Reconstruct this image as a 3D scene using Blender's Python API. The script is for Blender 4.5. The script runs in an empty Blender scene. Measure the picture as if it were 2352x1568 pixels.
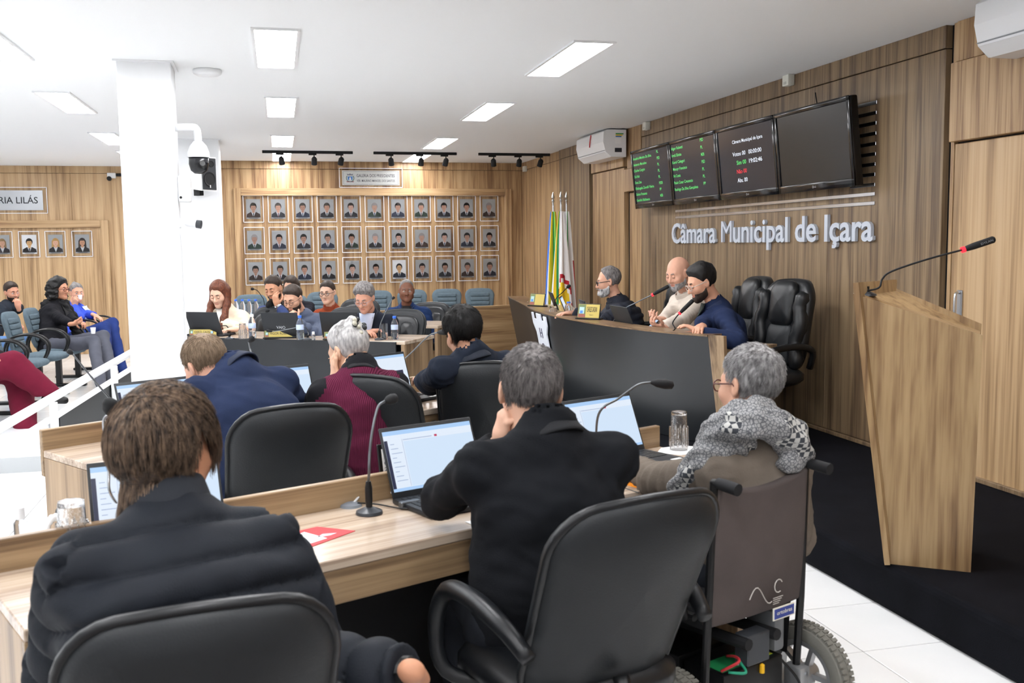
import bpy, bmesh, math, random
import numpy as np
from mathutils import Matrix, Vector

random.seed(7)
rng = np.random.default_rng(7)
SC = bpy.context.scene
COL = SC.collection
R = math.radians

# ------------------------------------------------------------------ camera, world, exposure
cam_d = bpy.data.cameras.new('camera')
cam_d.sensor_width = 36.0
cam_d.lens = 35.0
cam_d.clip_start = 0.05
cam_d.clip_end = 60
cam_d.dof.use_dof = True
cam_d.dof.focus_distance = 7.0
cam_d.dof.aperture_fstop = 6.3
cam = bpy.data.objects.new('camera', cam_d)
COL.objects.link(cam)
_yaw, _pit, _rol = R(14.0), R(5.54), R(0.66)
_F = Vector((math.sin(_yaw) * math.cos(_pit), math.cos(_yaw) * math.cos(_pit), -math.sin(_pit)))
_Rt = Vector((math.cos(_yaw), -math.sin(_yaw), 0))
_U = _Rt.cross(_F)
_R2 = math.cos(_rol) * _Rt - math.sin(_rol) * _U
_U2 = math.sin(_rol) * _Rt + math.cos(_rol) * _U
_m = Matrix((_R2, _U2, -_F)).transposed().to_4x4()
_m.translation = Vector((0, 0, 1.57))
cam.matrix_world = _m
SC.camera = cam

world = bpy.data.worlds.new('world')
SC.world = world
world.use_nodes = True
world.node_tree.nodes['Background'].inputs[0].default_value = (0.8, 0.85, 0.9, 1)
world.node_tree.nodes['Background'].inputs[1].default_value = 0.3
SC.view_settings.view_transform = 'Standard'
SC.view_settings.look = 'None'
SC.view_settings.exposure = 0.1
SC.view_settings.gamma = 1.0
SC.view_settings.use_curve_mapping = False
LAMP = 33.0          # radiance of the ceiling light diffusers

# ------------------------------------------------------------------ materials
MATS = {}


def lin(c):
    return tuple(((x / 12.92) if x <= 0.04045 else ((x + 0.055) / 1.055) ** 2.4) for x in c)


def hexc(h):
    h = h.lstrip('#')
    return lin(tuple(int(h[i:i + 2], 16) / 255 for i in (0, 2, 4)))


def mat(name, col, rough=0.6, metal=0.0, spec=0.5, bump=0.0, bscale=200.0, vary=0.0, vscale=6.0, coat=0.0,
        emit=None, estr=0.0, trans=0.0, ior=1.45, sheen=0.0, alpha=1.0):
    if name in MATS:
        return MATS[name]
    m = bpy.data.materials.new(name)
    m.use_nodes = True
    nt = m.node_tree
    b = nt.nodes['Principled BSDF']
    c = hexc(col) if isinstance(col, str) else col
    b.inputs['Base Color'].default_value = (*c, 1)
    b.inputs['Roughness'].default_value = rough
    b.inputs['Metallic'].default_value = metal
    b.inputs['Specular IOR Level'].default_value = spec
    b.inputs['Coat Weight'].default_value = coat
    b.inputs['Transmission Weight'].default_value = trans
    b.inputs['IOR'].default_value = ior
    b.inputs['Alpha'].default_value = alpha
    if sheen:
        b.inputs['Sheen Weight'].default_value = sheen
    if emit is not None:
        e = hexc(emit) if isinstance(emit, str) else emit
        b.inputs['Emission Color'].default_value = (*e, 1)
        b.inputs['Emission Strength'].default_value = estr
    if bump or vary:
        tc = nt.nodes.new('ShaderNodeTexCoord')
        if vary:
            n = nt.nodes.new('ShaderNodeTexNoise')
            n.inputs['Scale'].default_value = vscale
            n.inputs['Detail'].default_value = 4
            nt.links.new(tc.outputs['Object'], n.inputs['Vector'])
            r = nt.nodes.new('ShaderNodeValToRGB')
            r.color_ramp.elements[0].position = 0.3
            r.color_ramp.elements[1].position = 0.7
            r.color_ramp.elements[0].color = (*[x * (1 - vary) for x in c], 1)
            r.color_ramp.elements[1].color = (*[min(1, x * (1 + vary)) for x in c], 1)
            nt.links.new(n.outputs['Fac'], r.inputs['Fac'])
            nt.links.new(r.outputs['Color'], b.inputs['Base Color'])
        if bump:
            n = nt.nodes.new('ShaderNodeTexNoise')
            n.inputs['Scale'].default_value = bscale
            n.inputs['Detail'].default_value = 3
            nt.links.new(tc.outputs['Object'], n.inputs['Vector'])
            bp = nt.nodes.new('ShaderNodeBump')
            bp.inputs['Strength'].default_value = bump
            bp.inputs['Distance'].default_value = 0.002
            nt.links.new(n.outputs['Fac'], bp.inputs['Height'])
            nt.links.new(bp.outputs['Normal'], b.inputs['Normal'])
    MATS[name] = m
    return m


def wood(name, axis, cols, rough=0.38, scale=11.0, stretch=0.05, coat=0.0, seed=0.0):
    """streaky laminate; axis = the direction the grain runs along"""
    if name in MATS:
        return MATS[name]
    m = bpy.data.materials.new(name)
    m.use_nodes = True
    nt = m.node_tree
    b = nt.nodes['Principled BSDF']
    tc = nt.nodes.new('ShaderNodeTexCoord')

    def layer(sc, st, detail, dist):
        mp = nt.nodes.new('ShaderNodeMapping')
        s = [sc, sc, sc]
        s['xyz'.index(axis)] = sc * st
        mp.inputs['Scale'].default_value = s
        mp.inputs['Location'].default_value = (seed, seed * 1.7, seed * 0.6)
        nt.links.new(tc.outputs['Object'], mp.inputs['Vector'])
        n = nt.nodes.new('ShaderNodeTexNoise')
        n.inputs['Scale'].default_value = 1.0
        n.inputs['Detail'].default_value = detail
        n.inputs['Roughness'].default_value = 0.55
        n.inputs['Distortion'].default_value = dist
        nt.links.new(mp.outputs['Vector'], n.inputs['Vector'])
        return n
    n1 = layer(scale, stretch, 4, 0.5)
    n2 = layer(scale * 6.5, stretch * 0.35, 3, 0.1)
    add = nt.nodes.new('ShaderNodeMath')
    add.operation = 'MULTIPLY_ADD'
    nt.links.new(n2.outputs['Fac'], add.inputs[0])
    add.inputs[1].default_value = 0.42
    mul = nt.nodes.new('ShaderNodeMath')
    mul.operation = 'MULTIPLY'
    mul.inputs[1].default_value = 0.72
    nt.links.new(n1.outputs['Fac'], mul.inputs[0])
    nt.links.new(mul.outputs[0], add.inputs[2])
    r = nt.nodes.new('ShaderNodeValToRGB')
    cr = r.color_ramp
    pos = [0.38, 0.50, 0.58, 0.70]
    cs = [hexc(c) for c in cols]
    cr.elements[0].position, cr.elements[1].position = pos[0], pos[3]
    cr.elements[0].color, cr.elements[1].color = (*cs[0], 1), (*cs[3], 1)
    for p, c in zip(pos[1:3], cs[1:3]):
        e = cr.elements.new(p)
        e.color = (*c, 1)
    nt.links.new(add.outputs[0], r.inputs['Fac'])
    nt.links.new(r.outputs['Color'], b.inputs['Base Color'])
    b.inputs['Roughness'].default_value = rough
    b.inputs['Specular IOR Level'].default_value = 0.4
    b.inputs['Coat Weight'].default_value = coat
    b.inputs['Coat Roughness'].default_value = 0.2
    MATS[name] = m
    return m


W_WALL = wood('wood_wall', 'z', ['#6b5038', '#8f6f4f', '#a98a64', '#ba9c76'], 0.42, 13.0)
W_GREYDIM = wood('wood_wall_grey_dim', 'z', ['#514031', '#6c5843', '#826d53', '#927c60'], 0.40, 14.0, seed=3.3)  # greyer wood, with the dais wall's dimmer light put into its dark tone
W_LIGHT = wood('wood_wall_pale', 'z', ['#7d6245', '#a2835f', '#b79871', '#c4a680'], 0.40, 9.0, seed=5.1)
W_HOR = wood('wood_horizontal', 'x', ['#6b5038', '#8f6f4f', '#a98a64', '#ba9c76'], 0.42, 10.0, 0.06, seed=1.2)
W_TOP = wood('wood_desk_top', 'x', ['#8c7866', '#a89482', '#baa793', '#c7b6a4'], 0.2, 14.0, 0.05, seed=2.2)
W_DESKV = wood('wood_desk_vertical', 'z', ['#5c4836', '#80694f', '#9a8063', '#ab9172'], 0.4, 10.0, 0.06, seed=4.4)
W_EDGE = wood('wood_desk_edge', 'x', ['#5c4836', '#7b644b', '#937a5c', '#a58b6b'], 0.35, 11.0, 0.05, seed=6.1)
W_POD = wood('wood_lectern', 'z', ['#553f2b', '#866a4a', '#a08560', '#b19670'], 0.35, 6.0, 0.12, seed=8.0)
M_WHITE = mat('white_paint', '#f1f3f5', 0.6)
M_CEIL = mat('ceiling_paint', '#f3f5f6', 0.8)
M_TILE = mat('white_floor_tile', '#eeefef', 0.16, spec=0.5, vary=0.02, vscale=3)
M_GROUT = mat('grout', '#7d7570', 0.9)
M_CARPET = mat('black_carpet', '#101116', 0.95, spec=0.1, bump=0.6, bscale=400, vary=0.25, vscale=5)
M_BLACK = mat('black_plastic', '#0d0e10', 0.4)
M_BLACKM = mat('black_matt', '#131417', 0.75)
M_PANEL = mat('black_laminate', '#24272a', 0.33, spec=0.5, vary=0.06, vscale=3)
M_LEATHER = mat('black_leather', '#16181b', 0.36, spec=0.5, bump=0.25, bscale=260)
M_LEATHG = mat('worn_black_leather', '#1f2225', 0.5, spec=0.4, bump=0.3, bscale=220, vary=0.1)
M_GREYF = mat('grey_blue_fabric', '#5c6b74', 0.9, spec=0.2, bump=0.5, bscale=500, vary=0.08, vscale=30)
M_CHROME = mat('chrome', '#c9ccd0', 0.2, metal=1.0)
M_STEEL = mat('brushed_steel', '#b9bcc0', 0.36, metal=1.0)
M_GREYMET = mat('grey_metal', '#6d7175', 0.4, metal=0.8)
M_WPLAST = mat('white_plastic', '#eef0f2', 0.35)
M_PAPER = mat('white_paper', '#f4f5f6', 0.8)
M_RED = mat('red_print', '#c23038', 0.6)
M_LETTER = mat('letter_grey', '#c2c9d4', 0.45)
M_GLASS = mat('clear_glass', '#ffffff', 0.02, trans=1.0, ior=1.45)
M_GLASSF = mat('cut_glass', '#ffffff', 0.08, trans=1.0, ior=1.5, bump=0.8, bscale=90)
M_PET = mat('clear_bottle', '#f5f9ff', 0.06, trans=0.95, ior=1.2)
M_ACRYL = mat('clear_acrylic', '#ffffff', 0.03, trans=1.0, ior=1.05)
M_WATER = mat('water', '#eaf4f8', 0.02, trans=1.0, ior=1.33)
M_BLUECAP = mat('blue_cap', '#3a6fd8', 0.4)
M_TEXTDARK = mat('dark_print', '#22252c', 0.6)
M_GOLD = mat('brass_plate', '#bda95c', 0.4, metal=0.3)
M_ORANGE = mat('orange_pad', '#f5961e', 0.7)
M_LIGHT = mat('light_diffuser', '#ffffff', 0.5, emit=(1.0, 1.0, 1.02), estr=LAMP)
M_SCREEN = mat('screen_white', '#101010', 0.3, emit='#dfeaf8', estr=0.95)
M_SCRBLUE = mat('screen_blue', '#101010', 0.3, emit='#a9cdf5', estr=0.95)
M_SCRDARK = mat('screen_dark', '#101010', 0.3, emit='#2a3150', estr=0.8)
M_SCRLINE = mat('screen_line', '#101010', 0.3, emit='#9fb2d6', estr=0.85)
M_SCRRED = mat('screen_red', '#101010', 0.3, emit='#c2355f', estr=0.9)
M_TVG = mat('tv_text_green', '#101010', 0.3, emit='#5be070', estr=1.0)
M_TVW = mat('tv_text_white', '#101010', 0.3, emit='#e8eefa', estr=1.0)
M_TVR = mat('tv_text_red', '#101010', 0.3, emit='#e03040', estr=1.0)
M_TVS = mat('tv_screen', '#15171c', 0.16, emit='#252a35', estr=0.55)
M_TVOFF = mat('tv_screen_off', '#17191b', 0.22)
M_TVB = mat('tv_bezel', '#08080a', 0.12)
M_REDLED = mat('red_led', '#400808', 0.4, emit='#ff2a3a', estr=2.0)


# ------------------------------------------------------------------ mesh builder
class MB:
    def __init__(s):
        s.v, s.f, s.m, s.n = [], [], [], 0

    def add(s, v, f, mi=0, mtx=None):
        v = np.asarray(v, float)
        if mtx is not None:
            M = np.array(mtx)
            v = v @ M[:3, :3].T + M[:3, 3]
        s.v.append(v)
        for q in f:
            s.f.append([i + s.n for i in q])
        s.m += [mi] * len(f)
        s.n += len(v)
        return s

    def box(s, lo, hi, mi=0, mtx=None):
        x0, y0, z0 = lo
        x1, y1, z1 = hi
        v = [(x0, y0, z0), (x1, y0, z0), (x1, y1, z0), (x0, y1, z0), (x0, y0, z1), (x1, y0, z1), (x1, y1, z1), (x0, y1, z1)]
        f = [(0, 3, 2, 1), (4, 5, 6, 7), (0, 1, 5, 4), (1, 2, 6, 5), (2, 3, 7, 6), (3, 0, 4, 7)]
        return s.add(v, f, mi, mtx)

    def rbox(s, lo, hi, r=0.01, seg=2, mi=0, mtx=None):
        bm = bmesh.new()
        bmesh.ops.create_cube(bm, size=1)
        lo, hi = np.array(lo, float), np.array(hi, float)
        c, d = (lo + hi) / 2, hi - lo
        for q in bm.verts:
            q.co = Vector(np.array(q.co) * d + c)
        bmesh.ops.bevel(bm, geom=bm.edges[:], offset=min(r, d.min() * 0.49), segments=seg, profile=0.5, affect='EDGES')
        bm.verts.index_update()
        v = [tuple(q.co) for q in bm.verts]
        f = [[q.index for q in fa.verts] for fa in bm.faces]
        bm.free()
        return s.add(v, f, mi, mtx)

    def prism(s, poly, y0, y1, mi=0, mtx=None):
        """poly = (x,z) outline extruded along y"""
        n = len(poly)
        v = [(x, y0, z) for x, z in poly] + [(x, y1, z) for x, z in poly]
        f = [list(range(n)), list(range(2 * n - 1, n - 1, -1))]
        f += [(i, i + n, (i + 1) % n + n, (i + 1) % n) for i in range(n)]
        return s.add(v, f, mi, mtx)

    def flat(s, poly, z0, z1, mi=0, mtx=None):
        """poly = (x,y) outline extruded along z"""
        n = len(poly)
        v = [(x, y, z0) for x, y in poly] + [(x, y, z1) for x, y in poly]
        f = [list(range(n - 1, -1, -1)), list(range(n, 2 * n))]
        f += [(i, (i + 1) % n, (i + 1) % n + n, i + n) for i in range(n)]
        return s.add(v, f, mi, mtx)

    def tube(s, path, r, seg=8, mi=0, mtx=None, cap=True):
        p = np.asarray(path, float)
        n = len(p)
        rr = np.full(n, r) if np.isscalar(r) else np.asarray(r, float)
        t = np.gradient(p, axis=0)
        t /= np.linalg.norm(t, axis=1)[:, None] + 1e-12
        up = np.array([0, 0, 1.0]) if abs(t[0][2]) < 0.9 else np.array([1.0, 0, 0])
        a = np.cross(t[0], up)
        a /= np.linalg.norm(a)
        v = []
        for i in range(n):
            a = a - t[i] * (a @ t[i])
            a /= np.linalg.norm(a) + 1e-12
            b = np.cross(t[i], a)
            for k in range(seg):
                w = 2 * math.pi * k / seg
                v.append(p[i] + rr[i] * (math.cos(w) * a + math.sin(w) * b))
        f = []
        for i in range(n - 1):
            for k in range(seg):
                k2 = (k + 1) % seg
                f.append((i * seg + k, i * seg + k2, (i + 1) * seg + k2, (i + 1) * seg + k))
        if cap:
            f.append(list(range(seg - 1, -1, -1)))
            f.append(list(range((n - 1) * seg, n * seg)))
        return s.add(v, f, mi, mtx)

    def lathe(s, prof, seg=16, mi=0, mtx=None, closed=False):
        """prof = (r,z) revolved about z"""
        n = len(prof)
        v = []
        for r, z in prof:
            for k in range(seg):
                w = 2 * math.pi * k / seg
                v.append((r * math.cos(w), r * math.sin(w), z))
        f = []
        rng_ = range(n if closed else n - 1)
        for i in rng_:
            j = (i + 1) % n
            for k in range(seg):
                k2 = (k + 1) % seg
                f.append((i * seg + k, i * seg + k2, j * seg + k2, j * seg + k))
        if not closed:
            if prof[0][0] > 1e-6:
                f.append(list(range(seg - 1, -1, -1)))
            if prof[-1][0] > 1e-6:
                f.append(list(range((n - 1) * seg, n * seg)))
        return s.add(v, f, mi, mtx)

    def grid(s, fn, nu, nv, mi=0, mtx=None, wrap=False):
        v = [fn(i / (nu if wrap else nu - 1), j / (nv - 1)) for j in range(nv) for i in range(nu)]
        f = []
        for j in range(nv - 1):
            for i in range(nu if wrap else nu - 1):
                i2 = (i + 1) % nu
                f.append((j * nu + i, j * nu + i2, (j + 1) * nu + i2, (j + 1) * nu + i))
        return s.add(v, f, mi, mtx)

    def ell(s, c, r, mi=0, mtx=None, nu=14, nv=9):
        def fn(u, v):
            a, b = 2 * math.pi * u, math.pi * (v - 0.5)
            return (c[0] + r[0] * math.cos(b) * math.cos(a), c[1] + r[1] * math.cos(b) * math.sin(a), c[2] + r[2] * math.sin(b))
        return s.grid(fn, nu, nv, mi, mtx, wrap=True)

    def build(s, name, mats, parent=None, loc=None, rotz=0.0, smooth=False, angle=35):
        v = np.concatenate(s.v) if s.v else np.zeros((0, 3))
        me = bpy.data.meshes.new(name)
        me.from_pydata(v.tolist(), [], s.f)
        return link_mesh(name, me, mats, s.m, parent, loc, rotz, smooth, angle)


def link_mesh(name, me, mats, mi=None, parent=None, loc=None, rotz=0.0, smooth=False, angle=35):
    for m in (mats if isinstance(mats, (list, tuple)) else [mats]):
        me.materials.append(m)
    if mi is not None and len(mi):
        me.polygons.foreach_set('material_index', np.asarray(mi, np.int32))
    if smooth:
        me.polygons.foreach_set('use_smooth', np.ones(len(me.polygons), bool))
        if smooth == 'auto':
            me.set_sharp_from_angle(angle=R(angle))
    me.update()
    o = bpy.data.objects.new(name, me)
    COL.objects.link(o)
    if parent is not None:
        o.parent = parent
    if loc is not None:
        o.location = loc
    o.rotation_euler.z = rotz
    return o


def tag(o, label, cat, group=None):
    o['label'] = label
    o['category'] = cat
    if group:
        o['group'] = group
    return o


def thing(name, label, cat, loc=(0, 0, 0), rotz=0.0, group=None):
    o = bpy.data.objects.new(name, None)
    o.empty_display_size = 0.05
    COL.objects.link(o)
    o.location = loc
    o.rotation_euler.z = rotz
    return tag(o, label, cat, group)


def struct(o):
    o['kind'] = 'structure'
    return o


def copy_tree(o, parent=None):
    c = o.copy()
    COL.objects.link(c)
    c.parent = parent
    for ch in list(o.children):
        copy_tree(ch, c)
    return c


def T(x=0, y=0, z=0, rx=0, ry=0, rz=0, s=None):
    M = Matrix.Translation((x, y, z)) @ Matrix.Rotation(rz, 4, 'Z') @ Matrix.Rotation(ry, 4, 'Y') @ Matrix.Rotation(rx, 4, 'X')
    if s:
        M = M @ Matrix.Diagonal((*s, 1))
    return M


def frame(o, x, z):
    """matrix with local x axis along x, local z along z"""
    x, z = Vector(x).normalized(), Vector(z)
    y = z.cross(x).normalized()
    z = x.cross(y)
    M = Matrix((x, y, z)).transposed().to_4x4()
    M.translation = Vector(o)
    return M


def spline(pts, n=24):
    """Catmull-Rom through pts"""
    p = np.asarray(pts, float)
    p = np.vstack([2 * p[0] - p[1], p, 2 * p[-1] - p[-2]])
    out = []
    k = len(p) - 3
    for i in range(k):
        m = max(2, n // k)
        for t in np.linspace(0, 1, m, endpoint=(i == k - 1)):
            a, b, c, d = p[i:i + 4]
            out.append(0.5 * (2 * b + (c - a) * t + (2 * a - 5 * b + 4 * c - d) * t * t + (3 * b - a - 3 * c + d) * t ** 3))
    return np.array(out)


TEXTS = {}


def text_mesh(body, bold=0.0, extrude=0.0):
    key = (body, bold, extrude)
    if key in TEXTS:
        return TEXTS[key]
    cu = bpy.data.curves.new('txt', 'FONT')
    cu.body = body
    cu.size = 1.0
    cu.offset = bold
    cu.extrude = extrude
    cu.resolution_u = 3
    ob = bpy.data.objects.new('txt', cu)
    COL.objects.link(ob)
    dg = bpy.context.evaluated_depsgraph_get()
    me = bpy.data.meshes.new_from_object(ob.evaluated_get(dg))
    v = np.array([q.co[:] for q in me.vertices])
    f = [list(p.vertices) for p in me.polygons]
    bpy.data.objects.remove(ob)
    bpy.data.curves.remove(cu)
    bpy.data.meshes.remove(me)
    TEXTS[key] = (v, f)
    return v, f


def add_text(mb, body, width, height, mtx, mi=0, bold=0.0, depth=0.0, align='l'):
    """text laid in the local xz plane of mtx (x right, z up, facing -y); height = capital height"""
    v, f = text_mesh(body, bold, 1.0 if depth else 0.0)
    v = v.copy()
    x0, x1 = v[:, 0].min(), v[:, 0].max()
    sx = width / (x1 - x0) if width else height / 0.70
    w = np.zeros_like(v)
    w[:, 0] = (v[:, 0] - x0) * sx
    if align == 'c':
        w[:, 0] -= (x1 - x0) * sx / 2
    w[:, 2] = v[:, 1] * height / 0.70
    w[:, 1] = -v[:, 2] * depth / 2
    return mb.add(w, f, mi, mtx)

# ------------------------------------------------------------------ setting
H_C = 2.81
XW = 3.90
b = MB().box((-5.6, -3.5, -0.05), (3.95, 16.1, -0.012))
floor = struct(b.build('floor', M_GROUT))
# floor tiles, 45 cm, single pieces where the photo shows them
ts = 0.45
tile_me = None
near, rest = [], MB()
for i in range(-17, 2):
    for j in range(-5, 28):
        x, y = 2.19 + ts * (i + 0.5), 3.71 + ts * (j + 0.5)
        if x - ts / 2 < -5.6 or x + ts / 2 > 2.75:
            continue
        vis = (0.8 < x < 2.8 and 1.2 < y < 5.5) or (-3.0 < x < -0.4 and 4.0 < y < 15.5 and x > -0.33 * y - 0.4) or (1.5 < x < 2.6 and 9 < y < 12.5) or (0 < x < 1 and 1.8 < y < 4)
        if vis and len(near) < 300:
            near.append((x, y))
        else:
            rest.box((x - ts / 2 + 0.0025, y - ts / 2 + 0.0025, -0.012), (x + ts / 2 - 0.0025, y + ts / 2 - 0.0025, 0))
rest.build('tile_field', M_TILE, floor)['kind'] = 'stuff'
t0 = MB().rbox((-ts / 2 + 0.0025, -ts / 2 + 0.0025, -0.012), (ts / 2 - 0.0025, ts / 2 - 0.0025, 0), 0.0015, 1).build('tile', M_TILE, floor)
for k, (x, y) in enumerate(near):
    o = t0
    if k:
        o = t0.copy()
        COL.objects.link(o)
        o.parent = floor
    o.location = (x, y, 0)

# ceiling with openings for the recessed light boxes
LW, LL = 0.24, 1.22
lights = []
for (cx, ys) in (((0.06, 0.08, 0.10, 0.13, 0.21, 0.28, 0.31), None), ((1.97, 1.99, 2.01, 2.04, 2.08, 2.14, 2.17), None),
                 ((-1.66, -1.63, -1.60, -1.54, -1.55, -1.60, -1.60), None), ((-3.5, -3.5, -3.5, -3.5, -3.5, -3.5, -3.5), None)):
    for x, y in zip(cx, (-1.75, 1.0, 3.8, 6.57, 9.22, 12.1, 14.17)):
        lights.append((x, y))
struct(MB().box((-5.6, -3.5, H_C), (3.95, 16.1, H_C + 0.06)).build('ceiling', M_CEIL))
ordn = ['first', 'second', 'third', 'fourth', 'fifth', 'sixth', 'seventh']
lab_l = {3: 'nearest', 4: 'second', 5: 'third', 6: 'last'}
for k, (x, y) in enumerate(lights):
    r, c = k % 7, k // 7
    colname = ('row above the council desks', 'row beside the dais wall', 'row left of the white pillar', 'row over the far left seats')[c]
    lb = 'lit rectangular ceiling light, %s in the %s' % (lab_l.get(r, ordn[r] + ' overhead'), colname)
    t = thing('ceiling_light', lb, 'ceiling light', (x, y, H_C), R(-0.9), 'recessed ceiling lights')
    w, l = LW / 2, LL / 2
    f = MB()
    for lo, hi in (((-w - 0.018, -l - 0.018, -0.012), (-w, l + 0.018, 0)), ((w, -l - 0.018, -0.012), (w + 0.018, l + 0.018, 0)),
                   ((-w, -l - 0.018, -0.012), (w, -l, 0)), ((-w, l, -0.012), (w, l + 0.018, 0))):
        f.box(lo, hi)
    f.build('frame', M_WPLAST, t)
    MB().box((-w, -l, -0.006), (w, l, -0.001)).build('diffuser', M_LIGHT, t)

# walls
wall_right = struct(MB().box((3.945, -3.5, 0), (4.1, 16.1, H_C)).build('wall_right', M_BLACKM))


def panel(name, lo, hi, m, parent, r=0.003):
    return MB().rbox(lo, hi, r, 1).build(name, m, parent)


ys = [5.13, 6.35, 7.55, 8.75, 9.93]
for a, c in zip(ys[:-1], ys[1:]):
    panel('wood_panel', (XW, a + 0.001, 0.23), (3.945, c - 0.001, 2.675), W_GREYDIM, wall_right)
    panel('wood_panel', (XW - 0.004, a + 0.001, 2.68), (3.945, c - 0.001, H_C), W_GREYDIM, wall_right)
panel('kick_strip', (XW - 0.015, -3.4, 0.2), (3.945, 9.93, 0.227), W_GREYDIM, wall_right)
panel('wood_panel', (XW + 0.015, 5.055, 0.2), (3.945, 5.085, H_C), W_WALL, wall_right)
for a, c in ((-3.45, -0.6), (-0.597, 1.2), (1.203, 3.1), (3.103, 5.04)):
    panel('wood_panel', (XW, a, 2.585), (3.945, c, H_C), W_WALL, wall_right)
    panel('wood_panel', (XW - 0.035, a, 2.13), (3.945, c, 2.575), W_WALL, wall_right)
    panel('wood_panel', (XW + 0.01, a, 0.2), (3.945, c, 2.12), W_LIGHT, wall_right)
# far part of the right wall: pilasters and the panelled door under the air conditioner
panel('wood_panel', (XW, 9.96, 2.38), (3.945, 10.36, H_C), W_WALL, wall_right)
panel('wood_panel', (XW - 0.035, 9.94, 2.13), (3.945, 10.36, 2.372), W_WALL, wall_right)
panel('wood_panel', (XW + 0.02, 9.95, 0.2), (3.945, 10.33, 2.12), W_WALL, wall_right)
panel('wood_panel', (XW - 0.01, 10.42, 0.2), (3.945, 11.50, 2.40), W_WALL, wall_right)
panel('wood_panel', (XW - 0.03, 10.42, 2.41), (3.945, 11.50, H_C), W_WALL, wall_right)
for a, c in ((11.60, 12.22), (12.222, 12.86)):
    panel('wood_panel', (XW - 0.02, a, 0.2), (3.945, c, 2.69), W_GREYDIM, wall_right)
    panel('wood_panel', (XW - 0.024, a, 2.695), (3.945, c, H_C), W_GREYDIM, wall_right)
for a, c in ((12.87, 13.86), (13.863, 14.9)):
    panel('wood_panel', (XW, a, 0.0), (3.945, c, 2.69), W_WALL, wall_right)
    panel('wood_panel', (XW - 0.004, a, 2.695), (3.945, c, H_C), W_WALL, wall_right)

YB = 14.9
wall_back = struct(MB().box((-0.75, YB + 0.03, 0), (3.945, YB + 0.2, H_C)).build('wall_back', M_BLACKM))
xs = [-0.72, 0.45, 1.65, 2.83, 3.90]
for a, c in zip(xs[:-1], xs[1:]):
    panel('wood_panel', (a + 0.001, YB, 0.0), (c - 0.001, YB + 0.03, 2.695), W_WALL, wall_back)
    panel('wood_panel', (a + 0.001, YB - 0.004, 2.70), (c - 0.001, YB + 0.03, H_C), W_WALL, wall_back)
# raised surround of the presidents' gallery
TX0, TX1, TZ = -0.36, 3.72, 2.42
trim_1 = struct(MB().rbox((TX0 + 0.10, YB - 0.05, TZ - 0.105), (TX1 - 0.10, YB, TZ), 0.003, 1).build('trim_1', W_HOR))
trim_2 = struct(MB().rbox((TX0, YB - 0.052, 0.0), (TX0 + 0.098, YB, TZ), 0.003, 1).build('trim_2', W_WALL))
trim_3 = struct(MB().rbox((TX1 - 0.098, YB - 0.052, 0.0), (TX1, YB, TZ), 0.003, 1).build('trim_3', W_WALL))

YL = 16.1
wall_far = struct(MB().box((-5.6, YL + 0.03, 0), (-0.75, YL + 0.2, H_C)).build('wall_far', M_BLACKM))
xs = [-5.55, -4.36, -3.16, -2.60, -1.35, -0.76]
xs = [-5.55, -4.9, -3.70, -2.72, -1.72, -0.76]
for a, c in zip(xs[:-1], xs[1:]):
    panel('wood_panel', (a + 0.001, YL, 0.0), (c - 0.001, YL + 0.03, 2.70), W_LIGHT, wall_far)
    panel('wood_panel', (a + 0.001, YL - 0.004, 2.705), (c - 0.001, YL + 0.03, H_C), W_LIGHT, wall_far)
struct(MB().rbox((-5.5, YL - 0.05, 1.90), (-2.33, YL, 2.01), 0.003, 1).build('trim_4', W_HOR))
struct(MB().rbox((-2.328, YL - 0.052, 0), (-2.22, YL, 2.01), 0.003, 1).build('trim_5', W_LIGHT))
struct(MB().box((-0.76, YB, 0), (-0.70, YL + 0.2, H_C)).build('wall_return', M_WHITE))
struct(MB().box((-5.75, -3.5, 0), (-5.6, 16.1, H_C)).build('wall_left', M_WHITE))
struct(MB().box((-5.75, -3.65, 0), (4.1, -3.5, H_C)).build('wall_behind', M_WHITE))

# the two white pillars
p1 = struct(MB().rbox((-0.885, 7.10, 0), (-0.545, 7.46, H_C - 0.005), 0.006, 2).build('pillar_1', M_WHITE))
MB().box((-0.905, 7.08, H_C - 0.012), (-0.525, 7.49, H_C)).build('cap', M_WHITE, p1)
p2 = struct(MB().rbox((-0.935, 12.0, 0), (-0.435, 12.5, H_C - 0.005), 0.006, 2).build('pillar_2', M_WHITE))
MB().box((-0.955, 11.98, H_C - 0.012), (-0.415, 12.53, H_C)).build('cap', M_WHITE, p2)

# carpeted dais
out = [(2.53, -3.4), (2.53, 2.0), (2.52, 4.5), (2.46, 5.6), (2.32, 6.6), (2.17, 7.8), (2.13, 8.8), (2.2, 9.9), (2.36, 10.9), (2.6, 12.0), (3.945, 12.0), (3.945, -3.4)]
outs = [tuple(q) for q in spline([(x, y) for x, y in out[:10]], 40)] + out[10:]
dm = MB()
dm.flat(outs, 0.0, 0.2)
dais = struct(dm.build('dais_floor', M_CARPET))
bv = dais.modifiers.new('b', 'BEVEL')
bv.width = 0.03
bv.segments = 3
bv.limit_method = 'ANGLE'
bv.angle_limit = R(60)

# sloped ramp side wall with its double handrail, left of the pillar
A, Bp = np.array((-2.15, 6.9)), np.array((-1.20, 10.7))
ux = (Bp - A) / np.linalg.norm(Bp - A)


def rp(t, z, off=0.0):
    q = A + (Bp - A) * t + np.array((ux[1], -ux[0])) * off
    return (q[0], q[1], z)


def topz(t):
    y = A[1] + (Bp[1] - A[1]) * t
    return 0.06 + (y - 7.67) * (0.37 - 0.06) / (10.3 - 7.67)


ramp = struct(MB().build('ramp_wall', M_WHITE))
w_ = MB()


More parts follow.
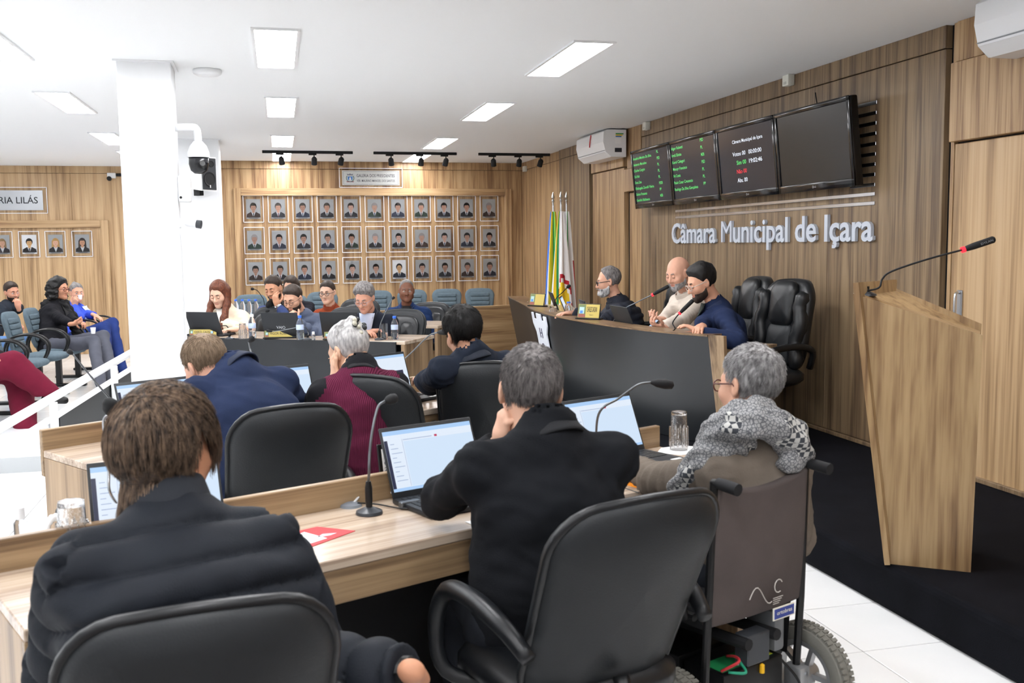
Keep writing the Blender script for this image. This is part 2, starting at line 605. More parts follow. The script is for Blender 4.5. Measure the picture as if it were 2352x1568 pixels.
def seg_wall(mb, t0, t1, z0, dz, th):
    v = [rp(t0, z0), rp(t1, z0), rp(t1, topz(t1) + dz), rp(t0, topz(t0) + dz), rp(t0, z0, -th), rp(t1, z0, -th), rp(t1, topz(t1) + dz, -th), rp(t0, topz(t0) + dz, -th)]
    mb.add(v, [(0, 1, 2, 3), (7, 6, 5, 4), (4, 5, 1, 0), (3, 2, 6, 7), (1, 5, 6, 2), (4, 0, 3, 7)])


seg_wall(w_, 0.12, 0.50, 0.0, 0, 0.10)
w_.build('white_side', M_WHITE, ramp)
w_ = MB()
seg_wall(w_, 0.505, 1.0, 0.0, 0, 0.06)
w_.build('black_side', M_PANEL, ramp)
w_ = MB().tube([rp(0.0, topz(0.0) + 0.0, -0.03), rp(1, topz(1) + 0.0, -0.03)], 0.035, 4)
w_.build('coping', M_WPLAST, ramp)
w_ = MB().box((-0.0, 0, 0), (0.42, 0.02, 0.11))
w_.build('base_board', mat('grey_skirting', '#b9bdbf', 0.5), ramp, (-1.98, 7.60, 0.0))
rail = thing('handrail', 'white sloped tube handrail on flat posts beside the white pillar', 'handrail', (A[0], A[1], 0))
o_ = np.array((A[0], A[1], 0))
MB().tube([np.array(rp(0.0, topz(0) + 0.19, -0.02)) - o_, np.array(rp(1, topz(1) + 0.165, -0.02)) - o_], np.array((0.038, 0.034)), 12).build('rail', M_WPLAST, rail, smooth='auto')
for t in (0.46, 0.78):
    q = np.array(rp(t, 0, 0.035)) - o_
    MB().rbox((q[0] - 0.03, q[1] - 0.02, 0.0), (q[0] + 0.03, q[1] + 0.02, topz(t) + 0.17), 0.004, 1).build('post', M_WPLAST, rail)

# ------------------------------------------------------------------ desks
def council_desk(name, label, loc, yaw, length, depth, hide_front=False, grommet=False, lip=True, lipside=1):
    """local x along the desk, y from the seats to the raised far lip"""
    t = thing(name, label, 'desk', (*loc, 0), R(yaw))
    h = 0.75
    MB().rbox((0, 0, h - 0.03), (length, depth, h), 0.003, 1).build('worktop', W_TOP, t)
    MB().rbox((0, 0.002, h - 0.125), (length, 0.03, h - 0.031), 0.002, 1).build('apron', W_EDGE, t)
    MB().rbox((0.0, 0.03, 0), (0.03, depth, h - 0.031), 0.002, 1).build('end_panel', W_DESKV, t)
    MB().rbox((length - 0.03, 0.03, 0), (length, depth, h - 0.031), 0.002, 1).build('end_panel', W_DESKV, t)
    MB().rbox((0.032, depth - 0.03, 0.02), (length - 0.032, depth - 0.012, h - 0.031), 0.002, 1).build('modesty_panel', M_BLACKM, t)
    if lip:
        MB().rbox((-0.002, depth, h - 0.11), (length + 0.002, depth + 0.028, h + 0.085), 0.003, 1).build('raised_lip', W_EDGE, t)
    return t


fg = council_desk('council_desk', 'nearest long wooden desk with pale top, two open laptops and a cut glass', (-0.53, 2.29), 24, 2.47, 0.46)
MB().rbox((0.0, 0.0, 0), (0.26, 0.03, 0.624), 0.002, 1).build('front_panel', W_DESKV, fg)
mid = council_desk('council_desk', 'middle wooden desk behind the nearest desk, with a white corrugated cable at its end', (-0.62, 3.97), 34, 2.75, 0.50)
MB().rbox((0.0, 0.0, 0), (0.2, 0.03, 0.624), 0.002, 1).build('front_panel', W_DESKV, mid)
# corrugated white cable conduit leaving a grommet of the middle desk's end panel
mb = MB().lathe([(0.0, 0), (0.035, 0), (0.04, 0.006), (0, 0.008)], 16, 0, T(-0.008, 0.36, 0.50, ry=R(90)) @ T(0, 0, -0.004))
mb.build('grommet', M_BLACK, mid, smooth='auto')
pp = spline([(-0.0, 0.36, 0.50), (-0.05, 0.36, 0.49), (-0.085, 0.36, 0.40), (-0.095, 0.37, 0.25), (-0.10, 0.4, 0.03)], 40)
MB().tube(pp, np.where(np.arange(len(pp)) % 3 == 0, 0.014, 0.017), 10).build('cable_conduit', M_WPLAST, mid, smooth=True)

bd = thing('press_desk', 'wooden desk with black front panel and yellow name plates, facing the seats', 'desk', (-0.75, 9.81, 0), R(-33.6))
BL = 2.29
MB().rbox((-0.02, 0, 0.72), (BL + 0.02, 0.62, 0.75), 0.003, 1).build('worktop', W_TOP, bd)
MB().rbox((0.0, -0.02, 0.03), (BL - 0.06, 0.0, 0.745), 0.003, 1).build('front_panel', M_PANEL, bd)
MB().rbox((BL - 0.02, 0.0, 0), (BL + 0.015, 0.6, 0.719), 0.003, 1).build('end_panel', W_DESKV, bd)
MB().rbox((0.0, 0.0, 0), (0.03, 0.6, 0.719), 0.003, 1).build('end_panel', W_DESKV, bd)
bd2 = thing('press_desk', 'wooden desk in the second row behind, in front of the blue suited man', 'desk', (-0.15, 11.35, 0), R(-33.6))
BL2 = 2.24
MB().rbox((-0.02, 0, 0.72), (BL2 + 0.02, 0.62, 0.75), 0.003, 1).build('worktop', W_TOP, bd2)
MB().rbox((0.0, -0.0, 0.03), (BL2 - 0.06, 0.02, 0.719), 0.003, 1).build('front_panel', M_PANEL, bd2)
MB().rbox((BL2 - 0.02, 0.0, 0), (BL2 + 0.015, 0.6, 0.719), 0.003, 1).build('end_panel', W_DESKV, bd2)
MB().rbox((0.0, 0.02, 0), (0.03, 0.6, 0.719), 0.003, 1).build('end_panel', W_DESKV, bd2)

hp = thing('long_counter', 'low wooden counter with horizontal grain in front of the empty grey chairs', 'counter', (1.05, 11.93, 0), R(15))
MB().rbox((0.0, 0, 0.02), (1.19, 0.025, 0.80), 0.003, 1).build('front_panel', W_HOR, hp)
MB().rbox((1.193, 0, 0.02), (2.45, 0.025, 0.80), 0.003, 1).build('front_panel', W_HOR, hp)
MB().rbox((0, 0.026, 0.70), (2.45, 0.42, 0.725), 0.003, 1).build('worktop', W_TOP, hp)
for x in (0.0, 1.2, 2.42):
    MB().rbox((x, 0.026, 0), (x + 0.025, 0.40, 0.698), 0.003, 1).build('upright', W_DESKV, hp)

# ------------------------------------------------------------------ curved presiding desk on the dais
arc = spline([(2.82, 11.47), (2.60, 9.9), (2.45, 8.96), (2.42, 7.91), (2.50, 7.07), (2.65, 6.42), (2.83, 6.02)], 48)
tg = np.gradient(arc, axis=0)
tg /= np.linalg.norm(tg, axis=1)[:, None]
nin = np.stack([-tg[:, 1], tg[:, 0]], 1)      # towards the wall
nin *= np.sign(nin[:, 0:1])
DZ = 0.20


def sweep(profile, pts, nrm, mi=0):
    """profile = (inward offset, z) closed outline swept along the arc"""
    mb = MB()
    n = len(profile)
    v = []
    for p, q in zip(pts, nrm):
        for off, z in profile:
            v.append((p[0] + q[0] * off, p[1] + q[1] * off, z))
    f = []
    for i in range(len(pts) - 1):
        for k in range(n):
            k2 = (k + 1) % n
            f.append((i * n + k, i * n + k2, (i + 1) * n + k2, (i + 1) * n + k))
    f.append(list(range(n)))
    f.append(list(range(len(pts) * n - 1, (len(pts) - 1) * n - 1, -1)))
    mb.add(v, f, mi)
    return mb


pd = thing('presiding_desk', 'curved desk on the dais with grey black front and a tower emblem', 'desk', (0, 0, 0))
LZ = 0.965
sweep([(0.0, LZ - 0.012), (0.14, DZ + 0.005), (0.165, DZ + 0.005), (0.03, LZ - 0.012)], arc, nin).build('front_panel', M_PANEL, pd, smooth='auto')
W_LEDGE = wood('wood_ledge', 'y', ['#4a3a2c', '#66503c', '#7d6449', '#8b7154'], 0.3, 12.0, seed=7)
sweep([(-0.006, LZ - 0.011), (0.20, LZ - 0.011), (0.20, LZ), (-0.006, LZ)], arc, nin).build('ledge', W_LEDGE, pd, smooth='auto')
sweep([(0.19, 0.86), (0.19, LZ - 0.012), (0.205, LZ - 0.012), (0.205, 0.86)], arc, nin).build('riser', W_DESKV, pd, smooth='auto')
sweep([(0.19, 0.83), (0.68, 0.83), (0.68, 0.86), (0.19, 0.86)], arc, nin).build('worktop', W_TOP, pd, smooth='auto')
e, ei, et = arc[-1], nin[-1], tg[-1]
# end post in pale wood, raked like the front
v = []
for off, tt, z in ((0.0, 0.0, LZ), (0.0, 0.13, LZ), (0.12, 0.07, DZ + 0.005), (0.13, 0.0, DZ + 0.005)):
    for d in (0.0, 0.03):
        q = e + ei * (off + d) + et * tt
        v.append((q[0], q[1], z))
mb = MB().add(v, [(0, 2, 4, 6), (7, 5, 3, 1), (0, 1, 3, 2), (2, 3, 5, 4), (4, 5, 7, 6), (6, 7, 1, 0)])
mb.build('end_post', W_DESKV, pd)
fm = frame((e[0], e[1], 0), (ei[0], ei[1], 0), (0, 0, 1))
MB().rbox((0.12, -0.045, DZ + 0.004), (0.66, -0.015, 0.828), 0.003, 1, 0, fm).rbox((0.19, -0.05, 0.83), (0.69, 0.0, 0.86), 0.003, 1, 0, fm).build('return_end', W_DESKV, pd)
# emblem: castle tower over green plants, flat cut pieces on the front panel
k = int(np.argmin(np.abs(arc[:, 1] - 8.75)))
sl = math.atan2(0.14, LZ - 0.21)
ef = Matrix.Translation((arc[k][0], arc[k][1], LZ)) @ frame((0, 0, 0), (tg[k][0], tg[k][1], 0), (0, 0, 1)) @ Matrix.Rotation(-sl, 4, 'X') if False else None
zdir = Vector((nin[k][0] * -0.14, nin[k][1] * -0.14, LZ - 0.21)).normalized()
ef = frame((arc[k][0], arc[k][1], LZ), (tg[k][0], tg[k][1], 0), zdir)
em = thing('emblem', 'white castle tower emblem with green leaves on the curved desk front', 'emblem', tuple(ef.translation))
em.matrix_world = ef
em_poly = [(x_ * 1.7, z_) for x_, z_ in [(-0.17, -0.07), (-0.17, -0.02), (-0.135, -0.02), (-0.135, -0.075), (-0.06, -0.075), (-0.06, -0.02), (0.045, -0.02), (0.045, -0.075), (0.11, -0.075), (0.11, -0.03), (0.165, -0.03), (0.165, -0.12), (0.12, -0.20), (0.12, -0.52), (-0.12, -0.52), (-0.12, -0.20), (-0.17, -0.12)]]
MB().prism(em_poly, -0.022, -0.010).build('tower', mat('emblem_white', '#e4e9f2', 0.5), em)
mb = MB()
aw = [(0.085 * math.cos(a), -0.375 + 0.085 * math.sin(a)) for a in np.linspace(0, math.pi, 10)]
mb.prism(aw, -0.025, -0.0222)
mb.box((-0.05, -0.025, -0.24), (-0.03, -0.0222, -0.15)).box((0.03, -0.025, -0.24), (0.05, -0.0222, -0.15)).box((-0.03, -0.025, -0.20), (0.03, -0.0222, -0.19))
mb.build('tower_openings', mat('emblem_violet', '#4a4666', 0.5), em)
mg = mat('emblem_green', '#3fbf93', 0.5)
mb = MB()
for x in (-0.075, 0.0, 0.075):
    mb.prism([(x - 0.016, -0.49), (x + 0.016, -0.49), (x + 0.016, -0.41), (x - 0.016, -0.41)], -0.025, -0.0222)
mb.build('green_bars', mg, em)
for sx in (-1, 1):
    lf = MB()
    for a, l in ((8, 0.26), (22, 0.22), (40, 0.18), (-6, 0.2)):
        c, s_ = math.cos(R(a)), math.sin(R(a))
        pl = [(0, 0), (0.022, l * 0.35), (0.018, l * 0.75), (0, l), (-0.018, l * 0.75), (-0.022, l * 0.35)]
        pl = [(sx * (0.27 + x * c + z * s_), -0.62 + (z * c - x * s_)) for x, z in pl]
        lf.prism(pl if sx > 0 else pl[::-1], -0.020 - 0.001 * a / 10, -0.012)
    lf.build('leaf_cluster', mg, em)

# ------------------------------------------------------------------ lectern
lt = thing('lectern', 'tall wooden lectern tapering to its foot on the black carpet', 'lectern', (0, 0, 0))
PA, PB = (2.41, 3.72), (2.81, 3.42)          # top corners near side
FA, FB = (2.72, 3.90), (3.03, 3.70)          # top corners far side
QA, QB = (2.53, 3.63), (2.80, 3.43)          # foot corners near side
GA, GB = (2.72, 3.86), (2.98, 3.70)


def board(name, a, b, c, d, th, m):
    """quad board a-b-c-d (3-D corners) thickened along its normal"""
    a, b, c, d = [np.array(q, float) for q in (a, b, c, d)]
    n = np.cross(b - a, d - a)
    n = n / np.linalg.norm(n) * th
    v = [a, b, c, d, a + n, b + n, c + n, d + n]
    return MB().add(v, [(3, 2, 1, 0), (4, 5, 6, 7), (0, 1, 5, 4), (1, 2, 6, 5), (2, 3, 7, 6), (3, 0, 4, 7)]).build(name, m, lt)


zl, zr = 1.385, 1.185
board('side_panel', (*QA, 0.2), (*QB, 0.2), (*PB, zr), (*PA, zl - 0.035), -0.025, W_POD)
board('front_panel', (QA[0] - 0.012, QA[1] - 0.02, 0.2), (GA[0], GA[1], 0.2), (FA[0], FA[1], zl + 0.01), (PA[0] - 0.014, PA[1] - 0.02, zl + 0.01), 0.022, W_POD)
board('side_panel', (*GA, 0.2), (*GB, 0.2), (*FB, zr + 0.02), (*FA, zl - 0.02), 0.02, W_POD)
board('reading_board', (PA[0] + 0.03, PA[1], zl - 0.055), (PB[0], PB[1] + 0.03, zr - 0.03), (FB[0] - 0.01, FB[1], zr - 0.03), (FA[0], FA[1] - 0.02, zl - 0.055), 0.02, W_POD)
board('shelf', (2.52, 3.68, 0.75), (2.78, 3.47, 0.75), (2.95, 3.71, 0.75), (2.72, 3.86, 0.75), 0.02, W_POD)


# ------------------------------------------------------------------ chairs
def slab(mb, outline, thick, bulge, curve, mtx=None, mi=0, rings=(0.0, 0.35, 0.7, 0.9, 1.0)):
    """cushion from a closed (x,z) outline, front at -y / back at +y, domed both sides"""
    o = np.array(outline)
    c = o.mean(0)
    n = len(o)
    v, f = [], []
    for side in (-1, 1):
        base = len(v)
        for r in rings:
            p = c + (o - c) * r
            yy = side * (thick / 2 * (0.35 + 0.65 * math.sqrt(max(0, 1 - r ** 4)))) + (side * bulge * (1 - r * r))
            for q in p:
                v.append((q[0], yy + curve(q[0], q[1]), q[1]))
        for i in range(len(rings) - 1):
            for k in range(n):
                k2 = (k + 1) % n
                q = (base + i * n + k, base + i * n + k2, base + (i + 1) * n + k2, base + (i + 1) * n + k)
                f.append(q if side < 0 else q[::-1])
    m = len(rings) * n
    for k in range(n):
        k2 = (k + 1) % n
        f.append((m - n + k, m - n + k2, 2 * m - n + k2, 2 * m - n + k))
    return mb.add(v, f, mi, mtx)


def rrect(w, h, r, z0=0.0, n=6, wt=None, arch=0.0):
    """rounded outline, width w at the foot, wt at the top, top arched by arch"""
    wt = wt or w
    out_ = []
    for cx, cz, a0 in ((w / 2 - r, z0 + r, -90), (wt / 2 - r, z0 + h - r, 0), (-wt / 2 + r, z0 + h - r, 90), (-w / 2 + r, z0 + r, 180)):
        for i in range(n + 1):
            a = R(a0 + 90 * i / n)
            out_.append((cx + r * math.cos(a), cz + r * math.sin(a)))
        if a0 == 0:
            for i in range(1, 6):
                x = (wt / 2 - r) * (1 - 2 * i / 6)
                out_.append((x, z0 + h))
    return [(x, z + (arch * (1 - (2 * x / wt) ** 2) if z > z0 + h / 2 else 0)) for x, z in out_]


def star_base(t, zseat, m=M_BLACK):
    MB().tube([(0, 0, 0.09), (0, 0, zseat)], [0.03, 0.025], 10).build('gas_column', m, t, smooth='auto')
    for k in range(5):
        a = R(72 * k + 20)
        d = np.array((math.cos(a), math.sin(a), 0))
        leg = MB().tube([d * 0.02 + (0, 0, 0.105), d * 0.16 + (0, 0, 0.095), d * 0.28 + (0, 0, 0.075)], [0.028, 0.022, 0.016], 6).build('base_leg', m, t, smooth='auto')
        mb = MB()
        for s_ in (-1, 1):
            mb.lathe([(0, -0.009), (0.027, -0.009), (0.03, 0), (0.027, 0.009), (0, 0.009)], 10, 0, T(*(d * 0.28 + (0, 0, 0.03))) @ T(rz=a) @ T(y=s_ * 0.014, rx=R(90)))
        mb.build('caster', m, leg)


def office_chair(label, loc, heading, h=0.97, w=0.48, zoff=0.0, tilt=8, group='black leather office chairs', tuft=False, name='office_chair', wt=None):
    """sitter faces local +y"""
    t = thing(name, label, 'chair', (*loc, zoff), -R(heading), group)
    zb = 0.42
    hb = h - zb
    tl = math.tan(R(tilt))
    cv = lambda x, z: -0.18 - (z - zb) * tl + 0.9 * x * x + 0.05 * math.cos((z - zb) / hb * math.pi)
    ol = rrect(w * 0.94, hb, 0.10, zb, 6, wt or w, 0.03)
    bk = slab(MB(), ol, 0.085, 0.010, cv).build('backrest', M_LEATHG, t, smooth=True)
    # leather piping round the rear shell and a padded front
    front = slab(MB(), rrect(w * 0.78, hb * 0.86, 0.09, zb + 0.03, 6, w * 0.8, 0.02), 0.05, 0.018, lambda x, z: cv(x, z) + 0.055).build('back_cushion', M_LEATHER, t, smooth=True)
    if tuft:
        for x in (-0.075, 0.075):
            slab(MB(), rrect(0.14, 0.17, 0.05, h - 0.25, 5), 0.03, 0.02, lambda xx, z: cv(xx, z) + 0.085, T(x=x)).build('headrest_pad', M_LEATHER, t, smooth=True)
    e = [(p[0], cv(*p) - 0.01, p[1]) for p in ol] + [(ol[0][0], cv(*ol[0]) - 0.01, ol[0][1])]
    MB().tube(e, 0.011, 6, cap=False).build('piping', M_LEATHER, bk, smooth=True)
    slab(MB(), rrect(w * 1.0, 0.48, 0.10, -0.22, 6), 0.10, 0.02, lambda x, z: 0.02 * (z > 0.2), T(0, 0.03, 0.44, rx=R(-90)) ).build('seat', M_LEATHER, t, smooth=True)
    MB().rbox((-0.12, -0.1, 0.36), (0.12, 0.16, 0.39), 0.01, 2).build('tilt_mechanism', M_BLACK, t)
    MB().tube(spline([(0, 0.0, 0.375), (0, -0.2, 0.38), (0, -0.235, 0.44), (0, -0.215, 0.50)], 10), 0.022, 8).build('back_bracket', M_BLACK, t, smooth=True)
    for s_ in (-1, 1):
        x = s_ * (w / 2 + 0.04)
        pth = spline([(s_ * 0.16, 0.12, 0.38), (x, 0.20, 0.42), (x + s_ * 0.012, 0.235, 0.54), (x, 0.19, 0.645), (x, 0.05, 0.672), (x, -0.12, 0.655), (x - s_ * 0.02, -0.22, 0.60)], 30)
        a_ = MB().tube(pth, np.interp(np.linspace(0, 1, len(pth)), (0, .3, .55, .8, 1), (.018, .022, .026, .026, .02)), 10).build('armrest', M_LEATHER, t, smooth=True)
    star_base(t, 0.37)
    return t


office_chair('black office chair with rounded back, nearest, behind the man in the puffer jacket', (-0.16, 2.0), -8, 0.945, 0.47)
office_chair('black office chair under the suited man, nearest the power wheelchair', (0.775, 2.46), -15, 0.955, 0.49, tilt=12)
office_chair('black office chair behind the man bent over in the navy jacket', (0.02, 3.98), -14, 0.965, 0.46)
office_chair('black office chair turned away to the right of the burgundy vest', (0.60, 4.58), 35, 0.985, 0.47, tilt=10)
office_chair('black office chair at the back of the man in the dark suit, middle desk', (1.10, 4.95), 14, 0.98, 0.47)
for lb, x, y, hd in (('black leather armchair behind the woman in the cream blazer', -0.02, 10.28, 208),
                     ('black leather armchair behind the man in the grey puffer jacket', 0.72, 9.83, 208),
                     ('black leather armchair right of the man in the striped shirt', 1.17, 9.30, 208),
                     ('black leather armchair behind the woman in the rust turtleneck', 0.98, 11.45, 206),
                     ('black leather armchair behind the man in the blue suit', 1.86, 11.55, 200)):
    office_chair(lb, (x, y), hd, 0.93 if 'blue suit' not in lb else 0.86, 0.48, tuft=True)


def executive_chair(label, loc, heading, h=1.08):
    t = thing('executive_chair', label, 'chair', (*loc, 0.2), -R(heading), 'high-backed chairs on the dais')
    zb = 0.48
    hb = h - zb
    cv = lambda x, z: -0.17 - (z - zb) * 0.16 + 0.7 * x * x
    slab(MB(), rrect(0.48, hb, 0.12, zb, 6, 0.50, 0.03), 0.11, 0.02, cv).build('backrest', M_LEATHER, t, smooth=True)
    slab(MB(), rrect(0.24, 0.30, 0.06, h - 0.30, 6, 0.26, 0.02), 0.07, 0.03, lambda x, z: cv(x, z) + 0.07).build('headrest', M_LEATHER, t, smooth=True)
    slab(MB(), rrect(0.25, 0.30, 0.05, zb + 0.02, 6, 0.25), 0.06, 0.03, lambda x, z: cv(x, z) + 0.06).build('lumbar_pad', M_LEATHG, t, smooth=True)
    for s_ in (-1, 1):
        p = [(s_ * (0.20 + 0.015 * math.sin(k * 0.9)), cv(0.2, z) + 0.055, z) for k, z in enumerate(np.linspace(zb + 0.02, h - 0.06, 16))]
        MB().tube(p, [0.03] + [0.048 + 0.006 * (i % 2) for i in range(14)] + [0.03], 10).build('side_bolster', M_LEATHER, t, smooth=True)
    slab(MB(), rrect(0.52, 0.50, 0.10, -0.22, 6), 0.12, 0.03, lambda x, z: 0, T(0, 0.03, 0.44, rx=R(-90))).build('seat', M_LEATHER, t, smooth=True)
    for s_ in (-1, 1):
        x = s_ * 0.29
        pth = spline([(s_ * 0.18, 0.12, 0.38), (x, 0.20, 0.42), (x, 0.22, 0.56), (x, 0.16, 0.64), (x, -0.05, 0.66), (x, -0.18, 0.62), (s_ * 0.24, -0.2, 0.5)], 28)
        MB().tube(pth, 0.024, 8).build('armrest', M_BLACK, t, smooth=True)
    star_base(t, 0.37)
    return t


executive_chair('empty black leather executive chair between the bearded man and the bald man', (3.27, 7.95), -78)
executive_chair('black leather executive chair mostly hidden behind the man in blue jacket', (3.46, 6.98), -88)
executive_chair('empty black leather executive chair at the right end of the dais desk', (3.40, 6.32), -100)


def shell_back(t, M=None, h0=0.50, h1=0.93, w=0.45):
    cv = lambda x, z: -0.20 - (z - h0) * 0.22 + 0.35 * x * x
    pr = t
    bk = slab(MB(), rrect(w * 0.80, h1 - h0, 0.09, h0, 6, w * 0.96, 0.015), 0.05, 0.010, cv).build('backrest', M_GREYF, pr, smooth=True)
    for k in range(5):
        z = h0 + 0.08 + k * 0.062
        slab(MB(), rrect(w * 0.62, 0.055, 0.02, z, 3), 0.018, 0.008, lambda x, zz: cv(x, zz) + 0.034).build('rib', M_GREYF, bk, smooth=True)
    return bk


def grey_chair(label, loc, heading):
    t = thing('grey_chair', label, 'chair', (*loc, 0), -R(heading), 'grey upholstered chairs along the gallery wall')
    shell_back(t)
    slab(MB(), rrect(0.46, 0.44, 0.10, -0.20, 6), 0.07, 0.015, lambda x, z: 0, T(0, 0.02, 0.42, rx=R(-90))).build('seat', M_GREYF, t, smooth=True)
    for s_ in (-1, 1):
        for y, dz in ((0.17, 0), (-0.17, 0)):
            MB().tube([(s_ * 0.17, y, 0.395), (s_ * 0.20, y * 1.15, 0.0)], 0.011, 6).build('leg', M_BLACK, t, smooth='auto')
    MB().tube(spline([(0, -0.1, 0.37), (0, -0.21, 0.40), (0, -0.23, 0.62)], 8), 0.016, 6).build('back_bracket', M_BLACK, t, smooth=True)
    return t


for k, (x, y, lb) in enumerate(((-0.20, 13.6, 'grey upholstered chair behind the pack of water bottles'),
                                (0.77, 13.95, 'grey upholstered chair behind the woman in the rust turtleneck'),
                                (1.54, 14.0, 'grey upholstered chair left of the man in the blue suit'),
                                (2.05, 14.05, 'grey upholstered chair half hidden right of the man in the blue suit'),
                                (2.56, 14.05, 'empty grey ribbed chair, second from the flags'),
                                (3.04, 14.0, 'empty grey ribbed chair, nearest the flags'),
                                (0.32, 13.2, 'grey upholstered chair behind the dark haired woman at the back'))):
    grey_chair(lb, (x, y), 188)

# audience chairs on beams, with looped arms
aud_dir = np.array((-0.115, -0.70))
aud0 = np.array((-2.28, 11.95))


def audience_chair(label, loc, heading, arm=True):
    t = thing('audience_chair', label, 'chair', (*loc, 0), -R(heading), 'grey beam-mounted audience chairs')
    shell_back(t, None, 0.46, 0.90, 0.47)
    slab(MB(), rrect(0.46, 0.44, 0.12, -0.20, 6), 0.075, 0.015, lambda x, z: 0, T(0, 0.04, 0.42, rx=R(-90))).build('seat', M_GREYF, t, smooth=True)
    for s_ in (-1, 1):
        x = s_ * 0.27
        pth = spline([(x, -0.19, 0.40), (x, -0.22, 0.52), (x, -0.16, 0.645), (x, 0.0, 0.69), (x, 0.15, 0.66), (x, 0.22, 0.56), (x, 0.15, 0.41), (s_ * 0.2, 0.0, 0.38)], 32)
        MB().tube(pth, 0.013, 7).build('arm_loop', M_BLACK, t, smooth=True)
    MB().rbox((-0.27, -0.03, 0.325), (0.27, 0.03, 0.375), 0.004, 1).build('beam', M_BLACK, t)
    MB().rbox((-0.03, -0.03, 0.03), (0.03, 0.03, 0.325), 0.004, 1).build('pillar_leg', M_BLACK, t)
    MB().rbox((-0.035, -0.27, 0.0), (0.035, 0.30, 0.035), 0.012, 2).build('foot_bar', M_BLACK, t)
    MB().tube(spline([(0, -0.03, 0.36), (0, -0.2, 0.40), (0, -0.235, 0.55)], 8), 0.018, 6).build('back_bracket', M_BLACK, t, smooth=True)
    return t


# ------------------------------------------------------------------ people: distance fields meshed by surface nets
def unit(v):
    v = np.asarray(v, float)
    return v / (np.linalg.norm(v) + 1e-12)


def smin(a, b, k):
    h = np.maximum(k - np.abs(a - b), 0) / k
    return np.minimum(a, b) - h * h * k * 0.25


def smax(a, b, k):
    return -smin(-a, -b, k)


def seg(P, a, b, ra, rb, lat=None, k=1.0):
    a, b = np.asarray(a, float), np.asarray(b, float)
    ab = b - a
    t = np.clip(((P - a) @ ab) / (ab @ ab + 1e-12), 0, 1)
    q = P - a - t[:, None] * ab
    d2 = np.einsum('ij,ij->i', q, q)
    if lat is not None:
        l = q @ lat
        d2 = d2 - l * l + (l / k) ** 2
    return np.sqrt(np.maximum(d2, 0)) - (ra + (rb - ra) * t)


def ball(P, c, r):
    return np.linalg.norm(P - np.asarray(c, float), axis=1) - r


def ello(P, c, r):
    r = np.asarray(r, float)
    q = (P - np.asarray(c, float)) / r
    n = np.linalg.norm(q, axis=1)
    g = np.linalg.norm(q / r, axis=1) + 1e-9
    return n * (n - 1.0) / g


def surface_nets(f, lo, hi, h, margin=1.5, blk=6):
    lo, hi = np.asarray(lo, float), np.asarray(hi, float)
    nb = np.maximum(np.ceil((hi - lo) / (h * blk)).astype(int), 1)
    n = nb * blk + 1
    # coarse cull
    ci = np.stack(np.meshgrid(*[np.arange(k) for k in nb], indexing='ij'), -1).reshape(-1, 3)
    cc = lo + (ci + 0.5) * h * blk
    dc = f(cc)
    keep = np.abs(dc) < h * blk * 0.87 * margin
    G = np.empty(n, np.float32)
    sign = np.where(dc < 0, -1.0, 1.0).reshape(nb)
    G[:-1, :-1, :-1] = np.repeat(np.repeat(np.repeat(sign, blk, 0), blk, 1), blk, 2)
    G[-1], G[:, -1], G[:, :, -1] = 1, 1, 1
    need = np.zeros(n, bool)
    for c in ci[keep]:
        a = c * blk
        need[a[0]:a[0] + blk + 1, a[1]:a[1] + blk + 1, a[2]:a[2] + blk + 1] = True
    idx = np.argwhere(need)
    for s in range(0, len(idx), 400000):
        q = idx[s:s + 400000]
        G[q[:, 0], q[:, 1], q[:, 2]] = f(lo + q * h)
    S = G < 0
    act = np.zeros(n - 1, np.int16)
    for dx in (0, 1):
        for dy in (0, 1):
            for dz in (0, 1):
                act += S[dx:n[0] - 1 + dx, dy:n[1] - 1 + dy, dz:n[2] - 1 + dz]
    cells = np.argwhere((act > 0) & (act < 8))
    vid = -np.ones(n - 1, np.int64)
    vid[cells[:, 0], cells[:, 1], cells[:, 2]] = np.arange(len(cells))
    acc = np.zeros((len(cells), 3))
    cnt = np.zeros(len(cells))
    for ax in range(3):
        o1, o2 = [(1, 2), (0, 2), (0, 1)][ax]
        for u in (0, 1):
            for w in (0, 1):
                p = cells.copy()
                p[:, o1] += u
                p[:, o2] += w
                q = p.copy()
                q[:, ax] += 1
                a = G[p[:, 0], p[:, 1], p[:, 2]].astype(float)
                b = G[q[:, 0], q[:, 1], q[:, 2]].astype(float)
                x = (a < 0) != (b < 0)
                t = np.where(x, a / np.where(a == b, 1, a - b), 0)
                pos = p.astype(float)
                pos[:, ax] += t
                acc[x] += pos[x]
                cnt[x] += 1
    V = lo + acc / np.maximum(cnt, 1)[:, None] * h
    F = []
    for ax in range(3):
        o1, o2 = [(1, 2), (2, 0), (0, 1)][ax]
        a = [slice(None)] * 3
        b = [slice(None)] * 3
        a[ax] = slice(0, n[ax] - 1)
        b[ax] = slice(1, n[ax])
        for o in (o1, o2):
            a[o] = slice(1, n[o] - 1)
            b[o] = slice(1, n[o] - 1)
        A, B = S[tuple(a)], S[tuple(b)]
        e = np.argwhere(A != B)
        if not len(e):
            continue
        flip = A[e[:, 0], e[:, 1], e[:, 2]]
        p = e.copy()
        p[:, o1] += 1
        p[:, o2] += 1
        q = []
        for du, dw in ((-1, -1), (0, -1), (0, 0), (-1, 0)):
            c = p.copy()
            c[:, o1] += du
            c[:, o2] += dw
            q.append(vid[c[:, 0], c[:, 1], c[:, 2]])
        q = np.stack(q, 1)
        q[~flip] = q[~flip][:, ::-1]
        F.append(q)
    F = np.concatenate(F) if F else np.zeros((0, 4), int)
    F = F[(F >= 0).all(1)]
    return V, F


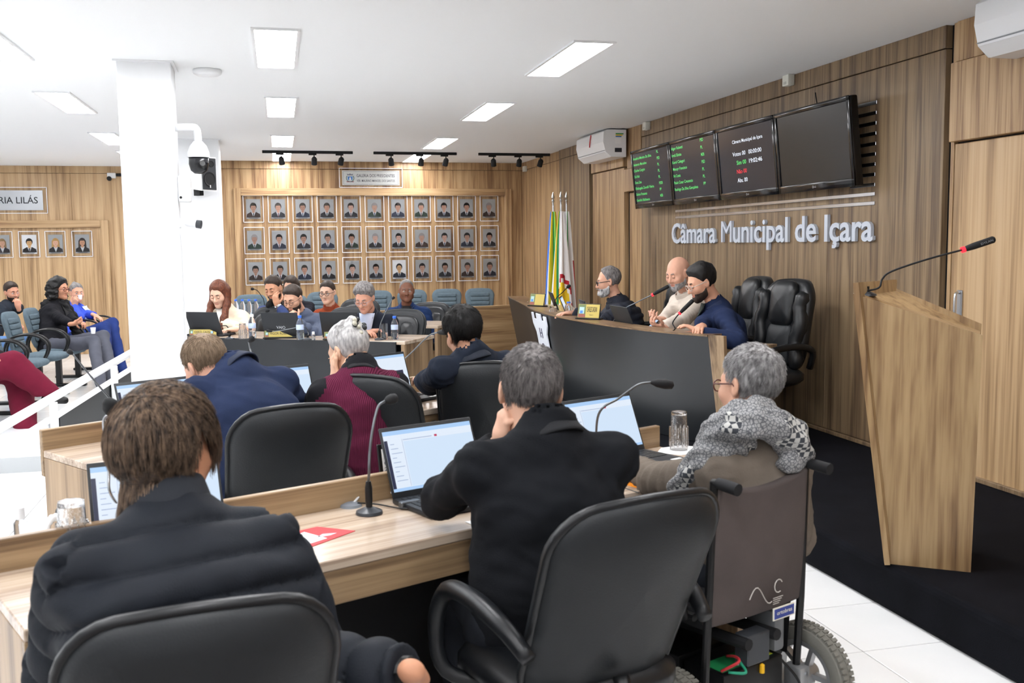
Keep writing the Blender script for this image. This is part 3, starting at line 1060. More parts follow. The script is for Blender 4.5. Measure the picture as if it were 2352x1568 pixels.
def vnormals(V, F):
    n = np.zeros_like(V)
    fn = np.cross(V[F[:, 2]] - V[F[:, 0]], V[F[:, 3]] - V[F[:, 1]])
    for k in range(4):
        np.add.at(n, F[:, k], fn)
    return n / (np.linalg.norm(n, axis=1)[:, None] + 1e-12)


def relax(V, F, it=2, lam=0.5):
    for _ in range(it):
        s = np.zeros_like(V)
        c = np.zeros(len(V))
        for a, b in ((0, 1), (1, 2), (2, 3), (3, 0)):
            np.add.at(s, F[:, a], V[F[:, b]])
            np.add.at(c, F[:, a], 1)
            np.add.at(s, F[:, b], V[F[:, a]])
            np.add.at(c, F[:, b], 1)
        V = V + lam * (s / np.maximum(c, 1)[:, None] - V)
    return V


def wav(P, seed, freq, octv=3):
    """cheap smooth noise from warped sines, about -1..1"""
    g = np.random.default_rng(seed)
    out_ = np.zeros(len(P))
    amp, tot = 1.0, 0
    Q = P.copy()
    for o in range(octv):
        for _ in range(3):
            k = g.normal(size=3)
            k = k / np.linalg.norm(k) * freq * (0.7 + 0.6 * g.random())
            out_ += amp * np.sin(Q @ k + g.random() * 6.28)
            tot += amp
        Q = Q + 0.25 / freq * np.stack([np.sin(Q[:, 1] * freq * 1.3 + o), np.sin(Q[:, 2] * freq * 1.1 + 2), np.sin(Q[:, 0] * freq * 1.2 + 4)], 1)
        freq *= 2.1
        amp *= 0.55
    return out_ / tot * 1.6


def rot3(yaw, pitch, roll=0.0):
    """columns right, forward, up; yaw clockwise from +y, pitch down, roll to the right"""
    y, p, r = R(yaw), R(pitch), R(roll)
    F = np.array((math.sin(y) * math.cos(p), math.cos(y) * math.cos(p), -math.sin(p)))
    Rt = np.array((math.cos(y), -math.sin(y), 0))
    U = np.cross(Rt, F)
    R2 = math.cos(r) * Rt - math.sin(r) * U
    U2 = math.sin(r) * Rt + math.cos(r) * U
    return np.stack([R2, F, U2], 1)


def skull(P, fat=0.0):
    d = ello(P, (0, -0.018, 0.032), (0.077, 0.097, 0.090))
    d = smin(d, ello(P, (0, 0.022, -0.035), (0.062 + fat, 0.068, 0.084)), 0.035)
    d = smin(d, seg(P, (-0.046 - fat, 0.012, -0.068), (-0.012, 0.066, -0.098), 0.020 + fat, 0.018), 0.035)
    d = smin(d, seg(P, (0.046 + fat, 0.012, -0.068), (0.012, 0.066, -0.098), 0.020 + fat, 0.018), 0.035)
    d = smin(d, ball(P, (0, 0.072, -0.100), 0.020), 0.025)
    return d


def head_sdf(P, fat=0.0):
    Q = P.copy()
    Q[:, 0] = np.abs(Q[:, 0])
    d = skull(Q, fat)
    d = smin(d, seg(Q, (0.0, 0.078, 0.022), (0.040, 0.066, 0.022), 0.012, 0.012), 0.02)      # brow
    d = smin(d, ball(Q, (0.044, 0.058, -0.028), 0.024 + fat), 0.03)                             # cheek
    d = smax(d, -ball(Q, (0.032, 0.103, -0.001), 0.019), 0.018)                                # socket
    d = smin(d, seg(Q, (0, 0.084, 0.008), (0, 0.108, -0.034), 0.0075, 0.0125), 0.013)           # nose
    d = smin(d, ball(Q, (0.012, 0.096, -0.038), 0.0095), 0.008)
    d = smin(d, seg(Q, (0, 0.088, -0.062), (0.020, 0.080, -0.064), 0.0075, 0.004), 0.008)       # lips
    d = smin(d, seg(Q, (0, 0.085, -0.074), (0.017, 0.079, -0.072), 0.0085, 0.004), 0.008)
    ea = ello((Q - np.array((0.081, -0.008, -0.006))) @ EAR, (0, 0, 0), (0.009, 0.020, 0.033))
    ea = smax(ea, -ello((Q - np.array((0.091, -0.003, -0.004))) @ EAR, (0, 0, 0), (0.008, 0.011, 0.020)), 0.006)
    d = smin(d, ea, 0.010)
    return d


EAR = rot3(-22, -8, 0)
HEADS = {}


def head_mesh(fat, h):
    key = (fat, h)
    if key not in HEADS:
        f = lambda P: smin(head_sdf(P, fat), seg(P, (0, -0.022, -0.05), (0, -0.05, -0.17), 0.052 + fat, 0.055 + fat), 0.03)
        HEADS[key] = surface_nets(f, (-0.11, -0.13, -0.19), (0.11, 0.135, 0.14), h)
    return HEADS[key]


def hand_sdf(P, curl, spread=0.05, thumb=0.5):
    """right hand: wrist at origin, fingers along +y, palm faces -z, thumb on -x"""
    d = ello(P, (0.0, 0.045, 0.0), (0.040, 0.056, 0.016))
    d = smin(d, seg(P, (0, -0.03, 0), (0, 0.02, 0), 0.024, 0.024, np.array((1.0, 0, 0)), 1.2), 0.02)
    for i, (x, l, r) in enumerate(((-0.029, 0.071, 0.0092), (-0.0095, 0.080, 0.0095), (0.010, 0.074, 0.0090), (0.0285, 0.058, 0.0080))):
        a = np.array((x, 0.082 - abs(x + 0.005) * 0.35, 0.002))
        ang = curl[i] if hasattr(curl, '__len__') else curl
        sp = (x / 0.03) * spread
        phi = 0.0
        p = a
        for part, w in ((0.45, 0.9), (0.30, 1.1), (0.25, 0.8)):
            phi += ang * w
            q = p + l * part * np.array((math.sin(sp), math.cos(sp) * math.cos(phi), -math.sin(phi)))
            d = smin(d, seg(P, p, q, r, r * 0.93), 0.006)
            p = q
            r *= 0.93
    p = np.array((-0.026, 0.018, -0.004))
    for l, dirn, r in ((0.042, (-0.75, 0.62, -0.25 - 0.5 * thumb), 0.0125), (0.032, (-0.45 + 0.5 * thumb, 0.8, -0.35 - 0.4 * thumb), 0.0105), (0.026, (-0.2 + 0.7 * thumb, 0.9, -0.35 - 0.4 * thumb), 0.0095)):
        q = p + l * unit(dirn)
        d = smin(d, seg(P, p, q, r, r * 0.92), 0.008)
        p = q
    return d


HANDS = {}


def hand_mesh(curl, spread, thumb, left, h):
    key = (curl, spread, thumb, h)
    if key not in HANDS:
        HANDS[key] = surface_nets(lambda P: hand_sdf(P, curl, spread, thumb), (-0.095, -0.06, -0.11), (0.06, 0.185, 0.06), h)
    V, F = HANDS[key]
    if left:
        V = V * np.array((-1, 1, 1))
        F = F[:, ::-1]
    return V, F


def skinm(name, col):
    return mat('skin_' + name, col, 0.5, spec=0.35, bump=0.15, bscale=300, vary=0.05, vscale=25)


M_LIP = mat('lips', '#a85a55', 0.5)
M_EYEW = mat('eye_white', '#e8e4df', 0.25)
M_IRIS = mat('iris', '#2a1c14', 0.2)
HAIRM = {
    'black': ('#0c0b0b', '#181616'), 'dark': ('#2a211c', '#3d3028'), 'brown': ('#4a3628', '#7b5c40'), 'grey': ('#5f5c5c', '#8d8a89'),
    'white': ('#8f8d8d', '#c9c7c5'), 'sandy': ('#6f5c48', '#95806a'), 'auburn': ('#4c2a1e', '#7a452f'), 'salt': ('#4f4b4b', '#8a8583'), 'silver': ('#6d6b6c', '#b2b0b0'), 'chestnut': ('#2f2621', '#866f5b'), 'umber': ('#2a211b', '#41342b'),
}


def hairmat(k, rough=0.55):
    a, b = HAIRM[k]
    name = 'hair_' + k
    if name in MATS:
        return MATS[name]
    m = mat(name, a, rough, spec=0.4)
    nt = m.node_tree
    tc = nt.nodes.new('ShaderNodeTexCoord')
    n = nt.nodes.new('ShaderNodeTexNoise')
    mp = nt.nodes.new('ShaderNodeMapping')
    mp.inputs['Scale'].default_value = (1, 1, 0.35)
    n.inputs['Scale'].default_value = 90
    n.inputs['Detail'].default_value = 5
    r = nt.nodes.new('ShaderNodeValToRGB')
    r.color_ramp.elements[0].position = 0.35
    r.color_ramp.elements[1].position = 0.68
    r.color_ramp.elements[0].color = (*hexc(a), 1)
    r.color_ramp.elements[1].color = (*hexc(b), 1)
    nt.links.new(tc.outputs['Object'], mp.inputs['Vector'])
    nt.links.new(mp.outputs['Vector'], n.inputs['Vector'])
    nt.links.new(n.outputs['Fac'], r.inputs['Fac'])
    nt.links.new(r.outputs['Color'], nt.nodes['Principled BSDF'].inputs['Base Color'])
    bp = nt.nodes.new('ShaderNodeBump')
    bp.inputs['Strength'].default_value = 0.5
    bp.inputs['Distance'].default_value = 0.004
    nt.links.new(n.outputs['Fac'], bp.inputs['Height'])
    nt.links.new(bp.outputs['Normal'], nt.nodes['Principled BSDF'].inputs['Normal'])
    return m


def mesh_obj(name, V, F, mats, parent, base, mi=None, smooth=True):
    me = bpy.data.meshes.new(name)
    V = np.asarray(V, np.float32) - np.asarray(base, np.float32)
    me.vertices.add(len(V))
    me.vertices.foreach_set('co', V.ravel())
    F = np.asarray(F, np.int32)
    k = F.shape[1]
    me.loops.add(F.size)
    me.loops.foreach_set('vertex_index', F.ravel())
    me.polygons.add(len(F))
    me.polygons.foreach_set('loop_start', np.arange(0, F.size, k, dtype=np.int32))
    me.polygons.foreach_set('loop_total', np.full(len(F), k, np.int32))
    me.update(calc_edges=True)
    o = link_mesh(name, me, mats, mi, parent, None, 0.0, smooth)
    me.validate()
    return o


def ik(S, W, l1, l2, pole):
    d = W - S
    L = np.linalg.norm(d)
    L2 = min(L, (l1 + l2) * 0.995)
    d = d / L
    W = S + d * L2
    a = (l1 * l1 - l2 * l2 + L2 * L2) / (2 * L2)
    hgt = math.sqrt(max(l1 * l1 - a * a, 1e-6))
    p = np.asarray(pole, float)
    p = unit(p - d * (p @ d))
    return S + d * a + p * hgt, W


def thr_short(y, kind):
    """hair lower limit (local z) against y, front to back"""
    if kind == 'long':
        return np.interp(y, [-0.12, -0.03, 0.0, 0.03, 0.06, 0.10], [-0.17, -0.17, -0.15, -0.03, 0.062, 0.080])
    if kind == 'receding':
        return np.interp(y, [-0.12, -0.03, -0.012, 0.012, 0.03, 0.05, 0.09], [-0.080, -0.070, -0.02, 0.0, 0.05, 0.088, 0.105])
    if kind == 'layered':
        return np.interp(y, [-0.12, -0.05, -0.03, -0.014, 0.010, 0.03, 0.06, 0.10], [-0.175, -0.165, -0.15, 0.0, 0.012, 0.03, 0.060, 0.078])
    if kind == 'mullet':
        return np.interp(y, [-0.12, -0.03, -0.014, 0.008, 0.03, 0.06, 0.10], [-0.130, -0.122, -0.05, 0.004, 0.02, 0.060, 0.078])
    return np.interp(y, [-0.12, -0.03, -0.014, 0.012, 0.03, 0.06, 0.10], [-0.082, -0.068, -0.02, 0.0, 0.036, 0.066, 0.083])


PEOPLE = []


def person(label, hip, heading, head, hyaw, hpitch=8, hroll=0, skin='#c79a80', hair='dark', hstyle='short', hthick=0.012, fat=0.0,
           shoulders=0.185, girth=1.0, top='#20242c', topname='jacket', topkind='plain', collar=None, trouser='#23262c', shoe='#141414',
           handL=None, handR=None, knees=None, knee=0.43, beard=None, glasses=None, closed=False, near=False, strands=0, poleL=None, poleR=None,
           neck=None, scarf=None, legs=True, vest=None, quilt=0.085, cuff=0.0, feet=None, bulk=0.0, shirt=None, lips=None, forearmbare=0.0):
    """one seated figure: body (skin) mesh with hair, clothing and accessories as children; all coordinates in metres in the room"""
    hip, head = np.asarray(hip, float), np.asarray(head, float)
    B = rot3(heading, 0)
    rt, fw, up = B[:, 0], B[:, 1], B[:, 2]
    Hm = rot3(hyaw, hpitch, hroll)
    H2W = lambda q: head + Hm @ np.asarray(q, float)
    hn = 0.0065 if not near else 0.0045
    vox = 0.016 if not near else (0.0115 if topkind != 'puffer' else 0.009)
    base = np.array((hip[0], hip[1], 0.0))
    if neck is None:
        nk = H2W((0, -0.045, -0.135)) + np.array((0, 0, -0.045)) - fw * 0.02
    else:
        nk = np.asarray(neck, float)
    # ---- skeleton
    mid = (hip + nk) / 2 - fw * 0.055 * (1 if (nk - hip) @ fw < 0.25 else 1.3)
    sp = np.array([(1 - t) ** 2 * hip + 2 * t * (1 - t) * mid + t * t * nk for t in np.linspace(0, 1, 7)])
    sdir = unit(nk - sp[4])
    shc = nk - sdir * 0.095 + fw * 0.012
    SH = [shc - rt * shoulders, shc + rt * shoulders]
    arms = []
    for s_, hd, pole in ((0, handL, poleL), (1, handR, poleR)):
        sg = -1 if s_ == 0 else 1
        if hd is None:
            hd = dict(w=hip + fw * 0.34 + rt * sg * 0.11 + np.array((0, 0, 0.14)), d=fw + rt * -sg * 0.5 - up * 0.2, n=-up)
        w = hd['w']
        w = H2W(w[1]) if isinstance(w, tuple) and isinstance(w[0], str) else np.asarray(w, float)
        pl = pole if pole is not None else (-up * 0.9 + rt * sg * 0.55 - fw * 0.35)
        E, W = ik(SH[s_], w, 0.285, 0.265, pl)
        arms.append((SH[s_], E, W, hd))
    HP = [hip - rt * 0.095, hip + rt * 0.095]
    KN, AN = [], []
    for s_ in (0, 1):
        sg = -1 if s_ == 0 else 1
        k = HP[s_] + fw * knee + rt * sg * 0.05 + np.array((0, 0, 0.02)) if knees is None else np.asarray(knees[s_], float)
        KN.append(k)
        a = k - np.array((0, 0, k[2] - 0.09)) - fw * 0.04 if feet is None else np.asarray(feet[s_], float)
        AN.append(a)

    # ---- body
    f_b = lambda P: smin(smin(smin(seg(P, sp[1], sp[4], 0.095 * girth, 0.075 * girth, rt, 1.2), seg(P, arms[0][0], arms[1][0], 0.034, 0.034), 0.03),
                              smin(smin(seg(P, arms[0][0], arms[0][1], 0.046, 0.037), seg(P, arms[0][1], arms[0][2], 0.039, 0.026), 0.02),
                                   smin(seg(P, arms[1][0], arms[1][1], 0.046, 0.037), seg(P, arms[1][1], arms[1][2], 0.039, 0.026), 0.02), 0.01), 0.03),
                         smin(seg(P, nk - sdir * 0.03 + fw * 0.015, H2W((0, -0.022, -0.085)), 0.050 + fat, 0.050 + fat),
                              smin(seg(P, HP[0], KN[0], 0.075, 0.055), smin(seg(P, HP[1], KN[1], 0.075, 0.055),
                                   smin(seg(P, KN[0], AN[0], 0.052, 0.036), seg(P, KN[1], AN[1], 0.052, 0.036), 0.01), 0.02), 0.02), 0.03), 0.04)
    pts = np.array([*sp, *[q for a in arms for q in a[:3]], *KN, *AN, H2W((0, 0, 0))])
    lo, hi = pts.min(0) - 0.16, pts.max(0) + 0.16
    V, F = surface_nets(f_b, lo, hi, 0.02)
    V = relax(V, F, 1)
    Vs, Fs, Ms = [V], [F], [np.zeros(len(F), int)]
    nv = len(V)
    hv, hf = head_mesh(fat, hn)
    c = hv[hf].mean(1)
    mi = np.zeros(len(hf), int)
    lipm = (np.abs(c[:, 0]) < 0.021) & (c[:, 2] < -0.060) & (c[:, 2] > -0.078) & (c[:, 1] > 0.076)
    mi[lipm] = 1
    Vs.append(hv @ Hm.T + head)
    Fs.append(hf + nv)
    Ms.append(mi)
    nv += len(hv)
    for s_, (S, E, W, hd) in enumerate(arms):
        y = unit(hd['d'])
        n_ = np.asarray(hd['n'], float)
        z = unit(-(n_ - y * (n_ @ y)))
        x = np.cross(y, z)
        a, b = hand_mesh(hd.get('curl', 0.45), hd.get('spread', 0.06), hd.get('thumb', 0.5), s_ == 0, 0.0042 if near else 0.0055)
        Vs.append(a @ np.stack([x, y, z]) + W)
        Fs.append(b + nv)
        Ms.append(np.zeros(len(b), int))
        nv += len(a)
    eb = MB()
    for sx in (-1, 1):
        if closed:
            eb.ell((sx * 0.032, 0.0785, -0.001), (0.0150, 0.0135, 0.0125), 0, None, 14, 10)
            eb.tube([(sx * (0.032 + dx), 0.0915 - abs(dx) * 0.25, -0.006 - abs(dx) * 0.0) for dx in (-0.013, -0.006, 0, 0.006, 0.013)], 0.0016, 4, 3)
        else:
            eb.ell((sx * 0.032, 0.0765, -0.001), (0.0140, 0.0130, 0.0115), 2, None, 14, 10)
            eb.ell((sx * 0.032, 0.0860, -0.002), (0.0060, 0.0045, 0.0060), 3, None, 10, 6)
            eb.tube([(sx * (0.032 + dx), 0.0905 - abs(dx) * 0.35, 0.0068 - abs(dx) * 0.22) for dx in (-0.015, -0.008, 0, 0.008, 0.016)], 0.0024, 4, 0)
    ev = np.concatenate(eb.v)
    tri = np.array([q if len(q) == 4 else (q + [q[-1]])[:4] for q in eb.f if len(q) in (3, 4)])
    em_ = np.array([m_ for q, m_ in zip(eb.f, eb.m) if len(q) in (3, 4)])
    Vs.append(ev @ Hm.T + head)
    Fs.append(tri + nv)
    Ms.append(em_)
    SM = skinm(skin.strip('#'), skin)
    root = mesh_obj('person', np.concatenate(Vs), np.concatenate(Fs), [SM, lips or mat('lip_' + skin.strip('#'), tuple(x * y for x, y in zip(hexc(skin), (0.78, 0.55, 0.55))), 0.5), M_EYEW, M_IRIS], None, base, np.concatenate(Ms))
    root.location = base
    tag(root, label, 'person')

    # ---- hair
    HM = hairmat(hair)
    if hstyle != 'bald':
        kind = {'short': 'short', 'layered': 'layered', 'receding': 'receding', 'mullet': 'mullet', 'long': 'long', 'curly': 'long', 'bun': 'short', 'tied': 'short', 'crop': 'short'}[hstyle]

        def f_h(P):
            n_ = wav(P, 5, 70 if hstyle != 'curly' else 55, 2)
            Q = P.copy()
            topw = np.clip((P[:, 2] - 0.0) / 0.10, 0, 1)
            th = hthick * (0.45 + 0.75 * topw) + n_ * hthick * (0.22 if hstyle != 'curly' else 0.5)
            th = th * np.clip((P[:, 2] - thr_short(P[:, 1], kind)) / 0.04, 0.15, 1.0) if kind != 'long' else th * np.where(P[:, 1] > 0.03, np.clip((P[:, 2] - thr_short(P[:, 1], kind)) / 0.04, 0.2, 1), 1)
            d = skull(Q) - th
            lim = (thr_short(P[:, 1], kind) - P[:, 2]) * 0.75 + 0.004 * wav(P, 9, 120, 1)
            d = smax(d, lim, 0.010)
            d = smax(d, -(np.abs(P[:, 1] + 0.004) - 0.020 + 6 * np.maximum(P[:, 2] - 0.016, 0)), 0.004) if hstyle in ('crop',) else d
            if hstyle == 'long':
                gd = Hm.T @ np.array((0, 0, -1.0))
                gf = Hm.T @ fw
                for sx in (-1, 1):
                    a0 = np.array((sx * 0.070, -0.020, 0.03))
                    a1 = a0 + gd * 0.15 + np.array((sx * 0.014, 0, 0)) + gf * 0.02
                    a2 = a0 + gd * 0.27 + np.array((sx * 0.012, 0, 0)) + gf * 0.085
                    a3 = a0 + gd * 0.40 + np.array((sx * 0.004, 0, 0)) + gf * 0.145
                    d = smin(d, seg(P, a0, a1, 0.022, 0.032) + n_ * 0.004, 0.03)
                    d = smin(d, seg(P, a1, a2, 0.032, 0.034) + n_ * 0.005, 0.03)
                    d = smin(d, seg(P, a2, a3, 0.034, 0.020) + n_ * 0.005, 0.03)
                d = smin(d, seg(P, (0, -0.075, 0.0), np.array((0, -0.085, 0.0)) + gd * 0.22, 0.06, 0.05, np.array((1.0, 0, 0)), 1.5) + n_ * 0.006, 0.04)
            if hstyle == 'layered':
                d = smin(d, seg(P, (0, -0.070, 0.0), (0, -0.078, -0.16), 0.054, 0.036, np.array((1.0, 0, 0)), 1.1) + n_ * 0.006, 0.04)
            if hstyle == 'curly':
                n2 = 1.2 * wav(P, 21, 105, 2)
                for sx in (-1, 1):
                    d = smin(d, ello(P, (sx * 0.085, -0.035, -0.04), (0.060, 0.075, 0.115)) + n2 * 0.010, 0.03)
                    d = smin(d, ello(P, (sx * 0.08, -0.045, 0.045), (0.05, 0.07, 0.06)) + n2 * 0.009, 0.03)
                d = smin(d, ello(P, (0, -0.085, -0.03), (0.10, 0.07, 0.13)) + n2 * 0.011, 0.03)
                d = smin(d, ello(P, (0, -0.02, 0.09), (0.085, 0.085, 0.045)) + n2 * 0.008, 0.03)
                d = smax(d, -ello(P, (0, 0.085, -0.03), (0.058, 0.06, 0.105)), 0.01)
            if hstyle == 'bun':
                d = smin(d, ello(P, (0, -0.115, 0.03), (0.04, 0.035, 0.04)) + n_ * 0.004, 0.015)
            if hstyle == 'tied':
                d = smin(d, ello(P, (0, -0.085, 0.085), (0.032, 0.034, 0.05)) + n_ * 0.005, 0.02)
            return d
        zl = {'long': -0.42, 'curly': -0.22, 'mullet': -0.16, 'layered': -0.22}.get(hstyle, -0.13)
        hb_ = 0.17 if hstyle in ('curly', 'long') else 0.12
        V, F = surface_nets(f_h, (-hb_, -0.185, zl), (hb_, 0.13 if hstyle != 'long' else 0.25, 0.16), 0.0048 if near else 0.0065, 2.0)
        Vw = [V @ Hm.T + head]
        Fw = [F]
        if strands:
            g = np.random.default_rng(int(abs(head[0] * 1000)) + 3)
            nrm = vnormals(V, F)
            w_ = (V[:, 2] > -0.05) if hstyle not in ('mullet', 'layered') else (V[:, 2] > -0.14)
            w_ &= (skull(V) > hthick * 0.35)
            pick = g.choice(np.where(w_)[0], strands)
            steps = 4 if hstyle not in ('mullet', 'layered') else 10
            sl_ = 0.007 if hstyle not in ('mullet', 'layered') else 0.0125
            if hstyle == 'crop':
                steps, sl_ = 2, 0.006
            p = V[pick] + nrm[pick] * (0.0008 if hstyle == 'layered' else -0.002)
            whorl = np.array((0.0, -0.075, 0.10))
            path = [p]
            lift = (g.random(strands) * 0.8 + 0.2)
            for k in range(steps):
                fl = p - whorl
                fl = fl / (np.linalg.norm(fl, axis=1)[:, None] + 1e-6)
                grav = np.array((0, 0.15, -1.0)) if hstyle not in ('mullet', 'layered') else np.array((0, -0.1, -1.0))
                wg = np.clip(0.4 + (0.06 - p[:, 2]) * 8, 0.15, 1.0)[:, None]
                dirv = fl * 0.8 + grav * wg + g.normal(size=p.shape) * (0.30 if steps < 6 else 0.16)
                if hstyle in ('tied', 'bun'):
                    tgt = np.array((0, -0.105, 0.085)) - p
                    dirv = tgt / (np.linalg.norm(tgt, axis=1)[:, None] + 1e-6) + g.normal(size=p.shape) * 0.06
                    lift = lift * 0 + 0.15
                e_ = 0.004
                gr = np.stack([skull(p + np.eye(3)[i] * e_) - skull(p - np.eye(3)[i] * e_) for i in range(3)], 1)
                gr /= np.linalg.norm(gr, axis=1)[:, None] + 1e-9
                free = (p[:, 2] < -0.055)[:, None] & (steps >= 6)
                dirv = np.where(free, grav * 1.0 + g.normal(size=p.shape) * 0.10, dirv - gr * np.einsum('ij,ij->i', dirv, gr)[:, None])
                dirv /= np.linalg.norm(dirv, axis=1)[:, None] + 1e-9
                p = p + dirv * sl_ + gr * (lift * (0.0010 if steps >= 6 else 0.0020 if hstyle != 'crop' else 0.0032))[:, None]
                path.append(p)
            path = np.stack(path, 1)
            if hstyle == 'layered':
                ez = (np.abs(path[:, :, 0]) > 0.055) & (path[:, :, 1] > -0.028) & (path[:, :, 1] < 0.05) & (path[:, :, 2] < 0.012)
                path = path[~ez.any(1)]
            ns, m_ = path.shape[0], path.shape[1]
            tdir = np.gradient(path, axis=1)
            tdir /= np.linalg.norm(tdir, axis=2)[:, :, None] + 1e-9
            side = np.cross(tdir, np.array((0.3, 0.8, 0.52)))
            side /= np.linalg.norm(side, axis=2)[:, :, None] + 1e-9
            up_ = np.cross(tdir, side)
            rad = np.linspace(1, 0.35, m_)[None, :, None] * (0.0011 if hstyle in ('mullet', 'layered') else 0.0010)
            ring = np.stack([path + side * rad, path - side * rad * 0.5 + up_ * rad * 0.87, path - side * rad * 0.5 - up_ * rad * 0.87], 2)
            sv = ring.reshape(-1, 3)
            q = np.arange(ns)[:, None, None] * m_ * 3 + np.arange(m_ - 1)[None, :, None] * 3
            k3 = np.arange(3)[None, None, :]
            k4 = (k3 + 1) % 3
            sf = np.stack([q + k3, q + k4, q + 3 + k4, q + 3 + k3], -1).reshape(-1, 4)
            Fw.append(sf + len(V))
            Vw.append(sv @ Hm.T + head)
        mlist, mids = HM, None
        if hair == 'chestnut':
            mlist = [HM, hairmat('umber')]
            mids = np.concatenate([np.ones(len(F), int)] + [np.zeros(len(q), int) for q in Fw[1:]])
        mesh_obj('hair', np.concatenate(Vw), np.concatenate(Fw), mlist, root, base, mids)
    # eyebrows
    bb = MB()
    for sx in (-1, 1):
        bb.tube([(sx * 0.015, 0.0885, 0.021), (sx * 0.03, 0.087, 0.026), (sx * 0.047, 0.074, 0.022)], [0.004, 0.0042, 0.002], 5)
    v = np.concatenate(bb.v) @ Hm.T + head
    me = bpy.data.meshes.new('eyebrows')
    me.from_pydata((v - base).tolist(), [], bb.f)
    link_mesh('eyebrows', me, hairmat('dark' if hair in ('auburn', 'sandy') else ('grey' if hair == 'white' else hair)), None, root, None, 0, True)
    if beard:
        bk, bt = beard

        def f_bd(P):
            d = head_sdf(P, fat) - bt * (0.8 + 0.5 * wav(P, 3, 160, 2))
            Q = np.abs(P[:, 0])
            lim = P[:, 2] - np.interp(P[:, 1], [-0.01, 0.03, 0.07, 0.1], [-0.02, -0.052, -0.056, -0.050])
            d = smax(d, lim, 0.006)
            d = smax(d, -(P[:, 1] - 0.002), 0.006)
            m_ = np.maximum(Q - 0.020, np.abs(P[:, 2] + 0.068) - 0.008)
            d = np.where(P[:, 1] > 0.05, smax(d, -m_, 0.004), d)
            return smax(d, -(P[:, 2] + 0.135), 0.01)
        V, F = surface_nets(f_bd, (-0.10, -0.02, -0.15), (0.10, 0.125, 0.02), hn, 2.0)
        mesh_obj('beard', V @ Hm.T + head, F, hairmat(bk), root, base)
    if glasses:
        gc, gr_ = glasses
        gb = MB()
        for sx in (-1, 1):
            ring = [(sx * 0.033 + 0.025 * math.cos(a), 0.1035 - 0.004 * abs(math.cos(a)), -0.004 + 0.019 * math.sin(a)) for a in np.linspace(0, 2 * math.pi, 17)]
            gb.tube(ring, gr_, 5, 0, cap=False)
            gb.tube([(sx * 0.057, 0.098, 0.003), (sx * 0.080, 0.06, 0.004), (sx * 0.084, 0.0, 0.006), (sx * 0.083, -0.014, -0.008)], gr_, 5, 0)
        gb.tube([(-0.008, 0.1035, -0.001), (0, 0.107, 0.002), (0.008, 0.1035, -0.001)], gr_, 5, 0)
        v = np.concatenate(gb.v) @ Hm.T + head
        me = bpy.data.meshes.new('glasses')
        me.from_pydata((v - base).tolist(), [], gb.f)
        link_mesh('glasses', me, mat('frame_' + gc.strip('#'), gc, 0.3), None, root, None, 0, True)

    # ---- clothing
    TM = mat('cloth_' + top.strip('#') + topkind, top, 0.9 if topkind != 'puffer' else 0.7, spec=0.2 if topkind != 'puffer' else 0.25,
             bump=0.5, bscale=350 if topkind != 'knit' else 130, vary=0.10, vscale=12)
    puff = 0.028 if topkind == 'puffer' else 0.0
    add = 0.012 + puff + bulk
    bel = sp[1] + fw * 0.03 * girth
    chest = sp[4] + fw * 0.02
    prim_t = [(sp[0], sp[2], 0.125 * girth + add * 0.5, 0.118 * girth + add, 1.30), (sp[2], sp[4], 0.118 * girth + add, 0.112 * girth + add, 1.38),
              (sp[4], shc - sdir * 0.01, 0.112 * girth + add, 0.070 + add, 1.42)]

    def torso(P):
        d = None
        for a, b, r1, r2, k in prim_t:
            q = seg(P, a, b, r1, r2, rt, k)
            d = q if d is None else smin(d, q, 0.05)
        for s_ in (0, 1):
            d = smin(d, seg(P, nk - sdir * 0.045, SH[s_] - (SH[s_] - shc) * 0.06, 0.052 + add * 0.7, 0.050 + add * 0.6), 0.05)
        d = smin(d, seg(P, nk - sdir * 0.05, nk + sdir * 0.015 + fw * 0.01, 0.078 + add * 0.4, 0.066 + add * 0.2), 0.05)
        return smax(d, -((P - (hip - up * (0.10 if topkind != 'vest' else 0.05))) @ up), 0.02)

    cufft = []
    for s_ in (0, 1):
        cufft.append(0.93 - (forearmbare if s_ == 1 else 0))

    def arm(P, s_):
        S, E, W, hd = arms[s_]
        d = seg(P, S, E, 0.056 + add * 0.75, 0.047 + add * 0.8)
        fa = seg(P, E, W, 0.047 + add * 0.8, 0.035 + add * 0.6)
        dr = unit(W - E)
        fa = smax(fa, (P - (E + (W - E) * cufft[s_])) @ dr, 0.008)
        return smin(d, fa, 0.035)

    def f_j(P):
        d = torso(P)
        for s_ in (0, 1):
            if topkind != 'sleeveless':
                d = smin(d, arm(P, s_), 0.045)
        # open neckline
        hole = seg(P, nk + sdir * 0.035 + fw * 0.02, H2W((0, -0.015, -0.05)), 0.052 + fat, 0.06 + fat)
        return smax(d, -hole, 0.008)

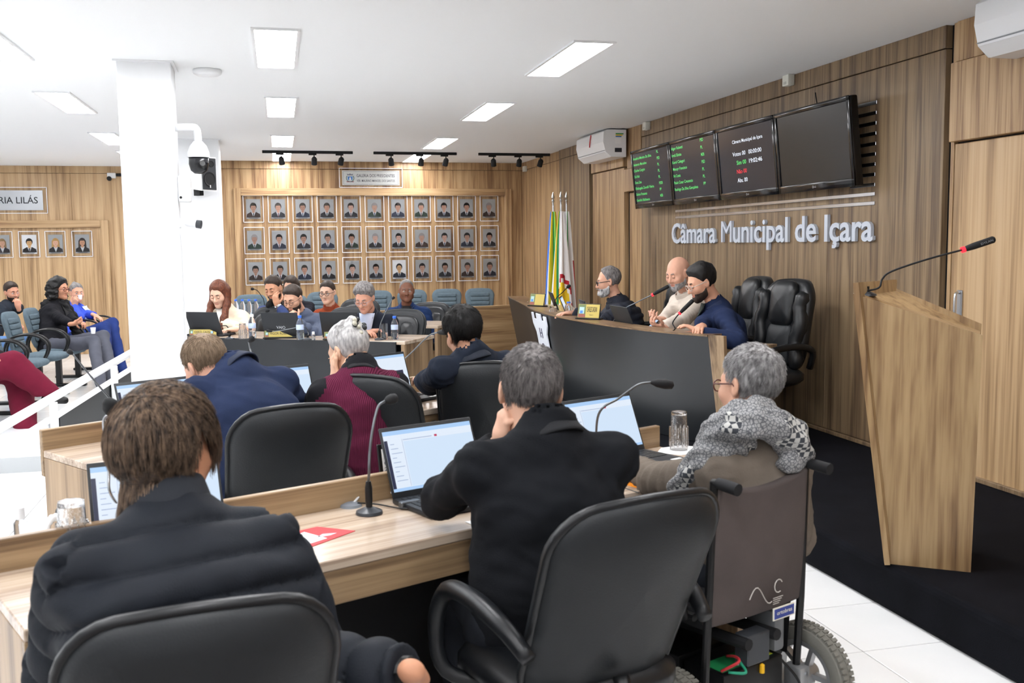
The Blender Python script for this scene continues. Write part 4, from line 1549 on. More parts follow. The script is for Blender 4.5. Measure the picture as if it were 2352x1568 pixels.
    def deform(V, F):
        nrm = vnormals(V, F)
        dT = torso(V)
        dA = np.stack([arm(V, 0), arm(V, 1)], 1)
        isarm = dA.min(1) < dT - 0.012
        side_ = dA.argmin(1)
        if topkind == 'puffer':
            tt = ((V - hip) @ unit(nk - hip))
            sa = np.zeros(len(V))
            for s_ in (0, 1):
                S, E, W, hd = arms[s_]
                for a, b, off in ((S, E, 0.0), (E, W, np.linalg.norm(E - S))):
                    u = unit(b - a)
                    t = (V - a) @ u
                    L = np.linalg.norm(b - a)
                    m_ = (side_ == s_) & (t > -0.05 if off == 0 else t > 0)
                    sa = np.where(m_, off + np.clip(t, -0.05, L), sa)
            s = np.where(isarm, sa, tt + 0.012 * wav(V, 31, 6, 1))
            ph = np.abs(np.sin(math.pi * s / quilt))
            disp = 0.026 * (ph ** 0.42 - 0.85) + 0.005 * wav(V, 17, 38, 2) * ph
        else:
            amp = {'plain': 0.006, 'knit': 0.005, 'suit': 0.007, 'roll': 0.004, 'vest': 0.004}.get(topkind, 0.006)
            r1 = wav(V * np.array((1.0, 1.0, 1.8)), 11 + int(abs(hip[0] * 100)), 17, 3)
            disp = amp * (1 - 2 * np.abs(r1))
            # gathered folds round the elbows and armpits
            for s_ in (0, 1):
                S, E, W, hd = arms[s_]
                for c_, rad in ((E, 0.12), (S - up * 0.06, 0.12)):
                    dd = np.linalg.norm(V - c_, axis=1)
                    wgt = np.exp(-(dd / rad) ** 2)
                    u = unit(W - S)
                    disp += wgt * 0.006 * np.sin((V - c_) @ u * 150 + 4 * wav(V, 77, 12, 1))
        return V + nrm * disp[:, None]

    pts = np.array([*sp, *[q for a in arms for q in a[:3]]])
    lo, hi = pts.min(0) - 0.20, pts.max(0) + 0.20
    V, F = surface_nets(f_j, lo, hi, vox)
    V = relax(V, F, 1)
    V = deform(V, F)
    mi, tm = None, TM
    if vest:
        c = V[F].mean(1)
        dA = np.minimum(arm(c, 0), arm(c, 1))
        inner = np.abs((c - shc) @ rt) < shoulders * 0.98
        mi = ((dA > torso(c) - 0.006) | inner).astype(int)
        mi[(c - nk) @ sdir > 0.004] = 0
        vm = mat('cloth_vest' + vest.strip('#'), vest, 0.95, spec=0.15, bump=1.0, bscale=150, vary=0.06, vscale=20)
        nt = vm.node_tree
        if not nt.nodes.get('rib'):
            wv = nt.nodes.new('ShaderNodeTexWave')
            wv.name = 'rib'
            wv.inputs['Scale'].default_value = 42
            wv.bands_direction = 'X'
            tc = nt.nodes.new('ShaderNodeTexCoord')
            mp = nt.nodes.new('ShaderNodeMapping')
            mp.inputs['Rotation'].default_value = (0, 0, R(25))
            nt.links.new(tc.outputs['Object'], mp.inputs['Vector'])
            nt.links.new(mp.outputs['Vector'], wv.inputs['Vector'])
            bp = [q for q in nt.nodes if q.type == 'BUMP'][0]
            bp.inputs['Strength'].default_value = 0.7
            bp.inputs['Distance'].default_value = 0.004
            nt.links.new(wv.outputs['Fac'], bp.inputs['Height'])
        tm = [TM, vm]
    mesh_obj(topname, V, F, tm, root, base, mi)
    if shirt:
        # shirt or lining seen in the open front of the jacket
        sc_, wd = shirt
        mb = MB()

        def fn(u, v_):
            x = (u - 0.5) * 2
            wv_ = wd * (0.35 + 0.65 * (1 - v_)) if wd > 0 else -wd
            s = -0.035 + v_ * 0.33
            pos = nk - sdir * (0.03 + s) + fw * 0.0
            lx = x * wv_
            p0 = pos + rt * lx
            # march forward until outside the jacket
            r_ = np.linspace(0.02, 0.26, 49)
            Q = p0[None, :] + fw[None, :] * r_[:, None]
            dd = f_j(Q)
            o_ = np.where(dd > 0.004)[0]
            k_ = o_[o_ > 8][0] if len(o_[o_ > 8]) else 24
            return p0 + fw * r_[k_]
        mb.grid(fn, 7, 9)
        v = np.concatenate(mb.v).reshape(9, 7, 3)
        dep = v @ fw
        sm = dep.copy()
        for _ in range(4):
            q = np.pad(sm, 1, mode='edge')
            sm = (q[:-2, 1:-1] + q[2:, 1:-1] + q[1:-1, :-2] + q[1:-1, 2:] + 2 * sm) / 6
        v = (v + (np.maximum(sm, dep * 0.4 + sm * 0.6) + 0.010 - dep)[:, :, None] * fw).reshape(-1, 3)
        me = bpy.data.meshes.new('shirt')
        me.from_pydata((v - base).tolist(), [], mb.f)
        o = link_mesh('shirt_front', me, mat('shirt_' + sc_.strip('#'), sc_, 0.85, bump=0.3, bscale=300, vary=0.05), None, root, None, 0, True)
        so = o.modifiers.new('s', 'SOLIDIFY')
        so.thickness = 0.006
    if collar:
        cc_, ch, cr = collar
        gap = R(38) if shirt else 0.0
        mb = MB()
        up_ = unit(unit(H2W((0, -0.03, -0.06)) - nk) * 0.45 + sdir * 0.55)
        fx = unit(fw - up_ * (fw @ up_))
        rx = np.cross(fx, up_)

        def fn(u, v_):
            a = math.pi / 2 + gap + (2 * math.pi - 2 * gap) * u
            r_ = cr + fat + 0.012 * (1 - v_)
            q = nk + up_ * (-0.036 + v_ * (ch + 0.012) * (1.0 - 0.30 * max(0, math.sin(a)))) + (rx * math.cos(a) * r_ * 1.02 + fx * math.sin(a) * r_) + fx * (0.006 + 0.02 * v_)
            return q
        mb.grid(fn, 28, 6, wrap=not gap)
        v = np.concatenate(mb.v)
        me = bpy.data.meshes.new('collar')
        me.from_pydata((v - base).tolist(), [], mb.f)
        o = link_mesh('collar', me, mat('collar_' + cc_.strip('#'), cc_, 0.85, bump=0.4, bscale=250), None, root, None, 0, True)
        so = o.modifiers.new('s', 'SOLIDIFY')
        so.thickness = 0.010
        so.offset = 1
        ss = o.modifiers.new('ss', 'SUBSURF')
        ss.levels = ss.render_levels = 1
    if legs:
        WM = mat('cloth_' + trouser.strip('#') + 'trouser', trouser, 0.9, spec=0.2, bump=0.5, bscale=350, vary=0.08, vscale=10)
        wide = legs if isinstance(legs, float) else 1.0

        def f_l(P):
            d = seg(P, HP[0] + fw * 0.02, HP[1] + fw * 0.02, 0.115, 0.115)
            for s_ in (0, 1):
                d = smin(d, seg(P, HP[s_], KN[s_], 0.090, 0.070 * wide), 0.03)
                lg = seg(P, KN[s_], AN[s_], 0.070 * wide, 0.055 * wide)
                lg = smax(lg, -(P[:, 2] - (AN[s_][2] - 0.01)), 0.01)
                d = smin(d, lg, 0.03)
            return d
        pts = np.array([*HP, *KN, *AN])
        V, F = surface_nets(f_l, pts.min(0) - 0.17, pts.max(0) + 0.17, 0.018)
        V = relax(V, F, 1)
        V = V + vnormals(V, F) * (0.006 * (1 - 2 * np.abs(wav(V, 41, 16, 3))))[:, None]
        mesh_obj('trousers', V, F, WM, root, base)
        for s_ in (0, 1):
            a = AN[s_]
            fd = fw if feet is None or len(feet) < 3 else unit(feet[2])

            def f_s(P):
                d = seg(P, a + np.array((0, 0, -0.045)) - fd * 0.03, a + fd * 0.15 + np.array((0, 0, -0.055)), 0.042, 0.034)
                d = smin(d, seg(P, a, a + np.array((0, 0, -0.04)), 0.042, 0.045), 0.02)
                return smax(d, -(P[:, 2] - (a[2] - 0.088)), 0.006)
            V, F = surface_nets(f_s, a - 0.24, a + 0.24, 0.012)
            mesh_obj('shoe', V, F, mat('shoe_' + shoe.strip('#'), shoe, 0.5), root, base)
    info = dict(root=root, nk=nk, sdir=sdir, fw=fw, rt=rt, up=up, head=head, Hm=Hm, H2W=H2W, arms=arms, base=base, fj=f_j, shc=shc)
    PEOPLE.append(info)
    return info


def hv(yaw, pitch, v):
    return rot3(yaw, pitch) @ np.asarray(v, float)


# nearest row, backs to us
P1 = person('man with brown collar-length hair in a black puffer jacket, nearest, seen from behind', (-0.13, 2.06, 0.50), -14, (-0.219, 2.288, 1.126), 30, 6, -3,
            skin='#c08a6c', hair='chestnut', hstyle='layered', hthick=0.021, fat=0.004, shoulders=0.185, girth=1.12, top='#1a1e25', topname='puffer_jacket', topkind='puffer',
            collar=('#1a1e25', 0.11, 0.076), near=True, strands=11000, quilt=0.085, bulk=0.004,
            handR=dict(w=(0.265, 1.939, 0.708), d=(0.1, 0.8, -0.5), n=(-0.3, 0, -1), curl=0.5), handL=dict(w=(-0.42, 2.48, 0.79), d=(0.3, 0.9, -0.1), n=(0, 0, -1), curl=0.25),
            neck=(-0.209, 2.200, 0.992), poleR=(0.7, -0.7, -0.6), poleL=(-0.2, -0.4, -1))
P2 = person('man with short grey hair in a black suit leaning his cheek on his fist', (0.72, 2.62, 0.50), 0, (0.718, 2.679, 1.160), 6, 6, 4,
            skin='#d0a48c', hair='salt', hstyle='short', hthick=0.009, shoulders=0.19, girth=1.12, top='#16181c', topname='suit_jacket', topkind='suit',
            collar=('#15171b', 0.045, 0.070), near=True, strands=4200,
            handL=dict(w=(0.634, 2.687, 1.022), d=hv(10, -50, (0.15, 0.6, 1.0)), n=(1, 0.1, 0.1), curl=1.35, thumb=0.7), poleL=(-0.9, 0.1, -0.9),
            handR=dict(w=(1.02, 3.16, 0.79), d=(-0.8, 0.5, 0), n=(0, 0, -1), curl=0.4), poleR=(0.9, -0.35, -0.4), neck=(0.740, 2.561, 1.072))
P3 = person('man with grey hair, patterned scarf and taupe sweater sitting in the power wheelchair', (1.50, 2.92, 0.50), -22, (1.528, 2.938, 1.106), -24, 4, 4,
            skin='#c99a82', hair='silver', hstyle='short', hthick=0.011, shoulders=0.168, girth=1.06, top='#6a6158', topname='sweater', topkind='knit',
            near=True, strands=4200, glasses=('#5c332c', 0.0026), neck=(1.495, 2.828, 0.961),
            handL=dict(w=(1.22, 3.30, 0.80), d=(-0.1, 1, -0.1), n=(0, 0, -1), curl=0.3), handR=dict(w=(1.68, 3.14, 0.74), d=(-0.2, 1, 0), n=(0, 0, -1)), poleR=(0.12, -0.5, -1), poleL=(-0.4, -0.4, -1))
# middle row
P4 = person('man with short sandy hair bent far over the middle desk in a navy jacket', (-0.02, 4.10, 0.50), -28, (-0.249, 4.413, 1.075), -38, 30, -8,
            skin='#d3a189', hair='sandy', hstyle='short', hthick=0.008, fat=0.004, shoulders=0.20, girth=1.22, top='#212b45', topname='jacket', topkind='plain',
            collar=('#1c2438', 0.05, 0.075), near=True, strands=2600, neck=(-0.125, 4.330, 1.066),
            handL=dict(w=(-0.62, 4.40, 0.79), d=(-0.1, 1, 0), n=(0, 0, -1), curl=0.3), handR=dict(w=(-0.05, 4.62, 0.79), d=(-0.4, 0.9, 0), n=(0, 0, -1), curl=0.3),
            poleR=(0.9, 0.0, -0.5), poleL=(-0.9, 0, -0.5))
P5 = person('woman with silver hair pinned up in a burgundy knitted vest over black sleeves', (0.36, 4.38, 0.53), -22, (0.369, 4.572, 1.096), -42, 26, 0,
            skin='#d8ac90', hair='white', hstyle='tied', hthick=0.013, shoulders=0.175, girth=1.08, top='#16161a', topname='vest_and_sleeves', topkind='knit', vest='#5a2038',
            collar=('#141418', 0.045, 0.066), near=True, strands=2600, neck=(0.408, 4.421, 1.028),
            handL=dict(w=(0.306, 4.522, 0.961), d=(-0.08, 0.12, 1), n=(0.95, 0.2, 0.1), curl=0.18, thumb=0.1, spread=0.15), poleL=(-0.4, 0.3, -1),
            handR=dict(w=(0.55, 4.98, 0.79), d=(-0.6, 0.8, 0), n=(0, 0, -1), curl=0.3))
P6 = person('man with black hair in a dark navy suit, right end of the middle desk', (1.13, 5.08, 0.50), -20, (0.958, 4.843, 1.134), -14, 14, -9,
            skin='#b98a70', hair='black', hstyle='short', hthick=0.018, shoulders=0.195, girth=1.12, top='#1b212d', topname='suit_jacket', topkind='suit',
            collar=('#1a202c', 0.05, 0.072), near=True, strands=3000, neck=(0.981, 4.735, 1.044),
            handL=dict(w=(0.80, 5.56, 0.79), d=(0, 1, 0), n=(0, 0, -1)), handR=dict(w=(1.42, 5.45, 0.79), d=(-0.4, 0.9, 0), n=(0, 0, -1)), poleL=(-0.1, -0.3, -1), poleR=(0.3, -0.3, -1))
# desks facing us
P7 = person('woman with long auburn hair in a cream blazer reading a laptop', (-0.28, 10.14, 0.42), 205, (-0.421, 10.208, 1.126), 207, 24, 0,
            skin='#e0b59c', hair='auburn', hstyle='long', hthick=0.012, shoulders=0.165, girth=0.95, top='#e6d6bf', topname='blazer', topkind='plain', closed=True,
            collar=('#e3d2ba', 0.04, 0.066), shirt=('#efeae2', 0.05),
            handL=dict(w=(-0.28, 9.80, 0.80), d=(-0.9, -0.3, 0), n=(0, 0, -1)), handR=dict(w=(-0.15, 9.72, 0.80), d=(0.8, -0.5, 0), n=(0, 0, -1)), legs=True)
P8 = person('bearded man with dark scarf and watch, hand at his chin, second row', (0.14, 10.62, 0.42), 205, (0.105, 10.597, 1.151), 212, 18, 6,
            skin='#c38f72', hair='dark', hstyle='short', hthick=0.012, shoulders=0.185, girth=1.05, top='#3d4a74', topname='sweater', topkind='plain', closed=True,
            beard=('dark', 0.003), shirt=('#15151a', 0.09),
            handL=dict(w=(0.136, 10.366, 0.991), d=(-0.25, -0.1, 1), n=hv(212, 18, (0, -1, 0.2)), curl=0.6), poleL=(0.5, -0.3, -0.9))
P9 = person('dark haired woman partly hidden at the back, looking down', (0.42, 12.15, 0.42), 200, (0.327, 12.297, 1.100), 205, 16, 0,
            skin='#d2a68e', hair='dark', hstyle='long', hthick=0.012, shoulders=0.165, girth=0.92, top='#23232a', topname='cardigan', closed=True)
P10 = person('bearded man with thin glasses in a grey puffer jacket, fist at his mouth', (0.50, 9.84, 0.42), 200, (0.273, 9.668, 1.085), 214, 22, 4,
             skin='#d0a086', hair='dark', hstyle='short', hthick=0.012, shoulders=0.205, girth=1.18, top='#4b5366', topname='puffer_jacket', topkind='puffer', closed=True, quilt=0.065,
             beard=('dark', 0.003), glasses=('#3a3430', 0.0018), collar=('#454d60', 0.06, 0.07),
             handL=dict(w=(0.271, 9.390, 0.885), d=(-0.35, 0.05, 0.9), n=hv(214, 30, (0, -1, 0.1)), curl=1.2), poleL=(0.6, -0.3, -0.9),
             handR=dict(w=(0.18, 9.62, 0.80), d=(0.8, -0.3, 0), n=(0, 0, -1)))
P11 = person('woman with glasses and hair tied back in a rust turtleneck', (0.80, 11.20, 0.42), 205, (0.689, 11.168, 1.072), 206, 8, 2,
             skin='#dcb19a', hair='dark', hstyle='bun', hthick=0.009, shoulders=0.165, girth=0.98, top='#8a3d22', topname='turtleneck', topkind='roll', glasses=('#18181a', 0.0028),
             collar=('#8a3d22', 0.075, 0.062))
P12 = person('man with wavy grey hair and glasses in a navy jacket over a striped shirt', (1.00, 9.45, 0.42), 206, (0.892, 9.102, 1.106), 208, 26, 0,
             skin='#cf9880', hair='salt', hstyle='short', hthick=0.022, shoulders=0.195, girth=1.15, top='#20242f', topname='jacket', topkind='plain', closed=True,
             glasses=('#8d8f98', 0.0018), shirt=('#c9d2e6', 0.075), collar=('#20242f', 0.05, 0.072),
             handL=dict(w=(0.98, 9.10, 0.80), d=(-0.8, -0.4, 0), n=(0, 0, -1)), handR=dict(w=(0.86, 9.02, 0.80), d=(0.7, -0.5, 0), n=(0, 0, -1)))
P13 = person('man with cropped grey hair in a blue suit and black shirt looking at us', (1.62, 11.30, 0.42), 192, (1.567, 11.157, 1.073), 186, 3, 0,
             skin='#7b5342', hair='grey', hstyle='receding', hthick=0.004, fat=0.005, shoulders=0.20, girth=1.15, top='#22365e', topname='suit_jacket', topkind='suit',
             collar=('#22365e', 0.04, 0.072), shirt=('#121216', 0.06))
# the dais
P14 = person('man with grey beard and dark glasses in black puffer jacket on the dais', (3.10, 8.30, 0.58), -80, (2.962, 8.340, 1.239), -76, 8, 0,
             skin='#cf9d84', hair='salt', hstyle='receding', hthick=0.012, shoulders=0.19, girth=1.15, top='#22252f', topname='puffer_jacket', topkind='puffer', quilt=0.06, knee=0.26,
             beard=('white', 0.010), glasses=('#1a1a1e', 0.003), collar=('#20232c', 0.06, 0.072),
             handL=dict(w=(2.560, 8.156, 0.981), d=(-0.95, -0.2, 0), n=(0, 0, -1), curl=0.3), poleL=(0.1, -0.8, -0.6), handR=dict(w=(2.75, 8.55, 0.92), d=(-1, 0, 0), n=(0, 0, -1)))
P15 = person('bald man with short beard in a cream pullover looking at his phone', (3.26, 7.32, 0.60), -92, (3.177, 7.312, 1.334), -112, 20, 0,
             skin='#d2a088', hair='salt', hstyle='bald', fat=0.004, shoulders=0.185, girth=1.08, top='#cfc3b6', topname='pullover', topkind='plain', closed=True,
             beard=('silver', 0.002), knee=0.26, collar=('#c9bdb0', 0.05, 0.07),
             handL=dict(w=(2.852, 6.838, 0.950), d=(-0.9, -0.1, 0.25), n=(0.25, 0.1, 1), curl=0.7), handR=dict(w=(2.879, 6.987, 0.964), d=(-0.9, -0.35, 0.2), n=(0.2, 0.2, 1), curl=0.7),
             poleL=(0.5, -0.6, -0.8), poleR=(0.5, 0.6, -0.8))
P16 = person('man with black hair, beard and clear glasses in a navy jacket speaking with folded arms', (3.22, 6.50, 0.60), -80, (3.010, 6.522, 1.291), -88, 22, 0,
             skin='#cf9c82', hair='black', hstyle='short', hthick=0.020, shoulders=0.19, girth=1.12, top='#212c4a', topname='jacket', topkind='plain', closed=True,
             beard=('dark', 0.004), knee=0.26, glasses=('#b5b1aa', 0.0022), collar=('#222e4c', 0.045, 0.072), forearmbare=0.2, shirt=('#1b2420', 0.05),
             handL=dict(w=(2.840, 6.190, 0.971), d=(-0.6, 0.55, 0.42), n=(-0.3, 0.1, -1), curl=0.4), poleL=(0.1, -0.9, -0.5),
             handR=dict(w=(2.801, 6.098, 0.986), d=(-0.5, -0.6, 0), n=(0, 0, -1), curl=0.5), poleR=(0.0, 0.9, -0.5))
# audience on the far left
P17 = person('woman with black curly hair and brown glasses in black sweater and scarf, audience', (-2.38, 12.40, 0.46), 96, (-2.357, 12.863, 1.110), 118, 4, 0,
             skin='#c48c70', hair='black', hstyle='curly', hthick=0.022, shoulders=0.18, girth=1.2, top='#15151a', topname='sweater', topkind='plain', trouser='#52545e',
             glasses=('#7a3c26', 0.003), collar=('#0f0f12', 0.08, 0.075), shirt=('#0e0e11', 0.10),
             handL=dict(w=(-1.981, 12.310, 0.656), d=(0.75, -0.55, -0.15), n=(0, 0, -1), curl=0.6), handR=dict(w=(-1.964, 11.996, 0.661), d=(0.75, 0.5, 0.05), n=(-0.1, 0.3, 1), curl=0.7),
             knees=((-1.829, 12.367, 0.565), (-1.885, 12.066, 0.529)), feet=((-1.62, 11.55, 0.09), (-1.70, 11.25, 0.09), (0.9, -0.3, 0)))
P18 = person('grey haired woman in a royal blue cardigan drinking from a white cup, audience', (-2.30, 13.25, 0.46), 100, (-2.343, 13.886, 1.018), 150, 4, 0,
             skin='#cf9a80', hair='grey', hstyle='tied', hthick=0.008, shoulders=0.17, girth=1.12, top='#3b52c0', topname='cardigan', topkind='plain', trouser='#1d2f66',
             shirt=('#cfdcf3', 0.11), handR=dict(w=(-2.339, 13.663, 0.861), d=(0.25, -0.35, 0.9), n=(0.1, 0.9, 0.1), curl=0.8), poleR=(-0.2, -0.6, -1),
             handL=dict(w=(-2.053, 13.475, 0.732), d=(0.8, -0.3, -0.4), n=(0, 0, -1)), knees=((-1.908, 13.738, 0.620), (-1.961, 13.439, 0.599)), feet=((-1.68, 12.75, 0.09), (-1.78, 12.45, 0.09), (0.9, -0.3, 0)))
P19 = person('bearded man in dark sweater and jeans, hand at his mouth, audience rear row', (-3.28, 12.95, 0.46), 104, (-3.158, 14.092, 1.039), 138, 10, 6,
             skin='#c99076', hair='dark', hstyle='short', hthick=0.012, shoulders=0.195, girth=1.15, top='#20262f', topname='sweater', topkind='plain', trouser='#5a7ba8',
             beard=('dark', 0.003), handL=dict(w=(-3.011, 13.726, 0.853), d=(-0.15, -0.1, 1), n=hv(138, 10, (0, -1, 0)), curl=0.8), poleL=(0.7, 0.2, -0.9),
             handR=dict(w=(-2.968, 13.385, 0.661), d=(0.8, -0.4, -0.4), n=(0, 0, -1), curl=0.5))
P20 = person('person in wide burgundy trousers with crossed legs at the picture edge, audience', (-2.62, 9.72, 0.46), 96, (-2.72, 9.70, 1.15), 110, 6, 0,
             skin='#c99076', hair='dark', hstyle='long', hthick=0.012, shoulders=0.17, girth=1.05, top='#2a2428', topname='sweater', trouser='#6a1a30', legs=1.75,
             knees=((-2.251, 10.080, 0.458), (-2.198, 9.662, 0.553)), feet=((-2.096, 9.579, -0.018), (-1.911, 9.666, 0.275), (0.9, -0.35, 0)))

# ---- extras worn or held
# patterned scarf of the wheelchair user
M_SCARF = mat('scarf_pattern', '#8d8f92', 0.95)
nt = M_SCARF.node_tree
tc = nt.nodes.new('ShaderNodeTexCoord')
uvn = nt.nodes.new('ShaderNodeMapping')
uvn.inputs['Scale'].default_value = (58, 58, 58)
ck = nt.nodes.new('ShaderNodeTexChecker')
ck.inputs['Scale'].default_value = 1
ck.inputs['Color1'].default_value = (0.045, 0.05, 0.06, 1)
ck.inputs['Color2'].default_value = (0.5, 0.5, 0.48, 1)
vo = nt.nodes.new('ShaderNodeTexVoronoi')
vo.inputs['Scale'].default_value = 1.6
vo.feature = 'DISTANCE_TO_EDGE'
rp_ = nt.nodes.new('ShaderNodeValToRGB')
rp_.color_ramp.elements[0].position = 0.06
rp_.color_ramp.elements[0].color = (0.10, 0.105, 0.115, 1)
rp_.color_ramp.elements[1].position = 0.14
rp_.color_ramp.elements[1].color = (0.30, 0.30, 0.30, 1)
ns = nt.nodes.new('ShaderNodeTexNoise')
ns.inputs['Scale'].default_value = 7
mx = nt.nodes.new('ShaderNodeMix')
mx.data_type = 'RGBA'
gt = nt.nodes.new('ShaderNodeMath')
gt.operation = 'GREATER_THAN'
gt.inputs[1].default_value = 0.60
nt.links.new(tc.outputs['Object'], uvn.inputs['Vector'])
nt.links.new(uvn.outputs['Vector'], ck.inputs['Vector'])
nt.links.new(uvn.outputs['Vector'], vo.inputs['Vector'])
nt.links.new(tc.outputs['Object'], ns.inputs['Vector'])
nt.links.new(ns.outputs['Fac'], gt.inputs[0])
nt.links.new(gt.outputs[0], mx.inputs['Factor'])
nt.links.new(vo.outputs['Distance'], rp_.inputs['Fac'])
nt.links.new(rp_.outputs['Color'], mx.inputs[6])
nt.links.new(ck.outputs['Color'], mx.inputs[7])
nt.links.new(mx.outputs[2], nt.nodes['Principled BSDF'].inputs['Base Color'])


def scarf(p, m, name='scarf', r0=0.085, rr=0.042, rows=((0.0, 0.0), (0.05, 0.025)), tails=(), drop=0.0):
    nk, up_ = p['nk'], unit(p['H2W']((0, -0.03, -0.08)) - p['nk'])
    fx = unit(p['fw'] - up_ * (p['fw'] @ up_))
    rx = np.cross(fx, up_)

    def f(P):
        d = None
        for j, (hh, dr) in enumerate(rows):
            pts = [nk + up_ * (hh - 0.02 + 0.018 * math.sin(a * 2 + j * 2.1) - drop * max(0, math.sin(a))) + rx * math.cos(a) * (r0 + dr) * 1.12 + fx * math.sin(a) * (r0 + dr) for a in np.linspace(0, 2 * math.pi, 13)]
            for a, b in zip(pts[:-1], pts[1:]):
                q = seg(P, a, b, rr, rr, up_, 1.25)
                d = q if d is None else smin(d, q, 0.012)
        for tl in tails:
            for (a, ra), (b, rb) in zip(tl[:-1], tl[1:]):
                d = smin(d, seg(P, a, b, ra, rb), 0.02)
        return d
    ext = [nk] + [np.asarray(a) for tl in tails for a, _ in tl]
    e = np.array(ext)
    V, F = surface_nets(f, e.min(0) - 0.22, e.max(0) + 0.22, 0.009)
    V = relax(V, F, 1)
    n_ = vnormals(V, F)
    a_ = np.arctan2((V - nk) @ fx, (V - nk) @ rx)
    hgt = (V - nk) @ up_
    V = V + n_ * (0.006 * np.sin(hgt * 120 + 2.2 * np.sin(a_ * 2) + 3 * wav(V, 8, 12, 1)))[:, None]
    return mesh_obj(name, V, F, m, p['root'], p['base'])


q = P3
nk3 = q['nk']
scarf(P3, M_SCARF, r0=0.082, rr=0.040, rows=((0.035, -0.01), (-0.005, 0.018), (-0.04, 0.05)),
      tails=(((nk3 + q['rt'] * -0.10 + q['fw'] * -0.03, 0.045), (nk3 + q['rt'] * -0.185 + q['fw'] * 0.04 - np.array((0, 0, 0.05)), 0.045), (nk3 + q['rt'] * -0.20 + q['fw'] * 0.13 - np.array((0, 0, 0.16)), 0.04)),
             ((nk3 + q['rt'] * 0.05 + q['fw'] * -0.10 + np.array((0, 0, -0.02)), 0.045), (nk3 + q['rt'] * 0.0 + q['fw'] * -0.13 - np.array((0, 0, 0.07)), 0.035))))
M_BSCARF = mat('black_scarf', '#111114', 0.95, bump=0.6, bscale=200)
q = P8
scarf(P8, M_BSCARF, r0=0.085, rr=0.03, rows=((0.0, 0.0), (-0.02, 0.02)),
      tails=(((q['nk'] + q['fw'] * 0.1 + q['rt'] * -0.06, 0.045), (q['nk'] + q['fw'] * 0.17 + q['rt'] * -0.07 - np.array((0, 0, 0.2)), 0.06), (q['nk'] + q['fw'] * 0.22 + q['rt'] * -0.06 - np.array((0, 0, 0.42)), 0.06)),
             ((q['nk'] + q['fw'] * 0.1 + q['rt'] * 0.06, 0.045), (q['nk'] + q['fw'] * 0.17 + q['rt'] * 0.07 - np.array((0, 0, 0.2)), 0.06), (q['nk'] + q['fw'] * 0.22 + q['rt'] * 0.06 - np.array((0, 0, 0.42)), 0.06))))
q = P17
scarf(P17, M_BSCARF, r0=0.085, rr=0.04, rows=((0.0, 0.0), (-0.02, 0.025)), drop=0.04,
      tails=(((q['nk'] + q['fw'] * 0.1 + q['rt'] * -0.05, 0.05), (q['nk'] + q['fw'] * 0.2 + q['rt'] * -0.06 - np.array((0, 0, 0.2)), 0.055), (q['nk'] + q['fw'] * 0.26 + q['rt'] * -0.05 - np.array((0, 0, 0.40)), 0.055)),
             ((q['nk'] + q['fw'] * 0.1 + q['rt'] * 0.05, 0.05), (q['nk'] + q['fw'] * 0.2 + q['rt'] * 0.06 - np.array((0, 0, 0.2)), 0.055), (q['nk'] + q['fw'] * 0.26 + q['rt'] * 0.05 - np.array((0, 0, 0.40)), 0.055))))
# hair claw of the silver haired woman
g = np.random.default_rng(4)
mb = MB()
for k in range(16):
    a, b = g.random() * 6.28, g.random()
    c = np.array((0.026 * math.cos(a) * (0.4 + b), -0.108 - 0.02 * g.random(), 0.085 + 0.034 * math.sin(a) * (0.4 + b)))
    r_ = 0.010 + 0.008 * g.random()
    mb.ell(tuple(c), (r_, r_ * 0.7, r_), k % 2, None, 10, 7)
v = np.concatenate(mb.v) @ P5['Hm'].T + P5['head'] - P5['base']
me = bpy.data.meshes.new('hair_claw')
me.from_pydata(v.tolist(), [], mb.f)
link_mesh('hair_claw', me, [mat('claw_dark', '#2e3033', 0.25), mat('claw_pearl', '#b9b6a6', 0.25)], mb.m, P5['root'], None, 0, True)


def wristwatch(p, side, m=None, wide=0.012):
    S, E, W, hd = p['arms'][side]
    u = unit(W - E)
    c = W - u * 0.012 - p['base']
    a = unit(np.cross(u, (0.2, 0.3, 1)))
    b = np.cross(u, a)
    mb = MB()
    for o in np.linspace(-wide / 2, wide / 2, 3):
        mb.tube([c + u * o + 0.031 * (math.cos(t) * a + math.sin(t) * b) for t in np.linspace(0, 2 * math.pi, 15)], 0.004, 5, cap=False)
    mb.lathe([(0, 0), (0.017, 0), (0.017, 0.008), (0, 0.009)], 14, 1, frame(c + b * 0.031, a, b))
    mb.build('wristwatch', [m or M_BLACK, M_CHROME], p['root'], smooth='auto')


wristwatch(P1, 1)
wristwatch(P8, 0, M_STEEL)
wristwatch(P19, 1)
# cups and phone held in the hands
S_, E_, W_, hd_ = P18['arms'][1]
mb = MB().lathe([(0.0, 0), (0.020, 0), (0.027, 0.06), (0.0255, 0.06), (0.019, 0.003), (0, 0.003)], 14)
tag(mb.build('paper_cup', M_PAPER, None, tuple(P18['H2W']((0.005, 0.125, -0.075))), 0, 'auto'), 'small white cup at the lips of the woman in the royal blue cardigan', 'cup')
mb = MB().lathe([(0.0, 0), (0.022, 0), (0.030, 0.07), (0.0285, 0.07), (0.021, 0.003), (0, 0.003)], 14)
tag(mb.build('paper_cup', M_PAPER, None, (-1.886, 12.076, 0.622), 0, 'auto'), 'white cup held on the lap by the woman with black curly hair', 'cup')
ph = thing('phone', 'dark phone held by the bald man in the cream pullover', 'phone', (2.765, 6.860, 0.957), R(80))
fm = T(rx=R(50))
MB().rbox((-0.038, -0.004, -0.075), (0.038, 0.004, 0.075), 0.004, 2, 0, fm).build('case', M_BLACK, ph)
MB().box((-0.034, 0.0042, -0.07), (0.034, 0.0048, 0.07), 0, fm).build('display', M_SCRBLUE, ph)
